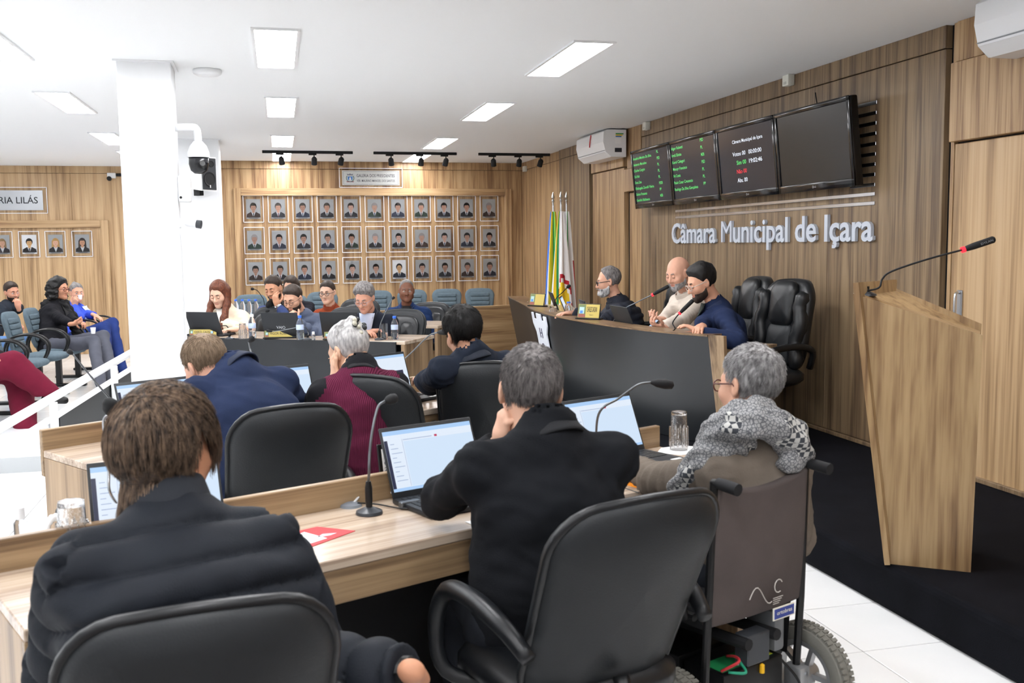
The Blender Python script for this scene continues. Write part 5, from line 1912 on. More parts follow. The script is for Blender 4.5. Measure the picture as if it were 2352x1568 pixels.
# spectacles on a cord and pin
mb = MB().lathe([(0, 0), (0.010, 0.0), (0.008, 0.004), (0, 0.005)], 10)
qq = P13
pp = qq['nk'] + qq['fw'] * 0.16 + qq['rt'] * -0.09 - np.array((0, 0, 0.13))

# ------------------------------------------------------------------ screens on the dais wall
TVW, TVH = 0.975, 0.585
names_l = [('Anadirio Martins Da Silva', 'PL'), ('Anderson Marcelino', 'PSD'), ('Charles Cargnin', 'PL'), ('Da Rolt', 'PL'), ('Duca Zata', 'PL'), ('Elisângela Zanolli Vieira', 'PSDB'), ('Gelson Possamai', 'PP'), ('Geraldo Baldissera', 'MDB')]
names_r = [('Higor Robetti', 'PSD'), ('Irmã Eloisa', 'PL'), ('Karol Calegari', 'MDB'), ('Moacyr Francisco', 'PSD'), ('Ni Costa', 'PL'), ('Paulo Cesar Crecencio', 'PL'), ('Rodrigo Da Silva Gonçalves', 'PP')]
tv_lab = ['black wall television farthest left, showing eight green names', 'black wall television showing seven green names, second from the left',
          'black wall television showing white vote counts and the time', 'switched off black wall television, nearest the lectern']
for k in range(4):
    y = 9.72 - TVW / 2 - k * 0.983
    t = thing('television', tv_lab[k], 'television', (3.74, y, 2.215), 0, 'wall televisions in a row')
    tilt = R(-6)
    # local frame: x to the viewer's right (towards -Y), z up, facing -X
    fm = frame((0, 0, 0), (0, -1, 0), (0, 0, 1)) @ Matrix.Rotation(R(6), 4, 'X')
    w, h = TVW / 2, TVH / 2
    MB().rbox((-w, -0.012, -h), (w, 0.05, h), 0.012, 2, 0, fm).build('body', M_TVB, t, smooth='auto')
    MB().rbox((-w * 0.8, 0.051, -h * 0.8), (w * 0.8, 0.085, h * 0.75), 0.012, 2, 0, fm).build('rear_cover', M_BLACKM, t)
    MB().box((-w + 0.035, -0.0135, -h + 0.055), (w - 0.035, -0.0125, h - 0.035), 0, fm).build('display', M_TVOFF if k == 3 else M_TVS, t)
    bz = MB()
    for lo, hi in (((-w, -0.02, h - 0.034), (w, -0.012, h)), ((-w, -0.02, -h), (w, -0.012, -h + 0.054)), ((-w, -0.02, -h), (-w + 0.034, -0.012, h)), ((w - 0.034, -0.02, -h), (w, -0.012, h))):
        bz.rbox(lo, hi, 0.004, 2, 0, fm)
    bz.build('bezel', M_TVB, t, smooth='auto')
    lg = MB().lathe([(0.006, 0), (0.009, 0), (0.009, 0.0006), (0.006, 0.0006)], 14, 0, fm @ T(-0.014, -0.0204, -h + 0.026, rx=R(90)), closed=True)
    add_text(lg, 'LG', 0.024, 0.012, fm @ T(0.0, -0.0206, -h + 0.020), 0, 0.01)
    lg.build('logo', M_STEEL, t)
    MB().tube([(0.035, 0, 0), (0.15, 0, 0.02)], 0.03, 8).build('wall_bracket', M_BLACKM, t)
    ft = fm @ T(0, -0.0145, 0)
    if k < 2:
        mb = MB()
        rows = names_l if k == 0 else names_r
        for i, (a, b_) in enumerate(rows):
            z = h - 0.075 - (i + (0.0 if k == 0 else -0.15)) * (0.0595 if k == 0 else 0.062)
            add_text(mb, a, 0.0195 * len(a), 0.026, ft @ T(-w + 0.05, 0, z - 0.02), 0, 0.01)
            add_text(mb, b_, 0.021 * len(b_), 0.026, ft @ T(w - 0.30, 0, z), 0, 0.01)
        mb.build('vote_list', M_TVG, t)
    if k == 2:
        mb = MB()
        add_text(mb, 'Câmara Municipal de Içara', 0.50, 0.026, ft @ T(-0.20, 0, 0.145), 0, 0.01)
        add_text(mb, 'Votos 00', 0.22, 0.032, ft @ T(-0.21, 0, 0.045), 0, 0.01)
        add_text(mb, '00:00:00', 0.21, 0.032, ft @ T(0.06, 0, 0.045), 0, 0.01)
        add_text(mb, '19:02:46', 0.21, 0.032, ft @ T(0.06, 0, -0.025), 0, 0.015)
        add_text(mb, 'Abs. 00', 0.17, 0.032, ft @ T(-0.16, 0, -0.165), 0, 0.01)
        mb.build('vote_text', M_TVW, t)
        add_text(MB(), 'Sim 00', 0.16, 0.032, ft @ T(-0.15, 0, -0.025), 0, 0.01).build('yes_text', M_TVG, t)
        add_text(MB(), 'Não 00', 0.17, 0.032, ft @ T(-0.16, 0, -0.095), 0, 0.02).build('no_text', M_TVR, t)
    if k == 3:
        MB().tube([(0.10, 0.12, h - 0.02), (0.1, 0.16, h + 0.11)], 0.004, 6).build('cable', M_BLACKM, t)
# steel strips and raised letters
for z, lb, y0, y1 in ((1.875, 'upper polished steel strip under the televisions', 9.03, 5.79), (1.815, 'lower polished steel strip above the wall letters', 9.03, 5.79)):
    o = MB().rbox((0, 0, -0.012), (0.006, y0 - y1, 0.012), 0.002, 1).build('steel_strip', M_CHROME, None, (XW - 0.0065, y1, z))
    tag(o, lb, 'strip', 'steel strips on the dais wall')
for k in range(9):
    o = MB().rbox((0, 0, -0.012), (0.006, 0.28, 0.012), 0.002, 1).build('steel_strip', M_CHROME, None, (XW - 0.0065, 5.79, 1.935 + k * 0.066))
    tag(o, 'short polished steel strip beside the switched off television, %s from below' % ['first', 'second', 'third', 'fourth', 'fifth', 'sixth', 'seventh', 'eighth', 'ninth'][k], 'strip', 'steel strips on the dais wall')
sg = thing('wall_lettering', 'raised grey letters reading Câmara Municipal de Içara on the wood wall', 'sign', (XW - 0.002, 7.43, 1.572))
full = 'Câmara Municipal de Içara'
fm = frame((0, 0, 0), (0, -1, 0), (0, 0, 1))
vv, _ = text_mesh(full, 0.018, 1.0)
sx = 3.30 / (vv[:, 0].max() - vv[:, 0].min())
sz = 0.185 / 0.70
pre = ''
for ch in full:
    if ch != ' ':
        v, f = text_mesh(ch, 0.018 if ch != 'M' else 0.0, 1.0)
        # advance measured from the phrase set so far
        a, _ = text_mesh(pre + ch, 0.018, 1.0)
        x_off = a[:, 0].max() - v[:, 0].max()
        w = np.zeros_like(v)
        w[:, 0] = (v[:, 0] + x_off) * sx - 1.65
        w[:, 1] = -0.0125 - v[:, 2] * 0.0115
        w[:, 2] = v[:, 1] * sz
        MB().add(w, f, 0, fm).build('letter', M_LETTER, sg)
    pre += ch

# ------------------------------------------------------------------ air conditioners
def aircon(label, loc, w, name='air_conditioner', dressed=False):
    """faces -X; loc = middle of the back, at the wall"""
    t = thing(name, label, 'air conditioner', loc, 0)
    prof = [(0, -0.14), (-0.17, -0.14), (-0.235, -0.085), (-0.262, 0.02), (-0.255, 0.125), (-0.22, 0.15), (0, 0.15)]
    fm = frame((0, 0, 0), (1, 0, 0), (0, 0, 1))
    MB().prism(prof, -w / 2, w / 2, 0, fm).build('body', M_WPLAST, t)
    MB().add([(-0.175, -w / 2 + 0.02, -0.143), (-0.240, -w / 2 + 0.02, -0.088), (-0.240, w / 2 - 0.02, -0.088), (-0.175, w / 2 - 0.02, -0.143),
              (-0.17, -w / 2 + 0.02, -0.138), (-0.232, -w / 2 + 0.02, -0.084), (-0.232, w / 2 - 0.02, -0.084), (-0.17, w / 2 - 0.02, -0.138)],
             [(0, 1, 2, 3), (7, 6, 5, 4), (0, 4, 5, 1), (1, 5, 6, 2), (2, 6, 7, 3), (3, 7, 4, 0)]).build('louvre', M_WPLAST, t)
    MB().rbox((-0.25, -w / 2 + 0.005, -0.074), (-0.2, w / 2 - 0.005, -0.069), 0.002, 1).build('panel_gap', mat('ac_gap', '#9ca1a6', 0.6), t)
    if dressed:
        s = MB()
        for i, (c0, zz) in enumerate(((0, 0.10), (1, 0.085), (2, 0.07))):
            s.box((-0.12, -w / 2 - 0.0015, zz), (-0.03 - 0.012 * i, -w / 2 - 0.0005, zz + 0.012), i)
        s.build('energy_label', [mat('lab_green', '#3c9a4a', 0.6), mat('lab_yellow', '#e2c433', 0.6), mat('lab_blue', '#3a6fb0', 0.6)], t)
        s = MB()
        s.box((-0.13, -w / 2 - 0.0015, 0.0), (-0.06, -w / 2 - 0.0005, 0.055), 0).build('notice_sticker', M_PAPER, t)
        s = MB()
        s.box((-0.13, -w / 2 - 0.0015, -0.09), (-0.05, -w / 2 - 0.0005, -0.045), 4)
        s.m = [0] * len(s.m)
        s.build('rating_sticker', M_TEXTDARK, t)
        MB().tube(spline([(-0.258, -0.05, 0.13), (-0.272, -0.06, 0.06), (-0.268, -0.03, 0.0)], 8), 0.006, 6).build('red_ribbon', M_RED, t)
    return t


aircon('white split air conditioner with energy label high beside the televisions', (3.868, 10.78, 2.645), 0.95, dressed=True)
aircon('large white air conditioner cut by the upper right of the picture', (3.864, 3.90, 2.648), 1.25)

# ------------------------------------------------------------------ galleries of portraits
def portrait(mb, M, w, h, skin, hairi, suit, female=False, tie=5):
    """flat printed bust; materials: 0 skin 1 hair 2 suit 3 shirt 4 print 5 tie"""
    def el(cx, cz, rx, rz, mi, y):
        mb.prism([(cx + rx * math.cos(a), cz + rz * math.sin(a)) for a in np.linspace(0, 2 * math.pi, 15)[:-1]], y - 0.0004, y, mi, M)
    y = -0.0062
    el(0, 0.02 * h + 0.10 * h, 0.155 * w * 1.25, 0.155 * h, 1, y)
    if female:
        mb.prism([(-0.24 * w, -0.22 * h), (0.24 * w, -0.22 * h), (0.21 * w, 0.16 * h), (-0.21 * w, 0.16 * h)], y - 0.0002, y, 1, M)
    mb.prism([(-0.40 * w, -0.34 * h), (0.40 * w, -0.34 * h), (0.37 * w, -0.20 * h), (0.15 * w, -0.11 * h), (-0.15 * w, -0.11 * h), (-0.37 * w, -0.20 * h)], y - 0.0007, y, 2, M)
    mb.prism([(0.0, -0.34 * h), (0.125 * w, -0.105 * h), (-0.125 * w, -0.105 * h)], y - 0.0011, y, 3, M)
    if not female:
        mb.prism([(-0.02 * w, -0.34 * h), (0.02 * w, -0.34 * h), (0.032 * w, -0.16 * h), (-0.032 * w, -0.16 * h)], y - 0.0014, y, tie, M)
    mb.prism([(-0.07 * w, -0.15 * h), (0.07 * w, -0.15 * h), (0.07 * w, 0), (-0.07 * w, 0)], y - 0.0012, y, 0, M)
    el(0, 0.06 * h, 0.148 * w, 0.135 * h, 0, y - 0.0010)
    mb.prism([(-0.15 * w, 0.145 * h), (0.15 * w, 0.155 * h), (0.12 * w, 0.21 * h), (-0.02 * w, 0.235 * h), (-0.13 * w, 0.20 * h)], y - 0.0020, y - 0.0012, 1, M) if hairi else None
    for sx in (-1, 1):
        mb.prism([(sx * 0.055 * w - 0.03 * w, 0.075 * h), (sx * 0.055 * w + 0.03 * w, 0.075 * h), (sx * 0.055 * w + 0.03 * w, 0.088 * h), (sx * 0.055 * w - 0.03 * w, 0.088 * h)], y - 0.0018, y, 1 if hairi else 4, M)
    mb.prism([(-0.045 * w, 0.0), (0.045 * w, 0.0), (0.045 * w, 0.008 * h), (-0.045 * w, 0.008 * h)], y - 0.0018, y, 4, M)
    for k, (zz, ww) in enumerate(((-0.36, 0.30), (-0.388, 0.24))):
        mb.prism([(-ww * w, zz * h), (ww * w, zz * h), (ww * w, (zz + 0.014) * h), (-ww * w, (zz + 0.014) * h)], y - 0.0003, y, 4, M)


def plaque(name, label, cat, loc, w, h, pw, ph, group, platemat):
    """acrylic sheet with bright edges on stand-offs and a smaller metal plate; faces -Y"""
    t = thing(name, label, cat, loc, 0, group)
    MB().box((-w / 2, -0.020, -h / 2), (w / 2, -0.016, h / 2)).build('acrylic_sheet', M_ACRYL, t)
    e = MB()
    b_ = 0.008
    for lo, hi in (((-w / 2, -0.021, -h / 2), (w / 2, -0.0155, -h / 2 + b_)), ((-w / 2, -0.021, h / 2 - b_), (w / 2, -0.0155, h / 2)),
                   ((-w / 2, -0.021, -h / 2), (-w / 2 + b_, -0.0155, h / 2)), ((w / 2 - b_, -0.021, -h / 2), (w / 2, -0.0155, h / 2))):
        e.box(lo, hi)
    e.build('bright_edge', mat('acrylic_edge', '#eef2f7', 0.3), t)
    MB().box((-pw / 2, -0.012, -ph / 2), (pw / 2, -0.004, ph / 2)).build('metal_plate', platemat, t)
    for sx in (-1, 1):
        for sz_ in (-1, 1):
            MB().lathe([(0.004, 0), (0.004, 0.02), (0, 0.02)], 8, 0, T(sx * (w / 2 - 0.015), 0, sz_ * (h / 2 - 0.015), rx=R(90))).build('stand_off', M_CHROME, t)
    return t


M_PLATE = mat('portrait_plate', '#a3a6a9', 0.45, metal=0.25)
M_PLATEB = mat('portrait_plate_pale', '#e9ecf0', 0.4)
ex = np.linspace(-0.095, 3.375, 11)
rows = [2.125, 1.675, 1.225]
rn = ['top', 'middle', 'bottom']
cn = ['first', 'second', 'third', 'fourth', 'fifth', 'sixth', 'seventh', 'eighth', 'ninth', 'tenth', 'eleventh']
prnd = random.Random(11)
hk = ['#1b1817', '#1b1817', '#2a221d', '#8d8a88', '#3a3430']
sk = ['#b08a78', '#a87f6c', '#b99484', '#9c7766']
su = ['#1c1d24', '#22242b', '#2b2a2c', '#33241f', '#24342c', '#1d2436']
hair_over = {(1, 0): 3, (0, 5): 3, (1, 5): 3, (0, 10): 3, (1, 7): 3, (2, 9): 4}
for r in range(3):
    for c in range(11):
        hi = hair_over.get((r, c), prnd.choice([0, 0, 1, 2, 4]))
        bald = (r, c) == (2, 6)
        hname = 'bald' if bald else ('grey haired' if hi == 3 else 'dark haired')
        lb = 'portrait of a %s man, %s from left, %s row of the gallery' % (hname, cn[c], rn[r])
        t = plaque('portrait_plaque', lb, 'plaque', (ex[c], YB - 0.0005, rows[r]), 0.285, 0.385, 0.20, 0.28, 'plaques of the presidents gallery', M_PLATEB if bald else M_PLATE)
        s1 = '#c29a70' if bald else prnd.choice(sk)
        s2 = prnd.choice(su)
        mb = MB()
        portrait(mb, T(0, -0.0062, -0.004, s=(1.22, 1, 1.22)), 0.20, 0.28, 0, not bald, 2)
        mb.build('printed_bust', [mat('pr' + s1, s1, 0.5), mat('pr' + hk[hi], hk[hi], 0.5), mat('pr' + s2, s2, 0.5), mat('pr_shirt', '#c9cdd2', 0.5), mat('pr_text', '#3b3d42', 0.5), mat('pr_tie%d' % (c % 3), ['#20222a', '#5a2a30', '#2a3350'][c % 3], 0.5)], t)
for k, (px, hcol, sk_, lb) in enumerate(((-3.695, '#8a6f4a', '#c79a80', 'portrait plaque of a fair haired woman, cut by the picture edge under the lilac sign'),
                                         (-3.33, '#1b1817', '#cfa36e', 'portrait plaque of a woman with short black hair, under the lilac sign'),
                                         (-2.97, '#b0884e', '#d9ab92', 'portrait plaque of a smiling blonde woman on the far left wall'),
                                         (-2.60, '#261a16', '#bd8d70', 'portrait plaque of a woman with long dark hair, nearest the white pillar'))):
    t = plaque('portrait_plaque', lb, 'plaque', (px, YL - 0.0005, 1.66), 0.285, 0.385, 0.20, 0.28, 'plaques of the lilac gallery', M_PLATEB if k == 1 else M_PLATE)
    mb = MB()
    portrait(mb, T(0, -0.0062, -0.004, s=(1.22, 1, 1.22)), 0.20, 0.28, 0, True, 2, female=(k != 1))
    mb.build('printed_bust', [mat('pr' + sk_, sk_, 0.5), mat('pr' + hcol, hcol, 0.5), mat('pr#231f22', '#231f22', 0.5), mat('pr_shirt', '#c9cdd2', 0.5), mat('pr_text', '#3b3d42', 0.5), mat('pr#231f22', '#231f22', 0.5)], t)
M_SIGN = mat('sign_plate', '#dfe2e0', 0.4, metal=0.2)
t = plaque('gallery_sign', 'acrylic sign reading Galeria dos Presidentes above the portraits', 'sign', (1.60, YB - 0.0005, 2.575), 0.93, 0.285, 0.84, 0.215, None, M_SIGN)
mb = MB()
add_text(mb, 'GALERIA DOS PRESIDENTES', 0.56, 0.042, T(-0.21, -0.0125, 0.012), 0, 0.012)
add_text(mb, 'VER. MAURINO MANOEL DOS SANTOS', 0.56, 0.034, T(-0.21, -0.0125, -0.058), 0, 0.012)
mb.build('lettering', mat('sign_ink', '#4a4b58', 0.6), t)
mb = MB()
for sx in (-1, 1):
    mb.tube([(sx * 0.055 * math.cos(a), -0.013, 0.05 * math.sin(a) - 0.005) for a in np.linspace(-1.5, 0.7, 9)], 0.006, 5, 0, T(-0.305, 0, 0))
mb.prism([(-0.035, -0.03), (0.035, -0.03), (0.035, 0.02), (-0.035, 0.02)], -0.0135, -0.0125, 1, T(-0.305, 0, 0))
mb.prism([(-0.012, -0.03), (0.012, -0.03), (0.012, 0.0), (0, 0.012), (-0.012, 0.0)], -0.0142, -0.0136, 2, T(-0.305, 0, 0))
mb.prism([(-0.04, 0.035), (0.04, 0.035), (0.045, 0.06), (0.02, 0.05), (0, 0.065), (-0.02, 0.05), (-0.045, 0.06)], -0.0135, -0.0125, 3, T(-0.305, 0, 0))
mb.prism([(-0.05, -0.062), (0.05, -0.062), (0.055, -0.05), (-0.055, -0.05)], -0.0142, -0.0125, 4, T(-0.305, 0, 0))
mb.build('crest', [mat('crest_green', '#5f7f7c', 0.6), mat('crest_blue', '#4f86cc', 0.6), M_PAPER, mat('crest_grey', '#8b8f98', 0.6), mat('crest_red', '#a04a58', 0.6)], t)
fr = MB()
for lo, hi in (((-0.40, -0.0128, -0.095), (0.40, -0.0122, -0.092)), ((-0.40, -0.0128, 0.092), (0.40, -0.0122, 0.095)), ((-0.403, -0.0128, -0.095), (-0.40, -0.0122, 0.095)), ((0.40, -0.0128, -0.095), (0.403, -0.0122, 0.095))):
    fr.box(lo, hi)
fr.build('printed_border', mat('sign_ink', '#4a4b58', 0.6), t)
t = plaque('gallery_sign', 'brushed steel sign reading Galeria Lilás on the far left wall', 'sign', (-3.60, YL - 0.0005, 2.305), 1.10, 0.385, 0.98, 0.29, None, M_STEEL)
mb = MB()
add_text(mb, 'GALERIA LILÁS', 0.84, 0.095, T(-0.42, -0.0125, -0.045), 0, 0.008)
mb.build('lettering', M_TEXTDARK, t)

# ------------------------------------------------------------------ ceiling and wall fittings
for k, (x0, x1, y, lb) in enumerate(((0.05, 1.20, 13.30, 'black spotlight track over the left part of the portrait gallery'), (1.47, 2.58, 13.30, 'black spotlight track over the middle of the portrait gallery'), (2.88, 3.93 - 0.05, 13.30, 'black spotlight track nearest the dais wall'))):
    t = thing('spotlight_track', lb, 'track light', ((x0 + x1) / 2, y, H_C), 0, 'spotlight tracks by the gallery')
    w = (x1 - x0) / 2
    MB().rbox((-w, -0.018, -0.035), (w, 0.018, 0), 0.003, 1).build('rail', M_BLACKM, t)
    for i, fx in enumerate((-0.62, 0.1, 0.70)):
        x = fx * w
        hd = MB().rbox((x - 0.05, -0.016, -0.055), (x + 0.05, 0.016, -0.035), 0.003, 1).tube([(x + 0.02, 0, -0.05), (x + 0.02, 0, -0.10)], 0.008, 6)
        hd = hd.build('spot_arm', M_BLACKM, t)
        MB().lathe([(0, 0.05), (0.02, 0.05), (0.035, 0.03), (0.038, -0.05), (0.034, -0.05), (0.03, -0.03), (0, -0.03)], 14, 0, T(x + 0.02, 0.015, -0.125, rx=R(28), ry=R(10 * (i - 1)))).build('spot_head', M_BLACKM, t, smooth='auto')
t = thing('access_point', 'round white wireless access point on the ceiling', 'access point', (-0.325, 7.40, H_C), 0)
MB().lathe([(0, -0.045), (0.07, -0.042), (0.095, -0.028), (0.10, -0.012), (0.095, 0.0)], 28).build('cover', M_WPLAST, t, smooth=True)
MB().lathe([(0, -0.001), (0.004, -0.001), (0.003, 0.0), (0, 0.001)], 8, 0, T(0.045, -0.05, -0.038)).build('status_light', mat('green_led', '#204020', 0.4, emit='#50ff90', estr=1.5), t)
# dome camera on a bracket from the near pillar
t = thing('dome_camera', 'white and black dome security camera bracketed to the near pillar', 'camera', (-0.545, 7.28, 2.36), 0)
MB().tube(spline([(0.0, 0, 0.035), (0.10, 0, 0.04), (0.135, 0, 0.03), (0.145, 0, -0.02), (0.145, 0, -0.06)], 16), 0.026, 12).build('bracket', M_WPLAST, t, smooth=True)
MB().lathe([(0.0, -0.05), (0.03, -0.055), (0.055, -0.085), (0.072, -0.13), (0.074, -0.165), (0.0, -0.166)], 24, 0, T(0.145, 0, 0)).build('housing', M_WPLAST, t, smooth='auto')
MB().lathe([(0.067, -0.166), (0.067, -0.21), (0.055, -0.255), (0.03, -0.275), (0, -0.278)], 24, 0, T(0.145, 0, 0)).build('dome', mat('camera_black', '#15161a', 0.25), t, smooth=True)
MB().lathe([(0, 0.02), (0.018, 0.02), (0.022, 0.0), (0.032, -0.01)], 16, 0, T(0.17, -0.05, -0.215, rx=R(75), rz=R(10))).build('lens', M_BLACK, t, smooth='auto')
t = thing('junction_box', 'white box with small black lens under the dome camera', 'box', (-0.545, 7.30, 1.98), 0)
MB().rbox((0.0, -0.06, -0.09), (0.085, 0.06, 0.09), 0.014, 3).build('case', M_WPLAST, t, smooth='auto')
MB().lathe([(0, 0.004), (0.008, 0.003), (0.009, 0)], 12, 0, T(0.02, -0.06, -0.06, rx=R(90))).build('lens', M_BLACK, t)
t = thing('bullet_camera', 'small white bullet camera below the box on the near pillar', 'camera', (-0.545, 7.30, 1.745), 0)
MB().lathe([(0, 0.012), (0.03, 0.01), (0.034, 0)], 14, 0, T(ry=R(90))).build('base_plate', M_WPLAST, t, smooth='auto')
MB().tube([(0.0, 0, 0), (0.04, -0.0, 0.005)], 0.012, 8).build('arm', M_WPLAST, t)
fm = T(0.04, 0, 0.005, ry=R(98), rz=R(-12))
MB().lathe([(0, 0), (0.02, 0.0), (0.026, 0.01), (0.027, 0.09), (0, 0.09)], 16, 0, fm).build('barrel', M_WPLAST, t, smooth='auto')
MB().lathe([(0.028, 0.075), (0.029, 0.108), (0.024, 0.109), (0, 0.10)], 16, 0, fm).build('lens_hood', mat('hood_grey', '#3c4044', 0.5), t, smooth='auto')
MB().tube(spline([(0.0, 0.0, -0.03), (0.012, 0, -0.2), (0.012, 0, -0.6), (0.012, 0, -1.0)], 16), 0.006, 6).build('cable', M_WPLAST, t, smooth=True)
# loudspeaker on the far pillar
t = thing('loudspeaker', 'white loudspeaker with black grille on the far pillar', 'loudspeaker', (-0.62, 11.85, 2.40), R(44))
MB().add([(-0.11, -0.11, -0.19), (0.11, -0.11, -0.19), (0.07, 0.12, -0.16), (-0.07, 0.12, -0.16), (-0.11, -0.11, 0.19), (0.11, -0.11, 0.19), (0.07, 0.12, 0.16), (-0.07, 0.12, 0.16)],
         [(0, 3, 2, 1), (4, 5, 6, 7), (0, 1, 5, 4), (1, 2, 6, 5), (2, 3, 7, 6), (3, 0, 4, 7)]).build('cabinet', M_WPLAST, t)
fm = T(0, -0.11, 0)
MB().rbox((-0.098, -0.010, -0.175), (0.098, -0.001, 0.175), 0.004, 1, 0, fm).build('grille', mat('grille', '#2b2e33', 0.7), t)
MB().lathe([(0, -0.004), (0.06, 0.0), (0.078, 0.006), (0.082, 0)], 20, 0, fm @ T(0, -0.011, -0.06, rx=R(90))).build('woofer', M_BLACKM, t, smooth='auto')
MB().lathe([(0, -0.003), (0.028, 0.0), (0.034, 0.004), (0.036, 0)], 16, 0, fm @ T(0.03, -0.011, 0.11, rx=R(90))).build('tweeter', M_BLACKM, t, smooth='auto')
MB().box((-0.006, -0.0185, -0.155), (0.006, -0.0175, -0.125), 0, fm).build('badge', M_PAPER, t)
MB().rbox((-0.03, 0.02, -0.235), (0.03, 0.12, -0.165), 0.003, 1).build('mount', M_BLACKM, t)
t = thing('wall_camera', 'small white security camera on the wood wall left of the near pillar', 'camera', (-2.10, YL - 0.001, 2.66), 0)
MB().rbox((-0.10, -0.06, -0.03), (0.02, -0.001, 0.05), 0.008, 2).build('case', M_WPLAST, t, smooth='auto')
MB().rbox((0.02, -0.03, 0.0), (0.10, -0.001, 0.04), 0.004, 1).build('mount', M_BLACKM, t)
MB().lathe([(0, 0.05), (0.032, 0.05), (0.036, 0.0), (0, 0)], 14, 0, T(-0.07, -0.045, -0.035, rx=R(90))).build('lens', M_BLACKM, t, smooth='auto')
for (y, z, x, lb) in ((9.72, 2.765, XW - 0.005, 'small white sensor box at the wall top above the second television'), (6.87, 2.77, XW - 0.005, 'small white sensor box at the wall top above the televisions, nearer the lectern'), (14.6, 2.70, XW - 0.005, 'small cream sensor box in the far corner by the ceiling')):
    t = thing('sensor', lb, 'sensor', (x, y, z), 0)
    MB().rbox((-0.055, -0.045, -0.04), (0, 0.045, 0.04), 0.006, 2).build('case', mat('sensor_cream', '#dcdcd2', 0.5), t, smooth='auto')
    MB().rbox((-0.058, -0.02, -0.03), (-0.054, 0.02, -0.01), 0.002, 1).build('window', mat('sensor_window', '#bfc0b8', 0.3), t)
t = thing('door_handle', 'chrome pull handle on the pale wood door behind the lectern', 'handle', (XW + 0.008, 4.955, 1.19), 0)
MB().tube(spline([(0, 0, -0.075), (-0.03, 0, -0.07), (-0.035, 0, 0), (-0.03, 0, 0.07), (0, 0, 0.075)], 14), 0.008, 8).build('grip', M_CHROME, t, smooth=True)
MB().rbox((-0.004, -0.022, -0.09), (0, 0.022, 0.09), 0.002, 1).build('plate', M_STEEL, t)

# ------------------------------------------------------------------ flags
def flag(label, x, y, cols, seed, spread, htop=2.02):
    t = thing('flag', label, 'flag', (x, y, DZ), 0, 'flags beside the dais desk')
    MB().tube([(0, 0, 0.02), (0, 0, 1.88)], 0.012, 8).build('pole', M_STEEL, t, smooth='auto')
    MB().lathe([(0.0, 2.0), (0.004, 1.985), (0.020, 1.93), (0.010, 1.905), (0.018, 1.885), (0.012, 1.87), (0.012, 1.84), (0, 1.84)][::-1], 12).build('finial', M_CHROME, t, smooth='auto')
    MB().lathe([(0, 0), (0.13, 0), (0.12, 0.02), (0.02, 0.035), (0, 0.035)], 20).build('foot', M_CHROME, t, smooth='auto')
    nu, nv = 60, 26
    g = np.random.default_rng(seed)
    ph_ = g.random(4) * 6

    def fn(u, v):
        z = 1.76 - v * 1.28 - 0.05 * math.sin(u * 9 + ph_[0]) * v
        a = -4.02 + u * 4.8
        r_ = (0.022 + spread * v ** 0.8) * (1 + 0.45 * math.sin(u * 26 + ph_[1] + 1.5 * v))
        return (r_ * math.cos(a), r_ * math.sin(a), z)
    mb = MB().grid(fn, nu, nv)
    mb.m = []
    for j in range(nv - 1):
        for i in range(nu - 1):
            u, v = i / (nu - 1), j / (nv - 1)
            mb.m.append(cols(u, v))
    mb.build('cloth', FM, t, smooth=True)
    return t


FM = [mat('flag_white', '#f0f0f2', 0.8), mat('flag_red', '#b3202f', 0.8), mat('flag_green', '#2e9a55', 0.8), mat('flag_yellow', '#f0cf2a', 0.8), mat('flag_blue', '#3f74d0', 0.8), mat('flag_lime', '#9bd85a', 0.8)]
flag('white and red flag, right of the three flags by the dais', 3.56, 11.50, lambda u, v: 1 if (u > 0.66 and v > 0.42) or u < 0.10 else (2 if 0.45 < u < 0.52 and v < 0.35 else 0), 2, 0.075)


def cityflag(u, v):
    if u < 0.30:
        return (4, 5, 0, 3, 2)[min(4, int((u - 0.12) / 0.036))] if u > 0.12 else 4
    d = ((u - 0.50) / 0.20) ** 2 + ((v - 0.78) / 0.18) ** 2
    if d < 0.5:
        return 3
    if d < 0.75:
        return 0
    if d < 1.25:
        return 1
    return 0


flag('white flag with yellow and red round crest, middle of the three flags', 3.46, 11.40, cityflag, 3, 0.085)
flag('green, yellow and blue flag, left of the three flags', 3.41, 11.56, lambda u, v: [4, 4, 0, 3, 2, 5, 0, 3, 2, 2][int(u * 9.99)], 1, 0.065)

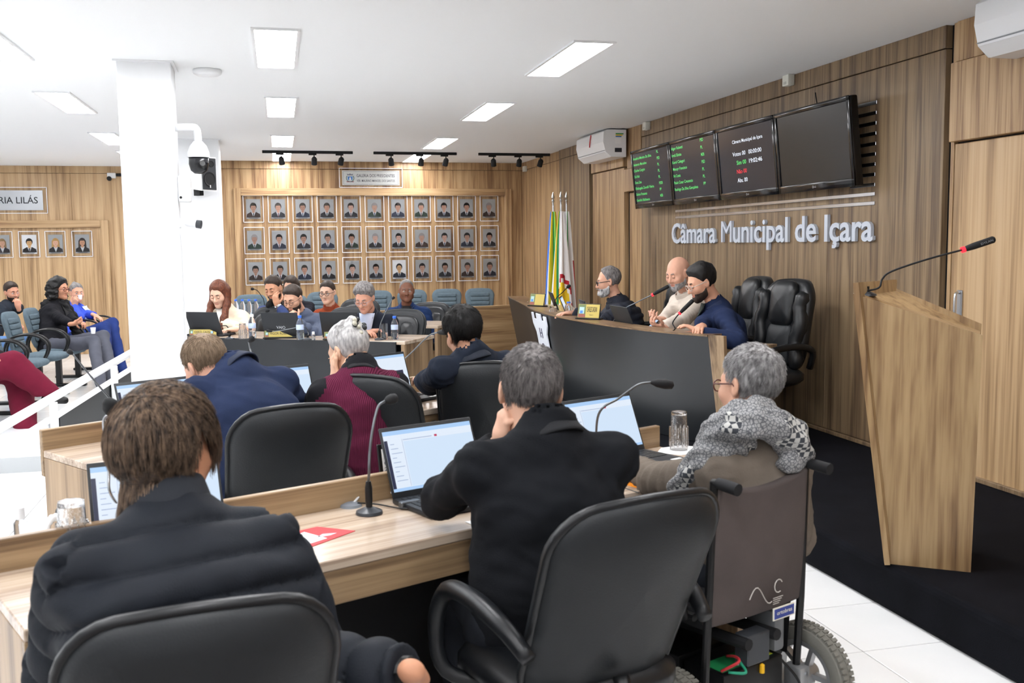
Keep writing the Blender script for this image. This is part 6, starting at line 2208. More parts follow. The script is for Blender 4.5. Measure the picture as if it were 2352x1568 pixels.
# ------------------------------------------------------------------ laptops
def laptop(label, loc, heading, opening=108, lit=True, s=1.0, z=0.75, group='open laptops on the desks', ui=0, word=None):
    """user looks along local +y; hinge at the far edge"""
    t = thing('laptop', label, 'laptop', (*loc, z), -R(heading), group)
    w, d = 0.355 * s, 0.235 * s
    MB().rbox((-w / 2, -d / 2, 0.002), (w / 2, d / 2, 0.019), 0.005, 2).build('base', mat('laptop_grey', '#23262b', 0.45, metal=0.2), t, smooth='auto')
    kb = MB()
    for r in range(6):
        for c in range(15):
            x0 = -w * 0.45 + c * w * 0.9 / 15
            y0 = d * 0.40 - (r + 1) * d * 0.085
            kb.box((x0 + 0.001, y0 + 0.001, 0.019), (x0 + w * 0.9 / 15 - 0.0015, y0 + d * 0.085 - 0.0015, 0.0208))
    kb.build('keyboard', mat('keys', '#101113', 0.5), t)['kind'] = 'stuff'
    MB().box((-0.055, -d * 0.42, 0.019), (0.055, -d * 0.16, 0.0195)).build('touchpad', mat('touchpad', '#1b1d21', 0.3), t)
    MB().box((w * 0.30, -d * 0.45, 0.019), (w * 0.44, -d * 0.38, 0.0196)).build('sticker', M_PAPER, t)
    fm = T(0, d / 2 - 0.006, 0.017) @ T(rx=-R(opening - 90))
    h = 0.232 * s
    ld = MB().rbox((-w / 2, -0.003, 0), (w / 2, 0.004, h), 0.003, 2, 0, fm).build('lid', mat('laptop_lid', '#1f2226', 0.5), t, smooth='auto')
    if word:
        add_text(MB(), word, 0.085, 0.026, fm @ T(0.045, 0.0046, h * 0.33, rz=math.pi), 0, 0.0).build('lid_mark', M_STEEL, ld)
    f2 = fm @ T(0, -0.0032, 0)
    x0, x1, z0, z1 = -w / 2 + 0.008, w / 2 - 0.008, 0.020, h - 0.014
    if lit:
        sc_ = MB().box((x0, -0.0006, z0), (x1, 0, z1), 0, f2).box((x0, -0.0012, z1 - 0.014), (x1, -0.0007, z1), 1, f2).box((x0, -0.0012, z1 - 0.026), (x1, -0.0007, z1 - 0.0145), 0, f2)
        sc_.box((x0, -0.0012, z0), (x1, -0.0007, z0 + 0.010), 1, f2)
        if ui == 0:
            sc_.box((x0, -0.0012, z0 + 0.010), (x0 + 0.012, -0.0007, z1 - 0.03), 2, f2)
            for i in range(9):
                sc_.box((x0 + 0.02, -0.0012, z1 - 0.045 - i * 0.015), (x0 + 0.035 + 0.012 * ((i * 7) % 3), -0.0007, z1 - 0.043 - i * 0.015), 3, f2)
            sc_.box((x0 + 0.066, -0.0012, z0 + 0.012), (x0 + 0.067, -0.0007, z1 - 0.03), 3, f2)
            sc_.box((x0 + 0.07, -0.0010, z0 + 0.012), (x1, -0.0007, z1 - 0.038), 5, f2)
            sc_.box((x0 + 0.19, -0.0014, z1 - 0.036), (x0 + 0.20, -0.0008, z1 - 0.029), 4, f2)
            sc_.box((x0 + 0.07, -0.0014, z1 - 0.034), (x0 + 0.18, -0.0008, z1 - 0.032), 3, f2)
        else:
            sc_.box((x0, -0.0012, z0 + 0.03), (x1 - 0.03, -0.0007, z0 + 0.11), 2, f2).box((x0, -0.0016, z0 + 0.03), (x1 - 0.05, -0.0013, z0 + 0.095), 0, f2)
        sc_.build('display', [M_SCREEN, M_SCRBLUE, M_SCRDARK, M_SCRLINE, M_SCRRED, mat('screen_pale_blue', '#101010', 0.3, emit='#cfe2f7', estr=0.95)], ld)
    else:
        MB().box((x0, -0.0006, z0), (x1, 0, z1), 0, f2).build('display', M_TVOFF, ld)
    return t


laptop('lit laptop in front of the man with his fist on his cheek, beside the calendar', (0.585, 3.075), -22, 112)
laptop('lit laptop with mouse beside it, between the suited man and the scarf', (1.315, 3.435), -24, 112)
laptop('lit laptop before the man in the puffer jacket, nearly hidden', (-0.27, 2.76), -14, 112)
laptop('lit laptop at the left end of the middle desk', (-0.40, 4.56), -30, 112)
laptop('lit laptop between the navy jacket and the burgundy vest', (0.13, 4.83), -26, 108)
laptop('lit laptop right of the burgundy vest with a dark window open', (0.70, 5.24), -34, 108, ui=1)
laptop('closed-backed black laptop before the woman in the cream blazer', (-0.46, 9.83), 214, 112)
laptop('black laptop with a wavy mark, beside the Higor Robetti name plate', (0.21, 9.36), 206, 108, word='VAIO')
laptop('black laptop in front of the man in the striped shirt', (0.72, 9.22), 204, 108)
laptop('black laptop farthest along the curved dais desk', (2.98, 9.55), -80, 110, lit=False, z=0.86)
laptop('second black laptop along the curved dais desk, by the water bottle', (2.85, 8.75), -70, 112, lit=True, z=0.86)
laptop('black laptop behind the Charles Cargnin name plate', (2.82, 8.05), -80, 110, lit=True, z=0.86)
laptop('black laptop before the bald man on the dais', (2.84, 7.22), -92, 112, lit=True, z=0.86)

# ------------------------------------------------------------------ gooseneck microphones
def mic(label, base, path, tip, rb=0.042, led=False, stand=0.10, foam=0.017, big=False, col=None):
    """base on the table; path = neck points; tip = end of the head"""
    b = np.asarray(base, float)
    t = thing('gooseneck_microphone', label, 'microphone', tuple(b), 0, 'gooseneck microphones')
    P = [np.asarray(p, float) - b for p in path]
    e = np.asarray(tip, float) - b
    MB().lathe([(0, 0), (rb, 0), (rb * 0.95, 0.008), (rb * 0.45, 0.017), (0.012, 0.02), (0, 0.02)], 20).build('base', mat('mic_base', '#3a3d42', 0.35), t, smooth='auto')
    if stand:
        MB().lathe([(0.0, 0.018), (0.0095, 0.018), (0.0115, 0.04), (0.0115, stand - 0.02), (0.008, stand), (0, stand)], 12).build('stem', M_BLACK, t, smooth='auto')
    MB().tube(spline([(0, 0, stand or 0.015)] + P, 36), 0.0042, 7).build('gooseneck', col or M_GREYMET, t, smooth=True)
    d = unit(e - P[-1])
    L = np.linalg.norm(e - P[-1])
    M = frame(P[-1], d, (0, 0, 1) if abs(d[2]) < 0.9 else (1, 0, 0)) @ T(ry=R(90))
    if big:
        prof = [(0.0, -0.005), (0.009, 0.0), (0.012, L * 0.1), (0.014, L * 0.3), (0.0145, L * 0.95), (0.010, L), (0, L)]
    else:
        prof = [(0.0, -0.004), (0.006, 0.0), (foam * 0.8, L * 0.25), (foam, L * 0.6), (foam * 0.85, L * 0.88), (0.0, L)]
    MB().lathe(prof, 14, 0, M).build('head', M_BLACKM, t, smooth=True)
    if led:
        MB().lathe([(0.008, -0.012), (0.0125, -0.012), (0.0125, 0.002), (0.008, 0.002)], 14, 0, M, closed=True).build('red_ring', M_REDLED, t)
    return t


mic('microphone with black stem beside the folding calendar on the nearest desk', (0.294, 3.025, 0.752), [(0.288, 2.936, 0.899), (0.292, 2.941, 0.957), (0.304, 2.955, 1.026), (0.324, 2.977, 1.088), (0.347, 2.994, 1.103)], (0.387, 3.015, 1.108))
mic('microphone with round foam head left of the man in the puffer jacket', (-0.36, 2.93, 0.752), [(-0.423, 2.875, 0.894), (-0.429, 2.884, 0.965), (-0.435, 2.893, 1.049), (-0.438, 2.899, 1.099), (-0.427, 2.898, 1.118)], (-0.415, 2.900, 1.165), foam=0.020, stand=0.03, col=M_CHROME)
mic('long thin microphone leaning left from the middle desk end', (-0.659, 5.040, 0.752), [(-0.670, 4.808, 0.862), (-0.700, 4.768, 0.914), (-0.766, 4.743, 1.015), (-0.827, 4.717, 1.114)], (-0.843, 4.702, 1.131), stand=0.03, foam=0.012)
mic('microphone arching right above the laptop of the nearest desk', (1.20, 3.52, 0.752), [(1.104, 3.208, 0.989), (1.181, 3.224, 1.036), (1.266, 3.259, 1.075), (1.319, 3.267, 1.081)], (1.411, 3.274, 1.065), stand=0.03, foam=0.018)
mic('upright microphone behind the man bent over in navy', (-0.056, 6.189, 0.752), [(-0.069, 5.652, 0.965), (-0.081, 5.660, 1.017), (-0.087, 5.665, 1.053)], (-0.056, 5.660, 1.082), stand=0.03, foam=0.018)
mic('grey microphone rising right from the burgundy vest towards the dark suit', (0.793, 5.900, 0.752), [(0.729, 5.651, 0.876), (0.824, 5.637, 0.974), (0.904, 5.574, 1.062), (0.944, 5.515, 1.085)], (0.995, 5.451, 1.091), stand=0.02, foam=0.017)
mic('microphone bowing left over the first name plate', (-0.310, 9.336, 0.752), [(-0.332, 9.942, 0.758), (-0.344, 9.900, 0.821), (-0.391, 9.861, 0.833), (-0.550, 9.845, 0.802), (-0.684, 9.823, 0.763)], (-0.733, 9.834, 0.747), stand=0.03, foam=0.014, col=M_BLACKM)
mic('microphone bowing left before the black laptop with wavy mark', (0.371, 8.988, 0.752), [(0.383, 9.146, 0.797), (0.365, 9.135, 0.849), (0.315, 9.117, 0.856), (0.161, 9.102, 0.835), (0.066, 9.124, 0.824)], (0.014, 9.139, 0.837), stand=0.03, foam=0.014)
mic('upright microphone left of the half full glass', (0.978, 8.755, 0.752), [(0.978, 8.743, 0.838), (1.000, 8.745, 0.914), (1.063, 8.742, 1.039), (1.099, 8.740, 1.107)], (1.119, 8.737, 1.129), stand=0.08, foam=0.013)
mic('microphone in the second desk row beside the bearded man', (0.02, 10.95, 0.752), [(0.005, 10.918, 1.001), (-0.012, 10.927, 1.048), (-0.055, 10.944, 1.113), (-0.090, 10.954, 1.132)], (-0.126, 10.964, 1.137), stand=0.03, foam=0.016, col=M_BLACKM)
mic('microphone farthest along the dais desk, before the flags', (2.74, 9.30, 0.862), [(2.647, 8.918, 1.056), (2.676, 8.814, 1.121), (2.709, 8.759, 1.171)], (2.722, 8.707, 1.196), stand=0.03, foam=0.017, col=M_BLACKM)
mic('microphone with red ring pointing at the bald man', (2.68, 7.55, 0.862), [(2.720, 7.346, 1.045), (2.808, 7.228, 1.120), (2.887, 7.111, 1.181)], (2.985, 7.041, 1.245), led=True, stand=0.03, big=True)
mic('microphone with red ring at the mouth of the man in navy on the dais', (2.76, 6.78, 0.862), [(2.753, 6.398, 0.969), (2.746, 6.405, 1.017), (2.763, 6.384, 1.060), (2.782, 6.362, 1.091)], (2.864, 6.329, 1.178), led=True, stand=0.03, big=True, col=M_BLACKM)
t = mic('long microphone with red ring on top of the lectern', (2.485, 3.735, 1.338), [(2.473, 3.630, 1.377), (2.488, 3.630, 1.413), (2.517, 3.605, 1.445), (2.645, 3.557, 1.492), (2.780, 3.507, 1.531)], (2.894, 3.472, 1.571), led=True, stand=0.02, big=True, col=M_BLACKM)
hd = [o for o in t.children if o.name.startswith('head')][0]
a, b_ = np.array((2.797, 3.503, 1.537)), np.array((2.894, 3.472, 1.571))
d = unit(b_ - a)
fm = frame(tuple(a + d * 0.045 - np.array((2.485, 3.735, 1.338))), tuple(d), (0, 0, 1))
add_text(MB(), 'DYLAN', 0.05, 0.009, fm @ T(0, -0.0152, -0.0045), 0, 0.0).build('mic_lettering', mat('mic_print', '#8c9096', 0.6), hd)


# ------------------------------------------------------------------ bottles, glasses, plates, papers
def bottle(label, loc, h=0.215, r=0.032, cap=M_BLUECAP, group=None, label_band=True, level=0.45, name='water_bottle'):
    t = thing(name, label, 'bottle', loc, 0, group)
    prof = [(0, 0.0), (r * 0.9, 0.0), (r, 0.008), (r, h * 0.30), (r * 0.94, h * 0.36), (r, h * 0.42), (r, h * 0.62), (r * 0.85, h * 0.74), (r * 0.42, h * 0.88), (r * 0.42, h * 0.93)]
    MB().lathe(prof, 16).build('bottle_body', M_PET, t, smooth='auto')
    MB().lathe([(0, h * 0.905), (r * 0.5, h * 0.905), (r * 0.5, h), (r * 0.45, h * 1.01), (0, h * 1.01)], 14).build('cap', cap, t, smooth='auto')
    if label_band:
        MB().lathe([(r * 1.01, h * 0.42), (r * 1.02, h * 0.44), (r * 1.02, h * 0.60), (r * 1.01, h * 0.62)], 16).build('paper_band', mat('bottle_band', '#c0d0ec', 0.5), t, smooth=True)
    if level:
        MB().lathe([(0, 0.003), (r * 0.86, 0.003), (r * 0.95, 0.01), (r * 0.95, h * level * 0.6), (0, h * level * 0.6)], 14).build('water', M_WATER, t, smooth='auto')
    return t


def tumbler(label, loc, h=0.14, r=0.034, m=M_GLASS, group=None, flip=False, water=0.0):
    t = thing('drinking_glass', label, 'glass', loc, 0, group)
    g_ = 24
    prof = [(0, 0.0), (r * 0.82, 0.0), (r * 0.86, 0.006), (r, h), (r * 0.93, h), (r * 0.78, 0.014), (0, 0.012)]
    if flip:
        prof = [(q, h - z) for q, z in prof][::-1]
    MB().lathe(prof, g_).build('tumbler_wall', m, t, smooth='auto')
    if m is M_GLASSF:
        f_ = MB()
        for k in range(12):
            a = 2 * math.pi * k / 12
            c, s_ = math.cos(a), math.sin(a)
            f_.tube([(r * 0.99 * c, r * 0.99 * s_, h * 0.08), (r * 0.985 * c, r * 0.985 * s_, h * 0.6)] if flip else [(r * 0.86 * c, r * 0.86 * s_, h * 0.1), (r * 0.95 * c, r * 0.95 * s_, h * 0.7)], 0.0035, 5)
        f_.build('cut_flute', m, t, smooth='auto')
    if water:
        MB().lathe([(0, 0.016), (r * 0.77, 0.016), (r * 0.85, h * water), (0, h * water)], 18).build('water', M_WATER, t, smooth='auto')
    return t


GZ = 0.751
tumbler('cut glass turned upside down on a napkin before the scarf', (1.585, 3.63, GZ + 0.004), 0.15, 0.036, M_GLASSF, flip=True)
tumbler('large cut glass upside down at the left end of the nearest desk', (-0.52, 2.83, GZ + 0.004), 0.145, 0.040, M_GLASSF, flip=True)
tumbler('small cut glass on the middle desk left of the dark suit', (0.99, 5.52, GZ), 0.11, 0.036, M_GLASSF, flip=True)
tumbler('cut glass before the woman in cream, beside a water bottle', (-0.191, 9.302, 0.751), 0.14, 0.036, M_GLASSF, flip=True)
tumbler('half full plain glass at the right end of the desk facing us', (1.028, 8.791, 0.751), 0.14, 0.036, M_GLASS, water=0.45)
tumbler('cut glass at the far tip of the curved dais desk', (2.744, 10.224, 0.895), 0.075, 0.036, M_GLASSF, flip=True)
tumbler('cut glass by the bottle on the curved dais desk', (2.538, 8.623, 0.940), 0.075, 0.036, M_GLASSF, flip=True)
bottle('clear water bottle with white cap beside the cut glass', (-0.108, 9.360, 0.751), 0.215, 0.034, M_WPLAST, 'water bottles on the desks')
bottle('water bottle with blue cap between the two name plates', (0.308, 9.023, 0.751), 0.215, 0.034, M_BLUECAP, 'water bottles on the desks')
bottle('half full water bottle with blue cap at the desk end', (1.116, 8.757, 0.751), 0.205, 0.032, M_BLUECAP, 'water bottles on the desks')
bottle('water bottle with blue cap on the curved dais desk', (2.538, 8.159, 0.959), 0.12, 0.034, M_BLUECAP, 'water bottles on the desks', label_band=False)
for k, x in enumerate((551, 562, 573, 584)):
    bottle('blue capped bottle in a row before the grey chair, %s from the cream blazer side' % cn[3 - k], tuple(np.array((-0.30 + 0.072 * k, 11.50 - 0.03 * k, 0.751 + 0.05))), 0.20, 0.031, M_BLUECAP, 'row of water bottles on the second desk', label_band=False)
tray = MB().rbox((-0.17, -0.07, 0), (0.17, 0.07, 0.05), 0.006, 1).build('bottle_carton', M_PAPER, None, (-0.19, 11.455, 0.751), R(-23))
tag(tray, 'low white carton under the row of blue capped bottles', 'carton')


def sanitizer(label, loc, h=0.12, r=0.018, m_cap=M_WPLAST):
    t = thing('sanitizer_bottle', label, 'bottle', loc, 0)
    MB().lathe([(0, 0), (r, 0), (r, h * 0.66), (r * 0.6, h * 0.74), (r * 0.6, h * 0.76)], 16).build('bottle_body', M_PET, t, smooth='auto')
    MB().lathe([(0, h * 0.75), (r * 0.72, h * 0.75), (r * 0.68, h), (0, h)], 14).build('cap', m_cap, t, smooth='auto')
    MB().lathe([(0, 0.002), (r * 0.9, 0.002), (r * 0.9, h * 0.3), (0, h * 0.3)], 14).build('gel', M_WATER, t, smooth='auto')


sanitizer('slim clear sanitizer bottle with white cap on the nearest desk, far left', (-0.662, 2.896, 0.751), 0.125, 0.018)
sanitizer('tiny clear bottle with white cap right of the blue capped bottle', (0.418, 8.938, 0.751), 0.075, 0.016)
sanitizer('tiny bottle with pale blue cap before the woman in cream', (-0.465, 9.407, 0.751), 0.07, 0.014, mat('pale_blue_cap', '#9fc4e8', 0.4))


def sheet(name, label, cat, poly, z, m, th=0.0015):
    c = np.mean(poly, 0)
    o = MB().flat([(x - c[0], y - c[1]) for x, y in poly], 0, th).build(name, m, None, (c[0], c[1], z))
    return tag(o, label, cat)


sheet('napkin', 'white paper napkin under the cut glass on the left of the nearest desk', 'napkin', [(-0.60, 2.83), (-0.43, 2.68), (-0.37, 2.80), (-0.54, 2.90)], 0.7505, M_PAPER)
sheet('napkin', 'white crumpled napkin under the cut glass before the scarf', 'napkin', [(1.48, 3.60), (1.55, 3.53), (1.66, 3.56), (1.69, 3.65), (1.62, 3.70), (1.53, 3.68)], 0.7505, M_PAPER)
sheet('paper_sheet', 'small white paper under the elbow of the man with grey hair', 'paper', [(0.57, 2.82), (0.66, 2.83), (0.65, 2.86), (0.56, 2.85)], 0.7505, M_PAPER)
fo = sheet('leaflet', 'red and white glossy leaflet beside the puffer jacket on the desk', 'leaflet', [(0.02, 2.86), (0.10, 2.72), (0.235, 2.845), (0.13, 2.92)], 0.7505, M_RED)
MB().flat([(-0.075, -0.01), (-0.02, -0.085), (0.03, -0.045), (-0.03, 0.035)], 0.0016, 0.0020).build('white_print', M_PAPER, fo)
MB().flat([(0.0, -0.03), (0.04, -0.02), (0.06, 0.0), (0.02, 0.0)], 0.0016, 0.0020).build('grey_print', mat('grey_print', '#c4c6d2', 0.6), fo)
sheet('paper_sheet', 'white papers on the middle desk beside the burgundy vest', 'paper', [(0.16, 4.60), (0.32, 4.70), (0.24, 4.84), (0.08, 4.74)], 0.7505, M_PAPER)
sheet('phone', 'phone lying dark on the desk before the man in the striped shirt', 'phone', [(0.62, 8.98), (0.69, 8.94), (0.77, 9.06), (0.70, 9.10)], 0.7505, M_BLACK, 0.008)
# mouse and pad
o = MB().lathe([(0, 0), (0.105, 0), (0.105, 0.003), (0, 0.003)], 32).build('mouse_pad', M_ORANGE, None, (1.285, 3.155, 0.7505))
tag(o, 'round orange mouse pad beside the laptop on the nearest desk', 'mouse pad')
MB().lathe([(0.0, 0.0031), (0.035, 0.0031), (0.035, 0.0036), (0.0, 0.0036)], 20, 0, T(-0.045, -0.045, 0)).build('pad_print', M_PAPER, o)
t = thing('computer_mouse', 'black computer mouse on the orange pad', 'mouse', (1.315, 3.165, 0.754), R(70))


def mfn(u, v):
    a, b_ = 2 * math.pi * u, 0.5 * math.pi * v
    return (0.031 * math.cos(a) * math.cos(b_) ** 0.6, 0.055 * math.sin(a) * math.cos(b_) ** 0.6, 0.034 * math.sin(b_) * (1 - 0.18 * math.sin(a)))


MB().grid(mfn, 24, 9, wrap=True).build('shell', mat('mouse_black', '#141517', 0.35), t, smooth=True)
MB().tube([(0, 0.022, 0.028), (0, 0.04, 0.022)], 0.004, 6).build('wheel', M_GREYMET, t)
MB().tube(spline([(0, 0.055, 0.008), (-0.03, 0.11, 0.003), (-0.12, 0.13, 0.003), (-0.2, 0.08, 0.003)], 18), 0.0018, 5).build('cable', M_BLACK, t)
# folding calendar
t = thing('desk_calendar', 'black framed 2025 calendar standing behind the microphone', 'calendar', (0.455, 3.365, GZ), R(20))
MB().rbox((-0.10, -0.05, 0), (0.12, 0.05, 0.012), 0.002, 1).build('foot', M_BLACK, t)
fm = T(0.01, 0.01, 0.012, rx=R(-10))
MB().rbox((-0.10, -0.004, 0), (0.11, 0.006, 0.135), 0.002, 1, 0, fm).build('frame', M_BLACK, t)
MB().box((-0.088, -0.0052, 0.012), (0.10, -0.0042, 0.118), 0, fm).build('sheet', M_PAPER, t)
mb = MB()
for i in range(3):
    for j in range(2):
        x0, z0 = -0.06 + i * 0.052, 0.016 + j * 0.052
        mb.box((x0, -0.0060, z0 + 0.036), (x0 + 0.044, -0.0053, z0 + 0.044), 0, fm)
        for q_ in range(7):
            for w_ in range(4):
                mb.box((x0 + q_ * 0.006, -0.0060, z0 + w_ * 0.008), (x0 + q_ * 0.006 + 0.0035, -0.0053, z0 + w_ * 0.008 + 0.004), 0 if q_ == 0 else 1, fm)
for k, ch in enumerate('2025'):
    add_text(mb, ch, 0.010, 0.012, fm @ T(-0.082, -0.0058, 0.085 - k * 0.021), 1, 0.02)
mb.build('printed_months', [mat('cal_red', '#c0707a', 0.6), mat('cal_grey', '#6b6f7c', 0.6)], t)


def name_plate(label, loc, yaw, w, h, text, sub=None, gold=True):
    t = thing('name_plate', label, 'name plate', loc, yaw, 'yellow name plates on the desks')
    fm = T(rx=R(-12))
    MB().rbox((-w / 2 - 0.012, -0.02, 0), (w / 2 + 0.012, 0.05, 0.010), 0.002, 1).build('foot', M_BLACK, t)
    MB().rbox((-w / 2 - 0.006, -0.004, 0.008), (w / 2 + 0.006, 0.004, h + 0.012), 0.002, 1, 0, fm).build('frame', M_BLACK, t)
    MB().box((-w / 2, -0.0055, 0.012), (w / 2, -0.0042, h + 0.006), 0, fm).build('plate', M_GOLD, t)
    mb = MB().box((-w / 2 + 0.002, -0.0062, 0.014), (-w / 2 + h * 0.62, -0.0056, h + 0.004), 0, fm)
    mb.box((-w / 2 + 0.012, -0.0068, 0.012 + h * 0.28), (-w / 2 + h * 0.5, -0.0063, h * 0.85), 1, fm).box((-w / 2 + 0.02, -0.0074, 0.012 + h * 0.3), (-w / 2 + h * 0.4, -0.0069, h * 0.6), 2, fm).box((-w / 2 + 0.004, -0.0066, 0.015), (-w / 2 + h * 0.60, -0.0063, 0.012 + h * 0.25), 3, fm)
    mb.build('crest', [mat('crest_green2', '#6d7d55', 0.6), mat('crest_pale', '#a9c6c4', 0.6), mat('crest_blue', '#6f97b8', 0.6), mat('crest_red2', '#96574c', 0.6)], t)
    if not text:
        return t
    mb = MB()
    add_text(mb, text, w - h * 0.62 - 0.035, h * 0.36, fm @ T(-w / 2 + h * 0.62 + 0.012, -0.0062, 0.012 + h * (0.34 if not sub else 0.42)), 0, 0.012)
    if sub:
        add_text(mb, sub, (w - h) * 0.45, h * 0.08, fm @ T(-w / 2 + h * 0.95, -0.0062, 0.012 + h * 0.16), 0, 0.0)
    mb.build('lettering', M_TEXTDARK, t)
    return t


ya = R(-33.6)
name_plate('yellow name plate with crest at the left end of the press desk', (-0.56, 9.705, GZ), ya + R(14), 0.26, 0.058, 'KAROL CALEGARI')
name_plate('yellow name plate reading Higor Robetti with crest', (0.125, 9.245, GZ), ya + R(20), 0.26, 0.062, 'HIGOR ROBETTI')
name_plate('yellow name plate half hidden behind silver hair', (0.63, 8.915, GZ), ya + R(20), 0.24, 0.062, '')
name_plate('yellow name plate reading Charles Cargnin on the dais desk', (2.535, 7.62, LZ + 0.001), R(-50), 0.20, 0.115, 'CHARLES CARGNIN', 'VEREADOR - PL')
name_plate('small name plate turned away at the far part of the dais desk', (2.60, 9.42, LZ + 0.001), R(-62), 0.20, 0.115, '')
# cables round the nearest laptop
t = thing('cable_grommet', 'grey desk grommet with loose cables left of the laptop', 'cable outlet', (0.247, 3.130, 0.750), 0)
MB().lathe([(0, 0), (0.036, 0), (0.033, 0.008), (0.012, 0.014), (0, 0.014)], 20).build('cover', mat('grommet_grey', '#7d848c', 0.45), t, smooth='auto')
MB().tube(spline([(0.01, 0, 0.012), (0.05, 0.05, 0.03), (0.12, 0.08, 0.02), (0.20, 0.02, 0.01), (0.27, 0.0, 0.012)], 24), 0.004, 6).build('white_cable', M_WPLAST, t, smooth=True)
MB().tube(spline([(0.0, 0.01, 0.012), (0.03, 0.06, 0.035), (0.10, 0.10, 0.02), (0.17, 0.05, 0.03), (0.26, 0.07, 0.012)], 24), 0.0026, 6).build('black_cable', M_BLACK, t, smooth=True)
MB().tube(spline([(0.02, -0.01, 0.012), (0.08, -0.02, 0.006), (0.16, -0.10, 0.006), (0.26, -0.11, 0.008), (0.33, -0.09, 0.010)], 24), 0.0026, 6).build('black_cable', M_BLACK, t, smooth=True)
MB().tube([(0.155, 0.062, 0.024), (0.205, 0.055, 0.026)], 0.010, 8).build('cable_choke', M_BLACK, t, smooth='auto')
o = MB().rbox((-0.035, -0.012, 0), (0.035, 0.012, 0.022), 0.004, 2).build('plug_adapter', M_GREYMET, None, (0.425, 3.06, GZ), R(20))
tag(o, 'small grey metal adapter plugged at the laptop side', 'adapter')

# ------------------------------------------------------------------ power wheelchair
wc = thing('power_wheelchair', 'power wheelchair with taupe back cover and spoked wheel', 'wheelchair', (1.395, 2.72, 0), R(22))
M_WCB = mat('taupe_cover', '#4b4341', 0.85, bump=0.4, bscale=250, vary=0.12, vscale=8)
M_TYRE = mat('grey_tyre', '#77766f', 0.9, bump=0.5, bscale=120)
M_ALU = mat('cast_alloy', '#a9abad', 0.45, metal=0.7, bump=0.3, bscale=80)


def wfn(u, v):
    x = (u - 0.5) * 0.42 * (1.0 - 0.04 * v)
    z = 0.45 + v * 0.43
    return (x, -0.06 - 0.035 * (1 - (2 * u - 1) ** 2) * math.sin(math.pi * min(1, v * 1.1 + 0.05)) - 0.03 * (v - 0.5), z - 0.035 * (1 - (2 * u - 1) ** 2) * v)


o = MB().grid(wfn, 21, 17).build('back_cover', M_WCB, wc, smooth=True)
o.data.flip_normals() if False else None
md = o.modifiers.new('s', 'SOLIDIFY')
md.thickness = 0.035
md.offset = 0
md2 = o.modifiers.new('b', 'BEVEL')
md2.width = 0.01
md2.segments = 2
mb = MB()
fm = T(-0.03, -0.118, 0.475)
mb.tube([(-0.02 + 0.10 * q_ - 0.05, -0.002, 0.055 + 0.03 * math.sin(q_ * 5.2)) for q_ in np.linspace(0, 1, 12)], 0.0018, 4, 0, fm)
mb.tube([(0.06 + 0.018 * math.cos(a), -0.002, 0.07 + 0.02 * math.sin(a)) for a in np.linspace(0.5, 5.2, 10)], 0.0018, 4, 0, fm)
for k in range(4):
    mb.box((0.035, -0.003, 0.035 - k * 0.006), (0.08 - 0.006 * k, -0.002, 0.037 - k * 0.006), 0, fm)
mb.build('printed_mark', mat('wc_print', '#b9b4ae', 0.6), o)
mb = MB().rbox((0.035, -0.0045, -0.035), (0.135, 0.0, 0.005), 0.004, 2, 0, fm).rbox((0.039, -0.0055, -0.031), (0.131, -0.001, 0.001), 0.003, 2, 1, fm)
add_text(mb, 'ortobras', 0.07, 0.012, fm @ T(0.05, -0.0058, -0.018), 0, 0.012)
mb.build('maker_badge', [mat('badge_cream', '#d9d6c8', 0.5), mat('badge_blue', '#2f3f86', 0.45)], o)
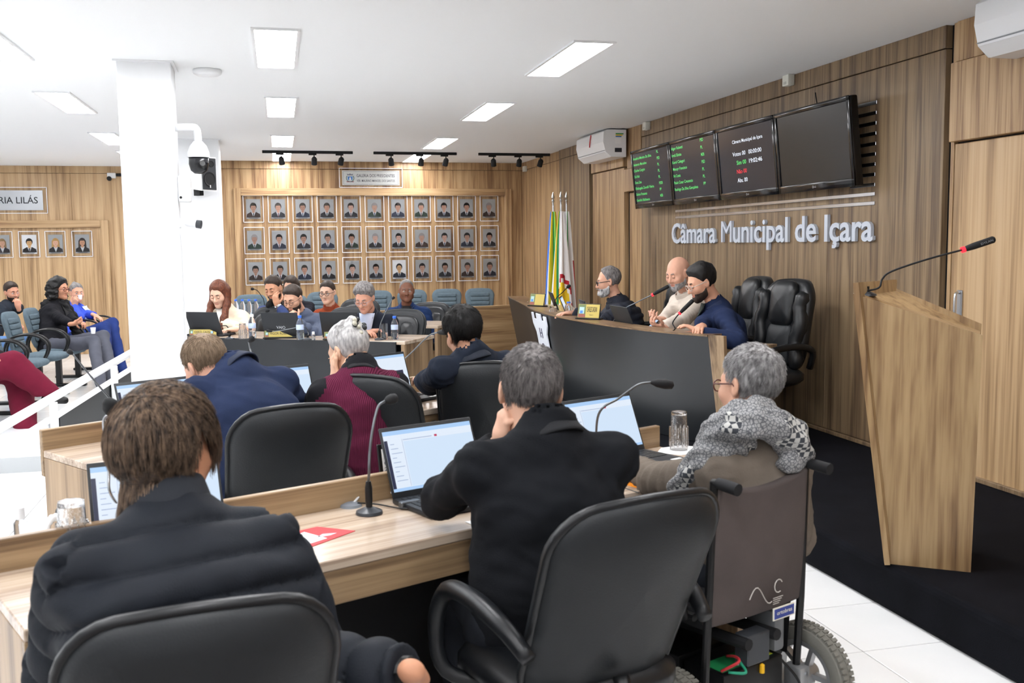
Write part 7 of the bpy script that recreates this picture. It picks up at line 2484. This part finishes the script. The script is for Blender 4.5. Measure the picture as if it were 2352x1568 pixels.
for s_ in (-1, 1):
    x = s_ * 0.212
    MB().tube([(x, -0.045, 0.16), (x, -0.06, 0.46), (x * 0.97, -0.075, 0.89)], 0.0125, 10).build('back_post', M_BLACK, wc, smooth='auto')
    hd = MB().tube([(x * 0.97, -0.07, 0.885), (x * 0.97, -0.095, 0.888)], 0.012, 10).build('push_handle', M_BLACK, wc)
    MB().tube([(x * 0.97, -0.09, 0.888), (x * 0.97, -0.12, 0.886), (x * 0.97, -0.165, 0.882)], [0.016, 0.018, 0.018], 12).build('rubber_grip', M_BLACKM, hd, smooth='auto')
    # drive wheel
    cx = s_ * 0.30
    wl = MB().lathe([(0.115, -0.028), (0.135, -0.034), (0.155, -0.03), (0.165, -0.012), (0.165, 0.012), (0.155, 0.03), (0.135, 0.034), (0.115, 0.028)], 40, 0, T(cx, -0.02, 0.167, ry=R(90)), closed=True).build('drive_wheel', M_TYRE, wc, smooth='auto')
    tr = MB()
    for k in range(56):
        a = 2 * math.pi * k / 56
        for q_ in (-1, 1):
            tr.box((-0.006, q_ * 0.015 - 0.011, 0.160), (0.006, q_ * 0.015 + 0.011, 0.1675), 0, T(cx, -0.02, 0.167, ry=R(90)) @ T(rz=a + q_ * 0.04) @ T(ry=R(90)) @ T(rz=R(90)))
    tr.build('tread', M_TYRE, wl)['kind'] = 'stuff'
    rim = MB().lathe([(0.095, -0.02), (0.116, -0.026), (0.116, 0.026), (0.095, 0.02), (0.10, 0)], 32, 0, T(cx, -0.02, 0.167, ry=R(90)), closed=True)
    rim.lathe([(0, -0.03), (0.03, -0.03), (0.034, 0.0), (0.03, 0.03), (0, 0.03)], 20, 0, T(cx, -0.02, 0.167, ry=R(90)))
    rim.build('rim', M_ALU, wl, smooth='auto')
    for k in range(5):
        a = 2 * math.pi * k / 5 + 0.3
        MB().box((-0.012, -0.008, 0.028), (0.012, 0.008, 0.10), 0, T(cx, -0.02, 0.167) @ T(rx=a)).build('spoke', M_ALU, wl)
    # cast bracket with bolts
    bk = MB().rbox((x - 0.025, -0.085, 0.14), (x + 0.025, -0.015, 0.23), 0.010, 2).tube([(x, -0.05, 0.17), (x + s_ * 0.08, -0.03, 0.15)], 0.028, 8).build('alloy_bracket', M_ALU, wc, smooth='auto')
    for q_ in (0.16, 0.21):
        MB().lathe([(0, 0), (0.007, 0), (0.007, 0.006), (0, 0.006)], 6, 0, T(x, -0.085, q_, rx=R(90))).build('bolt', M_STEEL, bk)
    MB().tube([(x, -0.01, 0.47), (x, 0.40, 0.47)], 0.0125, 8).build('seat_rail', M_BLACK, wc)
    MB().tube(spline([(x * 1.15, 0.0, 0.47), (x * 1.25, 0.02, 0.66), (x * 1.25, 0.06, 0.685), (x * 1.25, 0.34, 0.685)], 16), 0.011, 8).build('arm_tube', M_BLACK, wc, smooth=True)
    MB().rbox((x * 1.25 - 0.028, 0.06, 0.69), (x * 1.25 + 0.028, 0.34, 0.72), 0.01, 2).build('arm_pad', M_LEATHER, wc, smooth='auto')
    ca = MB().lathe([(0, -0.02), (0.075, -0.02), (0.085, -0.01), (0.085, 0.01), (0.075, 0.02), (0, 0.02)], 24, 0, T(x * 1.0, 0.42, 0.087, ry=R(90))).build('castor_wheel', M_BLACKM, wc, smooth='auto')
    MB().tube([(x, 0.36, 0.30), (x, 0.42, 0.20), (x + s_ * 0.03, 0.42, 0.087)], 0.012, 8).build('castor_fork', M_GREYMET, wc)
    MB().tube([(x * 0.8, 0.42, 0.46), (x * 0.8, 0.60, 0.12)], 0.012, 8).build('leg_rest', M_GREYMET, wc)
    MB().rbox((x * 0.8 - 0.07, 0.54, 0.10), (x * 0.8 + 0.07, 0.72, 0.115), 0.004, 1).build('footplate', M_BLACK, wc)
MB().rbox((-0.185, -0.02, 0.42), (0.185, 0.40, 0.485), 0.015, 2).build('seat_cushion', M_BLACKM, wc, smooth='auto')
MB().rbox((-0.16, -0.06, 0.10), (0.16, 0.30, 0.13), 0.004, 1).build('battery_tray', M_GREYMET, wc)
for s_, y in ((-1, -0.065), (1, 0.12)):
    bt = MB().rbox((-0.145, y, 0.131), (0.125, y + 0.165, 0.29), 0.006, 2).build('battery', M_BLACK, wc, smooth='auto')
    if s_ == -1:
        MB().box((-0.13, y + 0.02, 0.2905), (0.10, y + 0.10, 0.2915)).build('battery_label', mat('battery_green', '#1f7f4a', 0.5), bt)
        add_text(MB(), 'Heliar', 0.10, 0.03, T(0.045, y + 0.045, 0.292, rz=math.pi) @ T(rx=R(-90)), 0, 0.015).build('battery_text', M_PAPER, bt)
        MB().box((0.045, y + 0.02, 0.2917), (0.10, y + 0.10, 0.2922)).build('battery_sticker', mat('battery_yellow', '#c9cf3a', 0.5), bt)
        MB().lathe([(0, 0), (0.008, 0), (0.008, 0.025), (0, 0.03)], 10, 0, T(0.02, y - 0.005, 0.26)).build('terminal_cap', mat('yellow_cap', '#e8b31c', 0.5), bt)
for k, (m_, pts) in enumerate(((M_RED, [(-0.14, -0.05, 0.30), (-0.11, -0.09, 0.335), (-0.08, -0.05, 0.33), (-0.06, 0.0, 0.31)]), (mat('cable_green', '#2a9a78', 0.5), [(-0.12, -0.06, 0.295), (-0.09, -0.10, 0.30), (-0.07, -0.06, 0.315)]),
                               (M_BLACK, [(0.12, -0.05, 0.28), (0.17, -0.09, 0.2), (0.2, -0.07, 0.12), (0.17, 0.0, 0.1)]))):
    MB().tube(spline(pts, 16), 0.0045, 6).build('wire', m_, wc, smooth=True)
MB().rbox((-0.05, -0.075, 0.295), (0.05, -0.02, 0.39), 0.004, 1).build('control_box', mat('motor_grey', '#3a3d42', 0.5), wc)
for x in (-0.065, 0.065):
    MB().tube([(x, -0.09, 0.375), (x, 0.25, 0.36)], 0.018, 10).build('motor_tube', M_BLACKM, wc, smooth='auto')
MB().rbox((0.09, -0.06, 0.30), (0.14, 0.06, 0.43), 0.012, 2).build('motor_cover', mat('motor_grey2', '#6a6d70', 0.4), wc, smooth='auto')
bg = MB().add([(0.20, -0.02, 0.26), (0.235, 0.03, 0.24), (0.25, 0.03, 0.50), (0.215, -0.03, 0.56), (0.215, 0.16, 0.27), (0.24, 0.16, 0.27), (0.25, 0.15, 0.50), (0.22, 0.15, 0.54)],
              [(3, 2, 1, 0), (4, 5, 6, 7), (0, 1, 5, 4), (1, 2, 6, 5), (2, 3, 7, 6), (3, 0, 4, 7)]).build('side_pouch', M_BLACKM, wc)
# spare seats in the audience
for k, (off, lb) in enumerate(((0.0, 'grey audience chair under the woman in the black sweater'), (-1, 'empty grey audience chair next to the woman in the black sweater'), (-2, 'empty grey audience chair, second from the woman in the black sweater'),
                               (-3, 'empty grey audience chair, third from the woman in the black sweater'), (-4, 'grey audience chair under the burgundy trousers'), (1.2, 'grey audience chair under the woman in the royal blue cardigan'), (2.4, 'empty grey audience chair beyond the woman in royal blue, by the pillar'))):
    x, y = (-2.32, 12.36)
    audience_chair(lb, (x + (-0.075 * -off if off < 0 else 0.06 * off), y + off * 0.66), 98)
audience_chair('grey audience chair in the rear row under the man in jeans', (-3.26, 12.93), 100)
